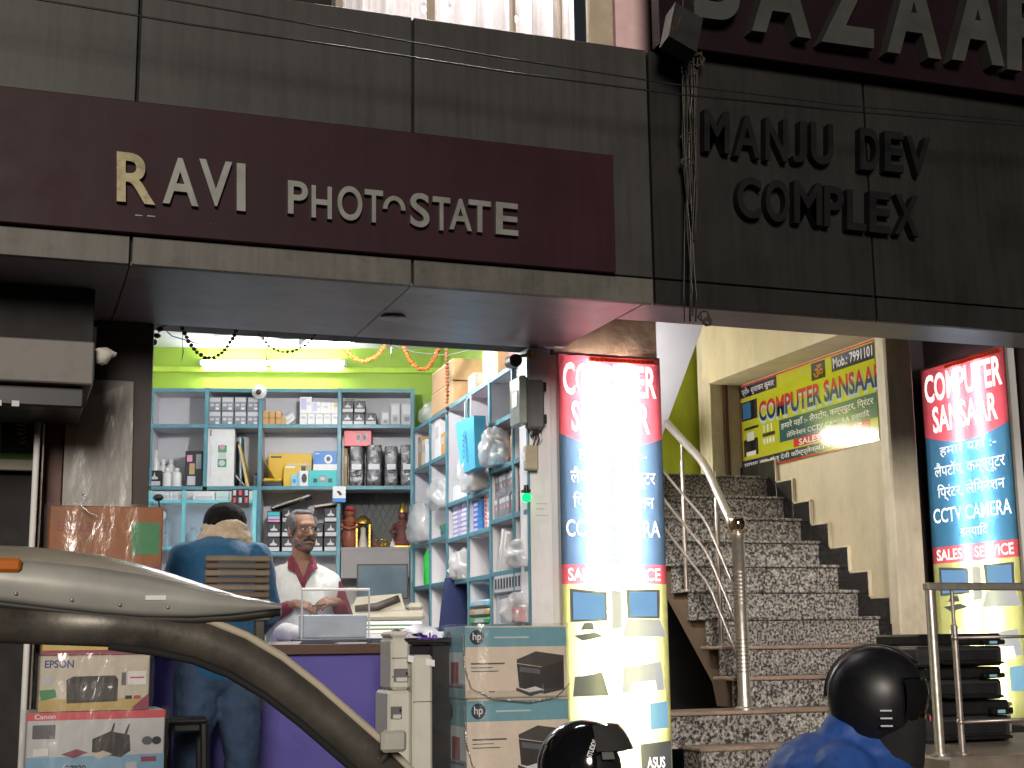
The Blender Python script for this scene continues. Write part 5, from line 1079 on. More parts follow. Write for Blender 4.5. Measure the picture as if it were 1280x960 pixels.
# navy covered chair
t = thing('office_chair', 'high back chair under a navy cloth cover beside the side shelf', 'chair', PY(8.3).at(566, 790)+V((0, 0, -1)))
q0, q1 = PY(8.3).at(547, 780), PY(8.3).at(588, 780); zt = PY(8.3).at(570, 722).z
t.location.z = FLOOR; ORG[t.name] = V(t.location); NAV = mat('navy_cloth', (.012, .02, .075, 1), .85, var=.2, bump=.2, bs=30)
rr = []
for j in range(9):
    f = j/8; hw = (q1.x-q0.x)/2*(1.02-.32*f**2.5); cx_ = (q0.x+q1.x)/2+.03*f; z_ = 1.25+(zt-1.25)*f; dp = .06*(1-.5*f**4)
    ring = [V((cx_+hw*math.copysign(abs(math.cos(q))**.6, math.cos(q)), 8.34+dp*math.copysign(abs(math.sin(q))**.6, math.sin(q)), z_)) for q in [2*math.pi*i/20 for i in range(20)]]
    rr.append(ring+[ring[0]])
cx_, cy_ = sum(p.x for p in rr[-1][:-1])/20, 8.34
rr.append([V((cx_, cy_, zt+.008))]*21)
MB().strip(rr).build('cloth_cover', NAV, t, True); MB().box(q0.x-.02, q1.x+.1, 8.05, 8.5, 1.1, 1.18, .03).build('seat', BLACKP, t); MB().tube([((q0.x+q1.x)/2, 8.3, FLOOR+.08), ((q0.x+q1.x)/2, 8.3, 1.1)], .03, 10, True).build('column', STEELD, t)
for k in range(5): MB().tube([((q0.x+q1.x)/2, 8.3, FLOOR+.09), ((q0.x+q1.x)/2+.24*math.cos(k*1.257), 8.3+.24*math.sin(k*1.257), FLOOR+.03)], .022, 8, True).build('foot', BLACKP, t)
a = PY(8.2).at(584, 728)
t = thing('clear_sleeve', 'clear plastic sleeve of papers lying over the navy chair top', 'sleeve', a); rows = [[V((a.x-.1+.03*k, 8.22+.03*v, zt+.015+.045*math.sin(k*.45)+.01*v)) for v in range(4)] for k in range(9)]; MB().strip(rows).build('sleeve', mat('clear_sleeve_film', (.55, .55, .5, 1), .2, var=.4, vs=25), t, True)

# ------------------------------------------------------------------ photocopier
px_ = PY(6.5); xL, xR = 1.70, 2.02
COP = mat('warm_grey_machine', (.55, .54, .48, 1), .45, var=.06, dirt=((.38, .36, .31, 1), 8, .3))
t = thing('photocopier', 'beige floor standing photocopier with paper drawers before the counter', 'photocopier', (1.85, 6.7, FLOOR))
zT = px_.at(500, 792).z
xS = px_.at(513, 850).x; xE = px_.at(556, 850).x
MB().box(px_.at(489, 850).x, xS-.001, 6.5, 6.72, zT-.26, zT-.02, .014).build('upper_body', COP, t); MB().box(px_.at(483, 900).x, xS-.002, 6.47, 6.72, FLOOR+.05, zT-.262, .014).build('lower_body', COP, t); MB().box(xS, px_.at(538, 850).x, 6.46, 6.95, FLOOR+.05, zT-.1, .012).build('front_cover', COP, t); MB().box(px_.at(538.5, 850).x, xE+.06, 6.5, 6.95, FLOOR+.05, zT-.05, .01).build('dark_bay', BLACKP, t)
MB().box(px_.at(490, 795).x, px_.at(512, 795).x, 6.52, 6.72, zT-.0195, zT+.012, .012).build('feeder', COP, t); MB().box(px_.at(505, 800).x, xE+.05, 6.5, 6.9, zT-.0485, zT-.021, .008).build('output_tray', BLACKP, t)
MB().poly([(xS-.02, 6.47, zT-.1), (xS-.02, 6.47, zT-.13), (px_.at(540, 850).x, 6.455, zT-.155), (px_.at(540, 850).x, 6.455, zT-.125)], (0, .05, 0)).build('paper_chute', WHITEP, t)
for k, (a, b, c, d) in enumerate(((492, 836, 510, 852), (486, 883, 500, 898))):
    p0, p1 = px_.at(a, b), px_.at(c, d); yy = 6.499 if k == 0 else 6.469
    MB().box(p0.x, p1.x, yy-.004, yy-.0005, p1.z, p0.z, .002).build('handle_recess', mat('recess_grey', (.13, .13, .14, 1), .5), t); MB().box(p0.x+.01, p1.x-.005, yy-.012, yy-.0045, p1.z, p1.z+.02, .003).build('drawer_handle', COP, t); MB().box(p1.x-.012, p1.x-.003, yy-.006, yy-.0042, p1.z+.03, p1.z+.045).build('latch', BLACKP, t)
for z_ in (zT-.115, zT-.2): MB().box(px_.at(490, 850).x, xS-.003, 6.4985, 6.4995, z_, z_+.003).build('panel_gap', BLACKP, t)
p0 = px_.at(520, 880); MB().box(xS+.002, px_.at(537, 850).x, 6.4585, 6.4595, p0.z+.01, p0.z+.013).build('panel_gap', BLACKP, t)
for k in range(4): MB().lathe([(.03, 0), (.03, .05)], (1.79+.25*(k % 2), 6.55+.13*(k//2), FLOOR), 12).build('caster', BLACKP, t)
p0, p1 = px_.at(508, 793), px_.at(556, 806)
t = thing('printed_bag', 'white and violet printed polythene bag on the copier tray', 'bag', (p0.x, 6.6, zT-.02)); rows = [[V((p0.x+(p1.x-p0.x)*u/6, 6.5+.3*v/4, zT-.018+.02*math.sin(u*.9+v)+.012*v)) for v in range(5)] for u in range(7)]; MB().strip(rows).build('film', mat('printed_poly', (.6, .57, .62, 1), .3, var=.5, vs=12, dirt=((.12, .05, .3, 1), 9, .9)), t, True); MB().text('Sale', (p0.x+.05, 6.492, zT-.03), V((.1, 0, 0)), V((0, 0, .035)), (0, -1, 0), .001, .02).build('lettering', mat('violet_print', (.1, .05, .35, 1), .4), t)

# ------------------------------------------------------------------ printer cartons before the light box
WRAP = clear_film('stretch_wrap', gl=.1, rough=.2, bs=11, bstr=.7, milky=.03)
HPT = PR('dull_teal', (.16, .36, .44, 1)); HPB = PR('beige', (.72, .61, .50, 1), .6); HPL = PR('ice_blue', (.55, .64, .68, 1)); PRN = PR('printer_black', (.022, .018, .018, 1)); PRN2 = PR('printer_dark', (.05, .042, .04, 1)); LOGO = PR('logo_navy', (.01, .02, .05, 1)); RUST = PR('maroon_print', (.25, .05, .08, 1)); PRS = PR('slate_print', (.1, .1, .12, 1))
FX = Fr((2.0, 6.25, 0), 0)
hp = None
for k, (z0_, z1_) in enumerate(((1.349, 1.677), (1.0, 1.346), (FLOOR+.001, .998))):
    lab = ['film wrapped teal topped printer carton, topmost of its stack by the light box', 'teal topped printer carton in the middle of the stack by the light box', 'printer carton at the bottom of the stack by the light box'][k]
    dx = .006*k; fr_ = Fr((2.0+dx, 6.25+.004*k, 0), 0)
    t = thing('printer_carton', lab, 'carton', (2.25, 6.4, z0_))
    W_ = .5
    MB(fr_).box(0, W_, 0, .34, z0_, z1_, .006).build('carton', HPB, t)
    arts = [('top_band', .0, .02, 1, .29, HPT), ('P', 'printer_side', [(.75, .56), (.97, .5), (.97, .9), (.76, .96)], PRN), ('P', 'printer_top', [(.5, .47), (.69, .36), (.97, .42), (.97, .5), (.76, .58), (.5, .52)], PRN2), ('P', 'printer_front', [(.5, .53), (.755, .585), (.755, .95), (.52, .86)], PRN), ('P', 'printer_panel', [(.53, .57), (.73, .61), (.73, .68), (.53, .64)], PRS), ('P', 'paper_tray', [(.53, .9), (.68, .85), (.77, .9), (.62, .97)], C_WHT), ('P', 'tray_arm', [(.49, .86), (.62, .93), (.75, .9), (.76, .93), (.63, .985), (.49, .9)], PRN),
            ('E', 'logo_disc', .11, .155, .07, .105, LOGO), ('T', 'hp', .068, .09, .152, .225, C_WHT, .012), ('line', .28, .15, .62, .172, HPL), ('line', .05, .51, .38, .53, PRS), ('line', .05, .57, .26, .58, PRS), ('line', .05, .62, .32, .63, PRS), ('mark', .22, .9, .28, .915, RUST)]
    face_art(fr_, t, 0, W_, z0_, z1_, 0, arts)
    fs_ = Fr((2.0+dx, 6.25+.34+.004*k, 0), -math.pi/2)
    face_art(fs_, t, 0, .34, z0_, z1_, 0, [('side_top', 0, .0, 1, .4, HPT), ('side_middle', .02, .36, .98, .8, HPL), ('side_low', 0, .8, 1, 1, HPT), ('E', 'side_logo', .25, .18, .14, .12, LOGO), ('ink_label', .35, .5, .7, .8, RUST), ('line', .1, .83, .9, .86, RUST)])
    if k < 2:
        rows = []
        for (x, y) in ((-.012, .352), (-.014, -.012), (W_+.014, -.012), (W_+.012, .352)):
            pass
        ring = [(-.01, .35), (-.014, .17), (-.012, -.01), (.12, -.016), (.25, -.013), (.38, -.017), (W_+.01, -.012), (W_+.014, .17), (W_+.01, .35)]
        for j in range(9):
            z_ = z0_-(.02 if k == 0 else -.01)+(z1_-z0_+.03)*j/8
            rows.append([fr_.w(x*1+random.uniform(-.004, .004), y+random.uniform(-.004, .003), z_+random.uniform(-.003, .003)) for x, y in ring])
        mb = MB(); mb.strip(rows); 
        if k == 0: mb.strip([[rows[-1][i], fr_.w(max(0, min(W_, ring[i][0])), max(.02, ring[i][1]*.6+.06), z1_+.006+.006*(i % 2))] for i in range(9)])
        mb.build('stretch_wrap', WRAP, t, True)
        MB(fr_).tube([(-.014, -.014, z1_-.03), (-.012, -.018, z1_-.18), (.02, -.02, z0_+.05), (.12, -.019, z0_+.0), (.3, -.02, z0_-.02), (.44, -.018, z0_+.0), (W_+.01, -.012, z0_+.06)], [.004, .009, .006, .011, .012, .009, .004], 6, flat=.35).build('wrap_fold', clear_film('wrap_fold', (.95, .9, .85, 1), .5, .15, 30, 1, .25), t, True)

# ------------------------------------------------------------------ stack at the other jamb
fr_ = Fr((.10, 6.2, 0), .0)
def stackbox(lab, x0, x1, z0_, z1_, y, dep, m, arts, wrap=True, name='printer_carton', rot=0.0):
    f = Fr((x0, y, 0), rot); W_ = x1-x0
    t = thing(name, lab, 'carton', ((x0+x1)/2, y+dep/2, z0_)); MB(f).box(0, W_, 0, dep, z0_, z1_, .005).build('carton', m, t); face_art(f, t, 0, W_, z0_, z1_, 0, arts)
    if wrap:
        ring = [(-.012, dep), (-.02, dep*.4), (-.014, -.01), (W_*.25, -.014), (W_*.5, -.011), (W_*.75, -.015), (W_+.014, -.01), (W_+.03, dep*.4), (W_+.012, dep)]
        rows = [[f.w(x+random.uniform(-.006, .006)*(1 if abs(x) < .05 or x > W_-.02 else .5), yy+random.uniform(-.004, .002), z0_+.004+(z1_-z0_+.006)*j/8) for x, yy in ring] for j in range(9)]
        MB().strip(rows).build('stretch_wrap', WRAP, t, True)
    return t
INKBL = PR('ink_blue', (.03, .05, .25, 1)); MAG = PR('magenta', (.45, .05, .15, 1)); SAND = PR('sand', (.5, .36, .12, 1)); MISTB = PR('mist_blue', (.2, .38, .55, 1)); CREAMC = PR('cream', (.55, .5, .4, 1))
stackbox('white and red printer carton under the sand coloured one by the brown pillar', .105, .655, 1.092, 1.34, 6.2, .36, PR('pale_card', (.52, .53, .55, 1)), [('red_band', 0, 0, 1, .13, C_RED), ('T', 'Canon', .05, .025, .2, .105, C_WHT, .02), ('blue_fade', 0, .72, 1, 1, MISTB), ('P', 'printer_body', [(.47, .45), (.6, .33), (.74, .4), (.75, .66), (.68, .76), (.47, .66)], PRN), ('P', 'printer_aerial', [(.6, .34), (.62, .2), (.63, .2), (.62, .35)], PRN), ('P', 'printer_aerial', [(.7, .38), (.73, .22), (.74, .22), (.72, .4)], PRN), ('P', 'print_photo', [(.25, .68), (.36, .6), (.44, .66), (.34, .75)], RUST), ('P', 'print_photo', [(.46, .7), (.55, .64), (.62, .7), (.52, .77)], CREAMC), ('print_panel', .04, .2, .2, .42, PRS), ('E', 'seal', .87, .5, .04, .07, PRS), ('E', 'seal', .94, .5, .035, .065, LOGO), ('ink_row', .83, .76, .94, .84, RUST), ('chart', .05, .58, .16, .7, C_WHT), ('ink_box', .72, .84, .8, .96, C_LGREY), ('T', 'G7020', .27, .86, .43, .97, LOGO, .015)])
stackbox('red edged printer carton at the bottom of the stack by the brown pillar', .11, .66, FLOOR+.002, 1.089, 6.21, .36, PR('pale_card', (.5, .5, .5, 1)), [('red_band', 0, 0, 1, .1, C_RED), ('panel', .1, .2, .9, .8, MISTB)], False)
stackbox('sand coloured printer carton with navy lettering between two others by the brown pillar', .145, .585, 1.343, 1.569, 6.2, .34, CREAMC, [('sand_base', 0, .78, 1, 1, SAND), ('T', 'EPSON', .04, .08, .3, .22, INKBL, .02), ('P', 'printer_body', [(.24, .44), (.3, .38), (.68, .37), (.71, .44), (.71, .84), (.25, .86)], PRN), ('printer_panel', .27, .5, .68, .8, PRN2), ('label', .62, .56, .66, .6, C_WHT), ('E', 'seal', .07, .42, .045, .1, C_LGREY), ('P', 'photo', [(.0, .62), (.14, .6), (.16, .74), (.02, .8)], C_GRN), ('ink_tank', .74, .32, .78, .55, PRS), ('panel', .8, .3, .97, .55, C_WHT), ('line', .82, .4, .95, .43, C_RED), ('ink_row', .78, .74, .84, .8, LOGO), ('ink_row', .86, .74, .92, .8, MAG), ('P', 'corner', [(.85, .95), (1, .7), (1, 1), (.85, 1)], RUST)])
stackbox('low sand coloured carton with a black printer picture under the orange carton', .15, .6, 1.572, 1.705, 6.22, .32, SAND, [('dark_band', 0, 0, .3, .5, PRS), ('printer_body', .3, .0, .72, .7, PRN), ('paper', .38, .4, .58, .72, C_WHT), ('panel', .72, .0, 1, .7, CREAMC), ('ink_row', .78, .5, .82, .62, LOGO), ('ink_row', .86, .5, .9, .62, MAG), ('lower', .0, .86, 1, 1, RUST)], False)
OR = mat('orange_carton', (.33, .11, .03, 1), .5, var=.3, vs=10)
stackbox('film wrapped orange carton standing on the printer carton stack', .155, .625, 1.708, 2.198, 6.25, .3, OR, [('T', 'EXCELLENCE', .07, .14, .5, .22, RUST, .01), ('line', .07, .42, .5, .445, SAND), ('panel', .72, .14, .97, .42, C_GRN), ('P', 'grey_curve', [(.25, 1), (.4, .7), (.55, .56), (.75, .58), (.85, .75), (.85, 1)], C_LGREY), ('P', 'picture', [(.68, .62), (1, .5), (1, .8), (.7, .85)], RUST), ('P', 'silver_tool', [(.72, .85), (.9, .65), (.95, .7), (.78, .9)], C_LGREY)], True, 'orange_carton')
a, b = pS.at(80, 475, ), pS.at(166, 632)
t = thing('grey_sheet', 'film covered grey board hung on the brown pillar above the orange carton', 'board', (.36, 6.7, 2.15)); P = [pS.at(112, 474, .02), pS.at(167, 477, .02), pS.at(164, 640, .02), pS.at(77, 640, .02), pS.at(82, 528, .02), pS.at(106, 500, .02)]
MB().poly(P, (0, .012, 0)).build('board', mat('grey_board', (.25, .24, .225, 1), .45, var=.08, vs=4), t); rows = []
for j in range(7):
    l_, r__ = P[5].lerp(P[3], j/6), P[1].lerp(P[2], j/6); rows.append([l_.lerp(r__, k/6)+V((0, -.006+random.uniform(-.003, .002), 0)) for k in range(7)])
MB().strip(rows).build('film', clear_film('board_film', gl=.07, rough=.25, bs=6, bstr=.5, milky=.03), t, True)
t = thing('twisted_film', 'knotted wisp of clear film hanging over the orange carton', 'film', PY(6.2).at(108, 628)); MB().tube([PY(6.2).at(103, 618), PY(6.2).at(110, 622), PY(6.19).at(101, 632), PY(6.19).at(112, 641), PY(6.19).at(125, 646)], [.012, .006, .012, .005, .002], 6, True, .4).build('film', clear_film('wisp', gl=.4, rough=.2, bs=40, bstr=1, milky=.3), t, True)
# brown wooden post, white leaning pole, neighbour's shutter housing and green window
t = thing('wooden_post', 'reddish brown wooden door post beside the grey board', 'post', (.15, 6.8, FLOOR)); a, b = PY(6.78).at(57, 560).x, PY(6.78).at(80, 560).x; MB().box(a, b, 6.78, 6.86, FLOOR, 2.85, .006).build('post', BROWN2, t); MB().box(b+.002, b+.02, 6.77, 6.86, FLOOR, 2.8, .003).build('stop_bead', BROWN, t)
t = thing('leaning_pole', 'white metal pole leaning beside the carton stack', 'pole', PY(6.5).at(24, 955)); q0, q1 = PY(6.5).at(22, 1040), PY(6.6).at(49, 495); q0.z = max(q0.z, FLOOR); MB().tube([q0, q1], .014, 10, True).build('pole', WHITEP, t, True); MB().lathe([(.016, 0), (.018, .02), (.012, .025)], q0, 10).build('foot', BLACKP, t)
t = thing('door_edge', 'dark steel sliding door edge with pale rim by the neighbour\'s window', 'door', PY(6.66).at(50, 690)); a, b = PY(6.66).at(47, 560), PY(6.66).at(56, 560); MB().box(a.x, b.x, 6.66, 6.7, FLOOR, 2.85, .004).build('leaf', DARKIN, t); MB().box(b.x-.012, b.x-.004, 6.655, 6.6595, FLOOR, 2.84).build('rim', STEELD, t)
yH = 6.1
t = thing('shutter_housing', 'grey roller shutter housing of the neighbouring shop under the soffit', 'shutter', (-.5, yH, 2.75))
pH = PY(yH); xr_ = pH.at(118, 440).x; za, zb, zd = pH.at(60, 424).z, pH.at(60, 478).z, pH.at(60, 500).z
MB().box(-1.6, xr_, yH, 6.7, zb, za, .006).build('front_cover', mat('dusty_grey_steel', (.16, .15, .14, 1), .55, var=.15, dirt=((.1, .09, .08, 1), 12, .5)), t); MB().box(-1.6, xr_-.004, yH+.05, 6.7, za+.001, ZSOF-.004, .004).build('upper_cover', DARKIN, t); MB().box(-1.6, xr_-.03, yH+.06, 6.65, zd-.02, zb-.001, .01).build('roller', BLACKP, t)
for k in range(5): MB().box(-.3+k*.07, -.27+k*.07, yH+.05, yH+.062, zd-.024, zd+.0).build('slat_end', GREYP, t)
p = PY(yH+.1).at(118, 444); t = thing('torn_rag', 'crumpled white rag stuffed at the end of the shutter housing', 'rag', p); MB().ell((p.x+.03, p.y, p.z), (.05, .03, .036), 10, 7, jit=.2).build('rag', mat('white_rag', (.5, .48, .42, 1), .8, bump=.3, bs=40), t, True); MB().ell((p.x+.07, p.y, p.z+.008), (.024, .018, .016), 8, 6, jit=.2).build('fold', mat('white_rag', (.5, .48, .42, 1)), t, True)
yN = 6.9; pN = PY(yN)
t = thing('green_window', 'green framed window of the neighbouring shop with coiled pattern', 'window', pN.at(20, 575)); a, b, c, d = pN.at(-60, 505), pN.at(45, 505), pN.at(45, 576), pN.at(45, 590)
GF = mat('green_frame', (.05, .2, .02, 1), .5)
MB().box(a.x, b.x, yN, yN+.03, c.z, c.z+.035, .003).build('bottom_rail', GF, t); MB().box(a.x, b.x, yN, yN+.03, b.z-.03, b.z, .003).build('top_rail', GF, t); MB().box(pN.at(2, 540).x-.04, pN.at(2, 540).x, yN, yN+.03, c.z+.036, b.z-.031).build('mullion', GF, t); MB().box(a.x, b.x, yN+.01, yN+.02, c.z+.036, b.z-.031).build('pane', mat('dark_glass', (.02, .022, .02, 1), .15), t); MB().box(a.x, b.x+.01, yN-.05, yN+.0, d.z, c.z-.001, .004).build('sill', mat('pale_sill', (.3, .28, .22, 1), .5), t)
for k in range(9): MB().tube([pN.at(22+1.2*math.sin(k), 508+k*5.5, .004), pN.at(28, 510+k*5.5, .004), pN.at(33, 507+k*5.5, .004)], .004, 5, True).build('coil', GREYP, t)
MB().box(a.x, b.x, yN+.03, yN+.1, FLOOR, d.z-.01).build('dark_panel', DARKIN, t)

# ------------------------------------------------------------------ cables across the facade
for k, (pts, r_) in enumerate((([(52, 0), (240, 31), (440, 60), (640, 91), (840, 117), (1060, 139), (1280, 157)], .0042), ([(213, 0), (400, 33), (620, 71), (840, 105), (1060, 132), (1280, 152)], .0035))):
    P = [PY(YF-.28-.05*k).at(*q) for q in pts]; P = [P[0]-(P[1]-P[0])*4] + P + [P[-1]+(P[-1]-P[-2])*3]
    tag(MB().tube(P, r_, 6, True).build('overhead_cable', BLACKP, None, True), ['thicker overhead cable crossing the grey panels', 'thinner overhead cable crossing above the maroon signboard'][k], 'cable')
rp = thing('cable_bundle', 'tangled hanging bundle of old ropes and cables on the panel seam', 'cable', pF.at(875, 400))
ROPE = mat('dusty_rope', (.045, .038, .029, 1), .9, var=.3, vs=40, bump=.4, bs=150)
for k in range(15):
    x_ = 854+(k*.8)+random.uniform(-2, 2); y0_ = -40; y1_ = random.choice((255, 300, 352, 395, 402)); P = []
    for j in range(14):
        f = j/13; P.append(PY(YF-.05-.012*k % .05).at(x_+4*math.sin(f*5+k)+5*f+random.uniform(-1, 1), y0_+(y1_-y0_)*f))
    MB().tube(P, random.choice((.003, .004, .007)), 6, True).build('strand', ROPE if k % 3 else BLACKP, rp, True)
for k, (a, b, r_) in enumerate(((862, 5, .05), (868, 22, .045), (862, 40, .05), (864, 58, .055), (870, 75, .04), (860, 88, .035), (858, 172, .022), (858, 203, .024), (880, 395, .025), (884, 402, .02))):
    c = PY(YF-.07).at(a, b); P = [c+V((r_*math.cos(q*.8+k)*(1+.3*math.sin(q*2.1)), -.01*math.sin(q), r_*math.sin(q*.8+k)*.9)) for q in range(22)]
    MB().tube(P, .004, 6, True).build('coil', ROPE, rp, True)
p = PY(YF-.22).at(838, 40); t = thing('flood_light', 'dark switched-off flood light on a bracket at the sign corner', 'lamp', p)
MB().poly([p+V((-.05, -.08, -.06)), p+V((.09, -.08, -.12)), p+V((.13, -.08, .05)), p+V((-.01, -.08, .11))], (.02, .14, 0)).build('housing', BLACKP, t); MB().tube([p+V((.05, .03, .0)), p+V((.08, .1, .02)), V((p.x+.1, YF-.1, p.z+.03))], .012, 8, True).build('bracket', BLACKP, t)
for k in range(2): MB().poly([p+V((-.035+k*.018, -.082, -.03)), p+V((-.028+k*.018, -.082, -.035)), p+V((.0+k*.018, -.082, .04)), p+V((-.006+k*.018, -.082, .045))], (0, .001, 0)).build('glint_strip', mat('orange_glint', (.5, .3, .15, 1), .25, metal=1), t)  # orange strips stand in for a glint on the dark housing
# ------------------------------------------------------------------ soft bodies: unions of capsules and ellipsoids, remeshed to one skin
def soft(mb, name, m, parent, voxel=.012, smooth=6, wrinkle=0.0, wscale=.09):
    o = mb.build(name, m, parent, True)
    r = o.modifiers.new('r', 'REMESH'); r.mode = 'VOXEL'; r.voxel_size = voxel
    s = o.modifiers.new('s', 'SMOOTH'); s.factor = .5; s.iterations = smooth
    if wrinkle:
        tx = bpy.data.textures.new('wr', 'CLOUDS'); tx.noise_scale = wscale; tx.noise_depth = 3
        d = o.modifiers.new('d', 'DISPLACE'); d.texture = tx; d.strength = wrinkle; d.mid_level = .5
    return o
SKIN = mat('brown_skin', (.19, .1, .066, 1), .62, var=.12, vs=30, bump=.05, bs=150, spec=.4)
SKIN2 = mat('light_brown_skin', (.36, .2, .125, 1), .5, var=.12, vs=30, spec=.4)
HAIRG = mat('grey_hair', (.065, .065, .067, 1), .7, var=.5, vs=90, bump=.6, bs=300)
HAIRB = mat('black_hair', (.006, .0055, .005, 1), .8, var=.4, vs=80, bump=.5, bs=250, spec=.15)
JEANS = mat('faded_denim', (.028, .055, .11, 1), .85, var=.35, vs=14, bump=.25, bs=60)
def hand(mb, fr, wrist, d, up, r=.0085, curl=.6, side=1):
    """palm and five fingers; d pointing direction, up back-of-hand normal"""
    d, up = V(d).normalized(), V(up).normalized(); lat = d.cross(up).normalized()*side; w_ = V(wrist)
    mb.cap(fr.loc(w_), .024, fr.loc(w_+d*.03), .026)
    for k in range(4):
        o = (k-1.5)*.0195
        b = w_+d*.075+lat*o; mb.cap(fr.loc(w_+d*.02+lat*o*.8), .0135, fr.loc(b), .011)
        L = (.036, .042, .039, .030)[k]; d1 = (d-up*curl).normalized(); j = b+d1*L; d2 = (d-up*curl*2.4).normalized(); e = j+d2*L*.75
        mb.cap(fr.loc(b), r*1.1, fr.loc(j), r); mb.cap(fr.loc(j), r, fr.loc(e), r*.85)
    t0 = w_+d*.02-lat*.028; t1 = t0+(d*.7-lat*.7-up*.3).normalized()*.035; t2 = t1+(d-up*.6).normalized()*.028
    mb.cap(fr.loc(w_+d*.01), .016, fr.loc(t0), .014); mb.cap(fr.loc(t0), .0125, fr.loc(t1), .0105); mb.cap(fr.loc(t1), .0105, fr.loc(t2), .0088)

# ------------------------------------------------------------------ shopkeeper behind the counter
yK = 7.92
hc = PY(yK).at(377, 664)
fk = Fr((hc.x, yK, 0), math.radians(-4))                     # body faces the street (local -y)
kz = hc.z
t = thing('person', 'shopkeeper in white sleeveless sweater and maroon shirt, with glasses, behind the counter', 'person', (hc.x, yK, FLOOR))
fh = Fr((hc.x, yK-.03, 0), math.radians(14))                 # head turned a little
b = MB(fk)
# head
b.fr = fh
b.ell((0, .015, kz+.032), (.073, .092, .083), 24, 16); b.ell((0, -.012, kz-.04), (.060, .072, .078), 24, 16); b.ell((0, -.045, kz-.085), (.037, .035, .03)); b.ell((0, -.066, kz+.03), (.05, .028, .02)); b.ell((0, -.07, kz-.012), (.048, .02, .026))
b.cap((0, -.085, kz+.012), .009, (0, -.108, kz-.028), .0145); b.ell((.013, -.096, kz-.031), (.009, .01, .008)); b.ell((-.013, -.096, kz-.031), (.009, .01, .008)); b.ell((0, -.083, kz-.068), (.024, .014, .012))
for s_ in (-1, 1): b.ell((s_*.076, .012, kz-.008), (.011, .02, .034)); b.ell((s_*.04, -.062, kz-.025), (.022, .022, .022))
b.fr = fk
b.cap((0, .0, kz-.09), .052, (0, .02, kz-.19), .058)
b.cap((0, .02, kz-.2), .07, (0, .03, kz-.75), .11); b.cap((-.09, .03, kz-.82), .085, (-.09, .02, FLOOR+.1), .045); b.cap((.09, .03, kz-.82), .085, (.09, .02, FLOOR+.1), .045)
hl, hrr = PY(yK-.2).at(388, 757), PY(yK-.2).at(405, 752)
shl, shr = fk.w(-.18, .02, kz-.31), fk.w(.18, .02, kz-.31)
ell_, elr = fk.w(-.25, -.02, kz-.52), fk.w(.265, -.01, kz-.53)
wl, wr = hl+V((-.085, .02, .012)), hrr+V((.08, .03, .0))
for a_, e_, w_ in ((shl, ell_, wl), (shr, elr, wr)): b.cap(fk.loc(a_), .045, fk.loc(e_), .036); b.cap(fk.loc(e_), .034, fk.loc(w_), .024)
hand(b, fk, wl, hl-wl+V((.02, -.02, -.01)), (.0, -.5, .8), side=1); hand(b, fk, wr, hrr-wr+V((-.02, -.02, 0)), (0, -.5, .8), side=-1)
body = soft(b, 'body', SKIN, t, .0052, 4)
sh = MB(fk); MARN = mat('maroon_shirt', (.12, .014, .028, 1), .8, var=.2, bump=.2, bs=40)
for a_, e_, w_ in ((shl, ell_, wl), (shr, elr, wr)): sh.cap(fk.loc(a_), .06, fk.loc(e_), .053); sh.cap(fk.loc(e_), .051, fk.loc(e_.lerp(w_, .82)), .038)
sh.cap((-.07, .03, kz-.215), .05, (.07, .03, kz-.215), .05); sh.ell((0, .03, kz-.42), (.17, .11, .24))
soft(sh, 'shirt', MARN, t, .008, 5, .008, .05)
co = MB(fk)
for s_ in (-1, 1):
    co.poly([fk.w(s_*.055, .0, kz-.135), fk.w(s_*.075, -.02, kz-.15), fk.w(s_*.085, -.085, kz-.215), fk.w(s_*.012, -.112, kz-.255), fk.w(s_*.03, -.08, kz-.19)], fk.y*.012)
    co.poly([fk.w(s_*.03, -.09, kz-.19), fk.w(s_*.055, -.1, kz-.22), fk.w(s_*.006, -.122, kz-.30), fk.w(s_*.0, -.115, kz-.27)], fk.y*.012)
co.build('collar', MARN, t)
vs_ = MB(fk); WOOL = mat('white_wool', (.60, .64, .62, 1), .95, var=.08, vs=30, bump=.35, bs=160, sheen=.3)
vs_.ell((0, .025, kz-.5), (.2, .135, .33), 28, 18); vs_.ell((0, .0, kz-.62), (.195, .145, .2)); vs_.cap((-.06, .025, kz-.235), .068, (-.168, .025, kz-.288), .066); vs_.cap((.06, .025, kz-.235), .068, (.168, .025, kz-.288), .066); vs_.ell((-.155, .02, kz-.33), (.07, .095, .1)); vs_.ell((.155, .02, kz-.33), (.07, .095, .1)); vs_.cap((-.06, .03, kz-.215), .055, (.06, .03, kz-.215), .055); vs_.cap((0, .03, kz-.55), .15, (0, .03, kz-.85), .16)
soft(vs_, 'sleeveless_sweater', WOOL, t, .009, 8, .012, .08)
vn = MB(fk); vn.poly([fk.w(-.058, -.072, kz-.185), fk.w(.058, -.072, kz-.185), fk.w(0, -.122, kz-.335)], fk.y*.05); vn.build('shirt_front', MARN, t)
sk = MB(fk); sk.poly([fk.w(-.036, -.076, kz-.175), fk.w(.036, -.076, kz-.175), fk.w(0, -.116, kz-.295)], fk.y*.02); sk.build('open_neck', SKIN, t)
tr_ = MB(fk); 
for s_ in (-1, 1): tr_.cap((s_*.09, .03, kz-.85), .1, (s_*.09, .02, FLOOR+.06), .065)
soft(tr_, 'trousers', mat('dark_trousers', (.03, .03, .035, 1), .8), t, .014, 4)
for s_ in (-1, 1): MB(fk).ell((s_*.09, -.05, FLOOR+.045), (.045, .12, .045)).build('shoe', BLACKP, t, True)
hm = MB(fh)                                                    # receding grey hair: sides and back
hm.ell((0, .042, kz+.045), (.079, .082, .079), 24, 14); 
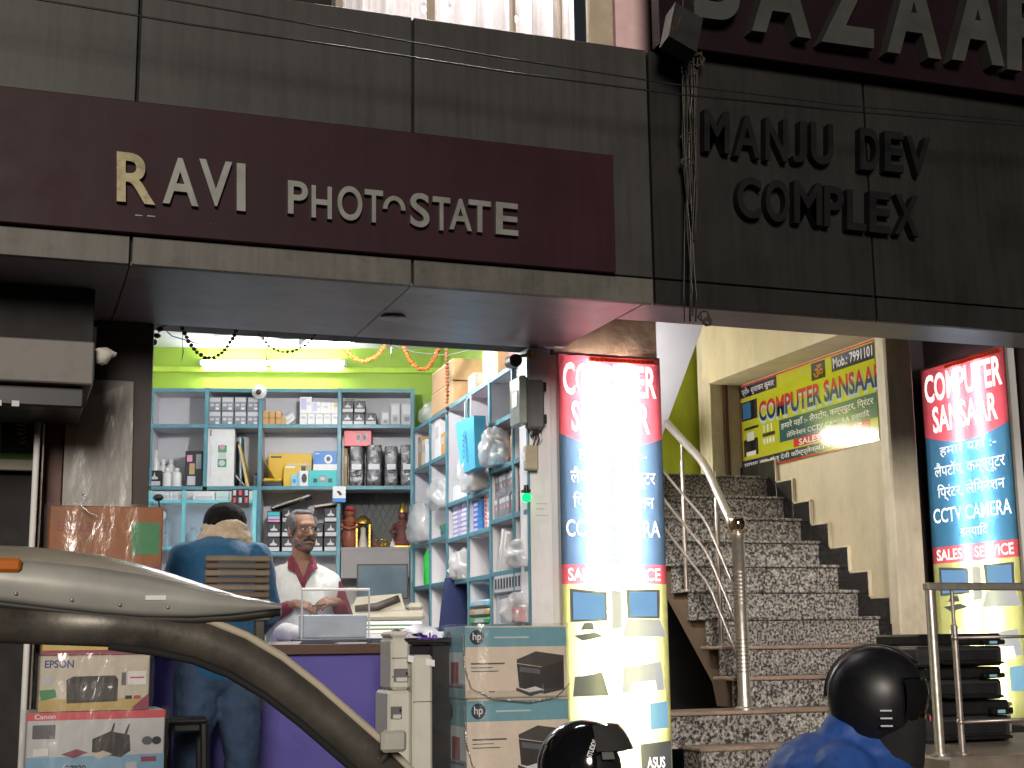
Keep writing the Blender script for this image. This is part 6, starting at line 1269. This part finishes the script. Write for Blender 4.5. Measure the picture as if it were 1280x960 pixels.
for s_ in (-1, 1): hm.ell((s_*.066, .0, kz+.035), (.016, .05, .05)); hm.ell((s_*.07, -.012, kz+.0), (.009, .018, .035))
hm.ell((0, .0, kz+.098), (.05, .055, .02))
soft(hm, 'hair', HAIRG, t, .006, 3, .012, .015)
be = MB(fh); be.ell((0, -.062, kz-.072), (.047, .036, .036)); be.ell((0, -.07, kz-.1), (.034, .03, .022)); 
for s_ in (-1, 1): be.ell((s_*.05, -.025, kz-.07), (.012, .035, .03))
soft(be, 'stubble', mat('grey_stubble', (.1, .066, .052, 1), .8, var=.3, vs=150), t, .005, 4)
mo = MB(fh); mo.cap((-.03, -.088, kz-.06), .007, (0, -.1, kz-.05), .009); mo.cap((.03, -.088, kz-.06), .007, (0, -.1, kz-.05), .009); soft(mo, 'moustache', mat('dark_grey_moustache', (.022, .02, .019, 1), .8), t, .004, 2)
lp = MB(fh); lp.ell((0, -.098, kz-.073), (.021, .008, .006)); lp.build('lips', mat('brown_lips', (.2, .08, .06, 1), .5), t, True)
for s_ in (-1, 1):
    MB(fh).ell((s_*.03, -.079, kz+.002), (.0125, .011, .007)).build('eye', mat('eye_white', (.55, .5, .46, 1), .3), t, True); MB(fh).ell((s_*.03+.002, -.0893, kz+.002), (.0058, .003, .0056)).build('iris', BLACKP, t, True)
    MB(fh).cap((s_*.018, -.093, kz+.019), .0035, (s_*.046, -.083, kz+.022), .0032).build('eyebrow', HAIRG, t, True)
    ring = [(s_*.031+.025*math.cos(q*.3142), -.106+.004*abs(math.cos(q*.3142)), kz-.002+.0165*math.sin(q*.3142)) for q in range(21)]
    MB(fh).tube(ring, .0019, 6).build('glasses_rim', BLACKP, t, True); MB(fh).tube([(s_*.056, -.102, kz+.004), (s_*.074, -.05, kz+.006), (s_*.078, .015, kz-.0)], .0017, 6).build('glasses_temple', BLACKP, t, True)
MB(fh).tube([(-.008, -.107, kz+.004), (0, -.11, kz+.007), (.008, -.107, kz+.004)], .0017, 6).build('glasses_bridge', BLACKP, t, True)
pe_ = thing('pen', 'dark pen held between the shopkeeper\'s fingers', 'pen', hl+V((0, -.03, 0))); MB().tube([hl+V((.0, -.05, -.005)), hl+V((.075, -.055, .006))], .004, 8, True).build('barrel', BLACKP, pe_, True); MB().tube([hl+V((.0, -.05, -.005)), hl+V((-.012, -.049, -.007))], [.0035, .001], 8, True).build('tip', STEELD, pe_)

# ------------------------------------------------------------------ customer leaning over the counter, seen from behind
yC = 6.93
cx_ = PY(yC).at(276, 700).x
fc = Fr((cx_, yC, 0), math.radians(-3))
t = thing('person', 'customer in blue jacket, beige scarf and jeans leaning over the counter, back turned', 'person', (cx_, yC, FLOOR))
zh = PY(yC+.12).at(280, 645).z
b = MB(fc)
b.ell((.03, .2, zh-.05), (.08, .095, .095), 22, 16); b.ell((.03, .27, zh-.11), (.055, .06, .06)); b.cap((.02, .13, zh-.09), .055, (.0, .05, zh-.16), .062)
for s_ in (-1, 1): b.ell((.03+s_*.083, .2, zh-.06), (.011, .022, .032))
b.cap((0, .03, zh-.25), .1, (0, -.02, zh-.7), .12)
for s_ in (-1, 1): b.cap((s_*.1, -.03, zh-.78), .085, (s_*.11, -.03, FLOOR+.09), .045)
hands = [fc.w(-.12, .42, CT+.035), fc.w(.2, .40, CT+.035)]
shd = [fc.w(-.17, .02, zh-.21), fc.w(.175, .02, zh-.21)]; elb = [fc.w(-.245, .1, zh-.47), fc.w(.25, .11, zh-.47)]
for a_, e_, w_ in zip(shd, elb, hands): b.cap(fc.loc(a_), .045, fc.loc(e_), .036); b.cap(fc.loc(e_), .034, fc.loc(w_), .025)
hand(b, fc, hands[0], (.2, 1, -.05), (0, 0, 1), side=1); hand(b, fc, hands[1], (-.2, 1, -.05), (0, 0, 1), side=-1)
soft(b, 'body', SKIN2, t, .007, 4)
JK = mat('blue_jacket', (.006, .085, .2, 1), .75, var=.2, vs=8, bump=.3, bs=22, sheen=.2)
j = MB(fc)
j.ell((0, .02, zh-.3), (.205, .145, .2), 28, 18); j.ell((0, .06, zh-.21), (.15, .1, .07)); j.cap((-.125, .03, zh-.21), .08, (.125, .03, zh-.21), .08); j.ell((0, -.02, zh-.52), (.215, .15, .22)); j.cap((0, -.02, zh-.5), .17, (0, -.03, zh-.68), .175)
for a_, e_, w_ in zip(shd, elb, hands): j.cap(fc.loc(a_), .078, fc.loc(e_), .066); j.cap(fc.loc(e_), .064, fc.loc(e_.lerp(w_, .85)), .045)
soft(j, 'jacket', JK, t, .009, 16, .022, .09)
jl = MB(fc)
for s_ in (-1, 1): jl.cap((s_*.095, -.03, zh-.76), .118, (s_*.115, -.04, zh-1.18), .082); jl.cap((s_*.115, -.04, zh-1.18), .08, (s_*.115, -.03, FLOOR+.05), .07)
jl.ell((0, -.03, zh-.75), (.18, .14, .13))
soft(jl, 'jeans', JEANS, t, .011, 5, .02, .05)
for s_ in (-1, 1): MB(fc).ell((s_*.115, .05, FLOOR+.045), (.05, .13, .045)).build('shoe', BLACKP, t, True)
hb = MB(fc); hb.ell((.03, .17, zh-.025), (.108, .105, .1), 22, 14); hb.ell((.03, .12, zh-.045), (.088, .06, .07)); soft(hb, 'hair', HAIRB, t, .008, 3, .01, .02)
sc_ = MB(fc); SCF = mat('beige_scarf', (.5, .41, .3, 1), .95, var=.3, vs=20, bump=.5, bs=60)
for k in range(4): sc_.tube([(.025+(.098+.009*k)*math.cos(q*.3307), .1+(.1+.006*k)*math.sin(q*.3307), zh-.075-.024*k+.012*math.sin(q*.9+k*2)-.02*math.sin(q*.3307)) for q in range(20)], .022, 8)
sc_.cap((.1, .03, zh-.1), .026, (.15, .03, zh-.15), .02); sc_.ell((.03, .03, zh-.13), (.1, .05, .035))
soft(sc_, 'scarf', SCF, t, .007, 3, .02, .03)

# ------------------------------------------------------------------ black plastic stool
pt = PY(6.42); a, b_ = pt.at(206, 900), pt.at(262, 900); zs_ = pt.at(230, 897).z; w_ = b_.x-a.x
t = thing('plastic_stool', 'black plastic stool before the customer\'s legs', 'stool', ((a.x+b_.x)/2, 6.55, FLOOR))
MB().box(a.x, b_.x, 6.42, 6.42+w_, zs_-.03, zs_, .012).build('seat', BLACKP, t)
for x in (a.x+.018, b_.x-.018):
    for y in (6.44, 6.42+w_-.02): MB().tube([(x, y, zs_-.03), (x+(.02 if x > a.x+.05 else -.02), y+(.02 if y > 6.5 else -.02), FLOOR)], .02, 8, True).build('leg', BLACKP, t)
for s_ in (0, 1):
    y = 6.425 if s_ == 0 else 6.415+w_-.012
    MB().box(a.x+.04, b_.x-.04, y, y+.012, zs_-.06, zs_-.031, .004).build('apron', BLACKP, t)
    MB().box(a.x+.01, b_.x-.01, y, y+.012, FLOOR+.15, FLOOR+.18, .004).build('stretcher', BLACKP, t)

# ------------------------------------------------------------------ steel guard rail and black printers on the platform
yR = 5.9; pR_ = PY(yR)
t = thing('guard_rail', 'stainless steel guard rail at the platform edge before the second light box', 'railing', (4.9, yR, PLAT))
xA = pR_.at(1166, 800).x; xB_ = pR_.at(1200, 800).x; zt = pR_.at(1200, 735).z
def post(x, r=.024): MB().lathe([(.045, 0), (.045, .008), (r, .012), (r, zt-PLAT-.012)], (x, yR, PLAT), 16).build('post', STEEL, t, 'auto')
post(xA); post(xA+1.0)
MB().box(xA-.025, xA+1.6, yR-.025, yR+.025, zt-.012, zt+.026, .006).build('top_rail', STEEL, t)
MB().lathe([(.035, 0), (.035, .006), (.016, .01), (.016, .62), (.009, .625), (.009, zt-PLAT-.012)], (xB_-.03, yR, PLAT), 14).build('baluster', STEELD, t, 'auto')
zb1, zb2 = pR_.at(1220, 797).z, pR_.at(1220, 902).z
for z_ in (zb1, zb2): MB().tube([(xB_-.03, yR-.01, z_), (xA+1.0, yR-.01, z_+.006)], .008, 8, True).build('cross_bar', STEELD, t, True); MB().ell((xB_-.03, yR, z_), .02, 12, 8).build('clamp', STEELD, t, True)
PB = mat('black_printer', (.012, .012, .013, 1), .3, var=.2, vs=12); PBG = mat('dark_grey_printer', (.03, .03, .03, 1), .45, var=.2, vs=12)
yP_ = 6.55; pp = PY(yP_)
def mfp(px0, px1, py0, py1, lab, z0_, z1_, dep=.4, lidk=True):
    x0, x1 = pp.at(px0, 880).x, pp.at(px1, 880).x; t = thing('black_printer', lab, 'printer', ((x0+x1)/2, yP_+dep/2, z0_)); h = z1_-z0_
    MB().box(x0, x1, yP_, yP_+dep, z0_+.002, z0_+h*.62, .014).build('body', PBG, t); MB().box(x0+.01, x1-.01, yP_-.015, yP_+dep, z0_+h*.64, z1_, .012).build('scanner_lid', PB, t); MB().box(x0+.1, x1-.06, yP_-.09, yP_-.001, z0_+h*.08, z0_+h*.16, .006).build('paper_tray', PB, t); MB().box(x0+.1, x1-.04, yP_-.012, yP_-.0005, z0_+h*.18, z0_+h*.5, .004).build('paper_slot', BLACKP, t); MB().box(x1-.16, x1-.02, yP_-.06, yP_-.016, z0_+h*.66, z0_+h*.82, .008).build('control_panel', PB, t); MB().box(x1-.13, x1-.08, yP_-.0615, yP_-.0602, z0_+h*.69, z0_+h*.77).build('label', C_SKY, t)
    return x0, x1
zb_ = [PLAT+.002, PLAT+.2, PLAT+.4, pp.at(1200, 828).z]
x0, x1 = mfp(1150, 1262, 0, 0, 'black printer at the bottom of the stack behind the guard rail', PLAT+.001, PLAT+.22)
mfp(1155, 1255, 0, 0, 'dark grey printer in the middle of the stack behind the guard rail', PLAT+.222, PLAT+.40, .36)
mfp(1150, 1258, 0, 0, 'widest black printer on top of the stack behind the guard rail', PLAT+.402, PLAT+.58, .4)

# ------------------------------------------------------------------ motorcycle riders
HELM = mat('gloss_black_helmet', (.006, .006, .007, 1), .12, var=.1, coat=.6); HELM2 = mat('satin_black_helmet', (.008, .008, .01, 1), .42, var=.35, vs=9, bump=.02, bs=40)
TYRE = mat('rubber', (.012, .012, .012, 1), .85)
def helmet(par, c, ang, m, R=.135, visor=True):
    """open sided shell: a dome cut by a face opening, with visor and trim; local -y is the face"""
    f = Fr((c.x, c.y, 0), ang); rows = []; n, k_ = 30, 18
    for i in range(k_+1):
        th = .02+(math.pi*.86-.02)*i/k_; row = []
        for j in range(n+1):
            ph = 2*math.pi*j/n; s_ = math.sin(th); q = V((R*.93*s_*math.sin(ph), R*1.1*s_*math.cos(ph)*1.0, R*1.05*math.cos(th)))
            if q.z < 0: q.z *= 1.22
            if q.z < -.03 and q.y < 0: q.y *= 1+.12*min(1, (-q.z-.03)/.08)
            row.append(q)
        rows.append(row)
    V_, F_ = [], []
    for r_ in rows: V_ += [f.w(q.x, q.y, c.z+q.z) for q in r_]
    for i in range(k_):
        for j in range(n):
            q = (rows[i][j]+rows[i+1][j+1])/2
            if q.y < -R*.45 and -R*.6 < q.z < R*.34: continue
            F_.append((i*(n+1)+j, i*(n+1)+j+1, (i+1)*(n+1)+j+1, (i+1)*(n+1)+j))
    mb = MB(); mb.add(V_, F_, True); o = mb.build('helmet_shell', m, par, True); s = o.modifiers.new('s', 'SOLIDIFY'); s.thickness = .012; s.offset = -1; sub = o.modifiers.new('u', 'SUBSURF'); sub.levels = 1
    MB(f).ell((0, .01, c.z-.01), (R*.82, R*.95, R*.9), 20, 14).build('helmet_lining', BLACKP, par, True)
    if visor:
        vr = []
        for i in range(7):
            z_ = R*.34-R*.96*i/6; rr = math.sqrt(max(.01, 1-(z_/(R*1.05))**2)); vr.append([f.w(R*.96*rr*math.sin(a), -R*1.14*rr*math.cos(a), c.z+z_) for a in [-1.05+2.1*j/16 for j in range(17)]])
        MB().strip(vr).build('visor', mat('smoked_visor', (.02, .02, .022, 1), .06, trans=.6, var=.05), par, True)
    for k in range(3): MB(f).box(-.02, .02, R*1.1-.008-.006*k, R*1.1-.001-.006*k, c.z-.02-.022*k, c.z-.016-.022*k).build('rear_vent', C_LGREY, par)
    return f
def rider(c, ang, jacket, lab, helm, seat_z, blur=0):
    f = Fr((c.x, c.y, 0), ang); t = thing('person', lab, 'person', (c.x, c.y, 0))
    b = MB(f); z = c.z
    b.ell((0, .0, z), (.075, .095, .11), 20, 14); b.ell((0, -.05, z-.07), (.05, .05, .05)); b.cap((0, -.098, z+.0), .01, (0, -.115, z-.03), .014); b.ell((0, -.09, z-.06), (.022, .012, .008)); b.cap((0, .0, z-.1), .055, (0, .06, z-.2), .06); b.cap((0, .14, z-.28), .1, (0, .2, seat_z+.12), .12)
    kn = [f.w(s_*.17, -.25, seat_z+.02) for s_ in (-1, 1)]; ft = [f.w(s_*.16, -.08, .28) for s_ in (-1, 1)]; hp_ = [f.w(s_*.1, .16, seat_z+.09) for s_ in (-1, 1)]
    hd = [f.w(s_*.3, -.55, seat_z+.3) for s_ in (-1, 1)]; sh_ = [f.w(s_*.2, .12, z-.25) for s_ in (-1, 1)]; el_ = [f.w(s_*.3, -.12, z-.46) for s_ in (-1, 1)]
    for k in range(2): b.cap(f.loc(hp_[k]), .085, f.loc(kn[k]), .06); b.cap(f.loc(kn[k]), .055, f.loc(ft[k]), .042); b.cap(f.loc(sh_[k]), .045, f.loc(el_[k]), .036); b.cap(f.loc(el_[k]), .034, f.loc(hd[k]), .025)
    for k in range(2): hand(b, f, hd[k], -f.y + V((0, 0, -.1)), (0, 0, 1), curl=1.3, side=1 if k else -1)
    soft(b, 'body', SKIN2, t, .01, 4)
    for s_ in (-1, 1): MB(f).ell((s_*.028, -.09, z+.015), (.012, .008, .008)).build('eye', mat('eye_white', (.55, .5, .46, 1)), t, True)
    j = MB(f); j.ell((0, .17, z-.31), (.23, .2, .2)); j.ell((0, .02, z-.33), (.2, .17, .19)); j.cap((0, .03, z-.2), .12, (0, .04, z-.27), .14); j.cap((-.15, .12, z-.23), .1, (.15, .12, z-.23), .1); j.cap((0, .2, z-.38), .19, (0, .24, seat_z+.14), .18); j.cap((0, .09, z-.12), .085, (0, .11, z-.2), .125)
    for k in range(2): j.cap(f.loc(sh_[k]), .08, f.loc(el_[k]), .066); j.cap(f.loc(el_[k]), .064, f.loc(el_[k].lerp(hd[k], .85)), .042)
    soft(j, 'jacket', jacket, t, .01, 4, .014, .045)
    nw = MB(f); nw.cap((0, -.045, z-.1), .1, (0, -.03, z-.2), .1); soft(nw, 'neck_warmer', mat('black_wool', (.01, .01, .011, 1), .9, bump=.3, bs=60), t, .01, 4)
    l_ = MB(f)
    for k in range(2): l_.cap(f.loc(hp_[k]), .11, f.loc(kn[k]), .08); l_.cap(f.loc(kn[k]), .076, f.loc(ft[k]), .058)
    soft(l_, 'trousers', mat('dark_trousers', (.03, .03, .035, 1), .8), t, .014, 4)
    for k in range(2): MB(f).ell(f.loc(ft[k]+V((0, 0, -.035)))+V((0, -.05, 0)), (.045, .12, .04)).build('shoe', BLACKP, t, True)
    return t, f
def motorcycle(c, ang, lab, seat_z, paint):
    f = Fr((c.x, c.y, 0), ang); t = thing('motorcycle', lab, 'motorcycle', (c.x, c.y, 0))
    for y in (-.72, .58):
        w_ = MB(f).tube([(0, y+.27*math.cos(q*.2618), .3+.27*math.sin(q*.2618)) for q in range(25)], .035, 8).build('tyre', TYRE, t, True); MB(f).lathe([(.03, -.05), (.05, -.03), (.2, -.008), (.235, 0), (.2, .008), (.05, .03), (.03, .05)], (0, y, .3), 20, (1, 0, 0)).build('wheel', STEELD, t, 'auto')
    MB(f).box(-.12, .12, -.08, .62, seat_z-.09, seat_z, .03).build('seat', BLACKP, t); tk = MB(f); tk.ell((0, -.3, seat_z-.02), (.13, .26, .13)); tk.build('fuel_tank', paint, t, True); MB(f).box(-.1, .1, -.3, .3, .3, seat_z-.1, .04).build('engine', STEELD, t)
    for s_ in (-1, 1): MB(f).tube([(s_*.07, -.72, .3), (s_*.07, -.52, seat_z+.15)], .022, 8).build('fork', STEEL, t); MB(f).tube([(0, -.5, seat_z+.17), (s_*.2, -.52, seat_z+.24), (s_*.36, -.46, seat_z+.24)], .013, 8).build('handlebar', STEELD, t, True)
    MB(f).lathe([(.02, .1), (.07, .06), (.085, 0), (.075, -.01)], (0, -.6, seat_z+.1), 16, (0, 1, 0)).build('headlamp', STEELD, t, 'auto'); MB(f).box(-.05, .05, .62, .68, seat_z-.1, seat_z-.02, .01).build('tail_lamp', C_RED, t); MB(f).tube([(.14, .0, .3), (.15, .5, .36), (.15, .7, .4)], [.03, .045, .04], 10).build('exhaust', STEEL, t, True)
# the rider by the stairs looks along the street, away to the side
c1 = PY(3.75).at(1095, 868)
A1 = math.radians(62)                                          # face towards +x
t, f1 = rider(c1, A1, mat('royal_blue_jacket', (.02, .075, .30, 1), .6, var=.2, vs=9, bump=.35, bs=18), 'rider in royal blue jacket and satin black helmet before the stairs', None, .78)
hp1 = thing('helmet', 'satin black helmet on the rider in the royal blue jacket', 'helmet', c1); helmet(hp1, c1, A1, HELM2, .137)
for s_ in (-1, 1):
    MB(f1).tube([(s_*.03, .155*math.sin(a)*1.0-.004, c1.z+.149*math.cos(a)) for a in [-.9+2.5*k/16 for k in range(17)]], .0035, 6).build('crown_ridge', HELM2, hp1, True)
    for k in range(3): MB(f1).box(s_*.127-.004, s_*.127+.004, -.03+.0, .005, c1.z-.045-.022*k, c1.z-.04-.022*k, .001).build('side_vent', C_LGREY, hp1)
MB(f1).box(-.05, .05, -.152, -.146, c1.z-.078, c1.z-.06, .002).build('chin_vent', C_RED, hp1)
motorcycle(c1, A1, 'black motorcycle under the rider in the royal blue jacket', .76, HELM)
c2 = PY(4.2).at(730, 958)
A2 = math.radians(52)
t, f2 = rider(c2, A2, mat('dark_winter_jacket', (.02, .022, .025, 1), .7, var=.2, bump=.3, bs=20), 'rider in dark jacket and gloss black helmet before the light box', None, .70)
hp2 = thing('helmet', 'gloss black helmet with white lettering before the light box', 'helmet', c2); fh2 = helmet(hp2, c2, A2, HELM, .137, False)
R = .137
vr = []
for i in range(6):
    z_ = R*.95-R*.55*i/5; rr = math.sqrt(max(.01, 1-(z_/(R*1.3))**2)); vr.append([fh2.w(R*1.0*rr*math.sin(a), -R*1.22*rr*math.cos(a), c2.z+z_) for a in [-1.1+2.2*j/14 for j in range(15)]])
MB().strip(vr).build('raised_visor', mat('clear_visor', (.2, .2, .2, 1), .05, trans=.8, var=.05), hp2, True)
def on_helm(az, z_, off=.004): rr = math.sqrt(max(.01, 1-(z_/(R*1.05))**2)); return fh2.w(R*.93*rr*math.sin(az)*(1+off/R), R*1.1*rr*math.cos(az)*(1+off/R), c2.z+z_)
o_ = on_helm(-1.95, .035, .007); 
nn = (o_-V((c2.x, c2.y, c2.z))).normalized(); up_ = (V((0, 0, 1))-nn*nn.z).normalized(); rt_ = up_.cross(nn)
MB().text('STUDDS', o_+nn*.003, (up_*.8+rt_*.35).normalized()*.055, (-rt_*.8+up_*.35).normalized()*.016, nn, .001, .02).build('lettering', C_WHT, hp2)
gs = [[on_helm(az, zz_, .002) for az in (-2.5, -2.35, -2.2)] for zz_ in (.12, .1, .075, .05, .03)]
MB().strip(gs).build('grey_stripe', mat('helmet_grey', (.12, .12, .12, 1), .3), hp2, True)
motorcycle(c2, A2, 'dark motorcycle under the rider before the light box', .68, HELM)

# ------------------------------------------------------------------ electric rickshaw passing in front
yN_, yFar = 2.62, 3.58
CRM = mat('cream_fibreglass', (.46, .41, .32, 1), .35, var=.12, vs=5, coat=.3, dirt=((.3, .25, .18, 1), 7, .4)); GUN = mat('gunmetal_frame', (.085, .078, .068, 1), .36, metal=.4, var=.45, vs=6, bump=.08, bs=30, dirt=((.16, .14, .11, 1), 10, .6))
rk = thing('electric_rickshaw', 'cream roofed electric rickshaw with open sides passing the shop', 'rickshaw', (-.6, 3.1, 0))
pn = PY(yN_)
up_e = [(-260, 700), (-100, 688), (0, 686), (60, 690), (120, 696), (180, 706), (240, 722), (290, 738), (330, 751), (350, 758)]
lo_e = [(-260, 755), (-100, 750), (0, 752), (60, 759), (120, 766), (180, 771), (240, 772), (290, 769), (330, 764), (350, 762)]
rows = []; NS = 17
for (a, b), (c, d) in zip(up_e, lo_e):
    pl_, pu = pn.at(c, d), PY((yN_+yFar)/2).at(a, b); zl, zu = pl_.z, pu.z; x = pl_.x; row = []
    for k in range(NS):
        v = -1+2*k/(NS-1); s_ = abs(v); y = (yN_+yFar)/2+(yFar-yN_)/2*v
        row.append(V((x, y, zl+(zu-zl)*(1-s_**3.2)**.6)))
    rows.append(row)
o = MB().strip(rows).build('roof', CRM, rk, True); s = o.modifiers.new('s', 'SOLIDIFY'); s.thickness = .025; s.offset = -1; u_ = o.modifiers.new('u', 'SUBSURF'); u_.levels = 2
rails = []
for y in (yN_+.004, yFar-.004):
    P = [V((pn.at(c, d).x, y, pn.at(c, d).z-.004)) for c, d in lo_e]; MB().tube(P, .008, 8, True).build('roof_trim', mat('dark_trim', (.03, .028, .025, 1), .5), rk, True)
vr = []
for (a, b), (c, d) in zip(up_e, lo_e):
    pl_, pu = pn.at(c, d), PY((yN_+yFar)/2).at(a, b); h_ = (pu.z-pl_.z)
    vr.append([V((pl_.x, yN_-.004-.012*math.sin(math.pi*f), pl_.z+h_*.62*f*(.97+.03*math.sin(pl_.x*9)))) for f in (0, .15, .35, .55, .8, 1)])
o = MB().strip(vr).build('roof_reflection_band', mat('silver_reflection', (.42, .42, .39, 1), .25, var=.25, vs=4, metal=.25, coat=.3), rk, True); s = o.modifiers.new('s', 'SOLIDIFY'); s.thickness = .006; s.offset = -1  # paler band added, the shop's reflection low on the roof put into colour
x_front = pn.at(350, 760).x
# brown slatted carrier board rising from the roof
pc = PY(3.3); a, b = pc.at(256, 696), pc.at(338, 698); zt, zbm = pc.at(300, 697).z, pc.at(300, 775).z
for k in range(9): z_ = zbm+(zt-zbm)*k/8.6; MB().box(a.x, b.x, 3.29, 3.305, z_, z_+(zt-zbm)*.1, .003).build('carrier_slat', mat('brown_slat', (.13, .095, .07, 1), .6, var=.3, vs=12) if k % 2 else mat('grey_brown_slat', (.2, .16, .12, 1), .6, var=.3, vs=12), rk)
for x in (a.x+.02, b.x-.02): MB().box(x-.012, x+.012, 3.306, 3.325, zbm-.06, zt+.004, .003).build('carrier_post', GUN, rk)
# curved windscreen pillars
pil = [(150, 782), (205, 789), (255, 800), (300, 818), (345, 845), (390, 880), (430, 915), (470, 950), (505, 985), (540, 1030)]
for y in (yN_+.02, yFar-.02):
    P = [V((pn.at(c, d).x, y, pn.at(c, d).z)) for c, d in pil]
    P = [V((P[0].x-.25, y, P[0].z+.012))] + P
    if y < 3: MB().tube(P, .026, 14, True, 1.5).build('windscreen_pillar', GUN, rk, True); MB().tube([p+V((-.018, -.016, -.036)) for p in P[1:]], .007, 8, True).build('rubber_seal', TYRE, rk, True); MB().tube([p+V((.012, -.012, .034)) for p in P], .008, 8, True).build('pillar_rim', CRM, rk, True)
    else: P2 = P; MB().tube([P[0], P[1]], .02, 8, True).build('roof_stay', GUN, rk)
near = [V((pn.at(c, d).x, yN_+.03, pn.at(c, d).z+.01)) for c, d in pil]
MB().strip([[V((p.x+.02*math.sin(math.pi*k/6), yN_+.03+(yFar-yN_-.06)*k/6, p.z)) for k in range(7)] for p in near[2:]]).build('windscreen', clear_film('windscreen_glass', gl=.05, rough=.03, bs=2, bstr=.02, milky=.012), rk, True)
xN = pn.at(540, 1030).x; zN = pn.at(540, 1030).z
# nose, floor, seats, wheels (mostly below the picture)
ns = []
for k in range(9):
    f_ = k/8; z_ = zN+.02-(zN-.32)*f_; bul = .12*math.sin(f_*2.2); ns.append([V((xN-.02+bul*(1-(abs(v))**3)+.05*f_, (yN_+yFar)/2+(yFar-yN_)/2*v*(.82-.1*f_), z_)) for v in [-1+2*j/12 for j in range(13)]])
o = MB().strip(ns).build('nose', CRM, rk, True); s = o.modifiers.new('s', 'SOLIDIFY'); s.thickness = .02
MB().lathe([(.03, -.06), (.085, -.02), (.09, .02), (.08, .03)], (xN+.1, 3.1, .95), 18, (1, 0, 0)).build('headlamp', STEEL, rk, 'auto')
MB().box(-2.0, xN-.05, yN_+.05, yFar-.05, .3, .36, .01).build('floor_pan', GUN, rk)
for y in (yN_+.12, yFar-.12):
    for x in (-1.7,): MB().tube([(x+.23*math.cos(q*.2618), y, .25+.23*math.sin(q*.2618)) for q in range(25)], .035, 8, True).build('tyre', TYRE, rk, True); MB().lathe([(.04, -.04), (.2, -.01), (.2, .01), (.04, .04)], (x, y, .25), 18, (0, 1, 0)).build('rim', STEELD, rk, 'auto')
MB().tube([(xN-.02+.23*math.cos(q*.2618), 3.1, .25+.23*math.sin(q*.2618)) for q in range(25)], .035, 8, True).build('tyre', TYRE, rk, True); MB().lathe([(.04, -.04), (.2, -.01), (.2, .01), (.04, .04)], (xN-.02, 3.1, .25), 18, (0, 1, 0)).build('rim', STEELD, rk, 'auto')
MB().tube([(xN-.02, 3.02, .28), (xN-.1, 3.02, .8), (xN-.18, 3.1, 1.1)], .025, 8, True).build('fork', GUN, rk, True)
MB().tube([(xN-.2, 2.8, 1.18), (xN-.16, 3.0, 1.13), (xN-.16, 3.2, 1.13), (xN-.2, 3.4, 1.18)], .013, 8, True).build('handlebar', GUN, rk, True)
MB().box(-.55, -.15, yN_+.1, yFar-.1, .36, .82, .03).build('driver_seat', BLACKP, rk); MB().box(-.2, -.02, yN_+.3, yFar-.12, .82, 1.5, .06).build('seat_back', BLACKP, rk); MB().box(-1.95, -1.4, yN_+.05, yFar-.05, .36, .8, .03).build('passenger_seat', BLACKP, rk)
for x, y in ((-.7, yN_+.03), (-.7, yFar-.03), (-1.95, yN_+.03), (-1.95, yFar-.03)): MB().tube([(x, y, .36), (x, y, 1.66)], .016, 8, True).build('roof_post', GUN, rk)
mp = PY(yN_-.05).at(489, 925)
MB().box(mp.x-.02, mp.x+.028, mp.y-.009, mp.y+.009, mp.z-.022, mp.z+.018, .006).build('mirror', mat('mirror_shell', (.4, .4, .36, 1), .3), rk); MB().tube([(mp.x, mp.y+.02, mp.z-.02), (mp.x-.03, yN_+.1, mp.z-.12), (xN-.18, 2.85, 1.17)], .006, 6, True).build('mirror_arm', GUN, rk, True)
for a_, b_ in ((-60, 742), (20, 748), (90, 756), (150, 762), (210, 765), (265, 763)):
    q = PY(yN_-.012).at(a_, b_-6); MB().lathe([(.0035, 0), (.003, .002), (.001, .003)], q, 8, (0, -1, 0)).build('rivet', STEELD, rk, True)
q = PY(yN_-.02).at(4, 706); MB().box(q.x-.05, q.x+.03, yN_-.022, yN_+.0, q.z-.012, q.z+.012, .005).build('marker_lamp', mat('amber_lens', (.5, .14, .02, 1), .2), rk)
q = PY(yN_-.02).at(195, 747); MB().box(q.x-.018, q.x+.018, yN_-.0175, yN_-.0165, q.z-.004, q.z+.004).build('sticker', C_WHT, rk)
MB().box(-2.0, -.02, yFar-.06, yFar-.05, 1.6, 1.66, .003).build('roof_side_rail', GUN, rk)
# ------------------------------------------------------------------ bake modifiers into plain meshes
_dg = bpy.context.evaluated_depsgraph_get()
for o in [o for o in bpy.data.objects if o.type == 'MESH' and o.modifiers]:
    me = bpy.data.meshes.new_from_object(o.evaluated_get(_dg))
    o.modifiers.clear(); o.data = me
    me.polygons.foreach_set('use_smooth', [True]*len(me.polygons))
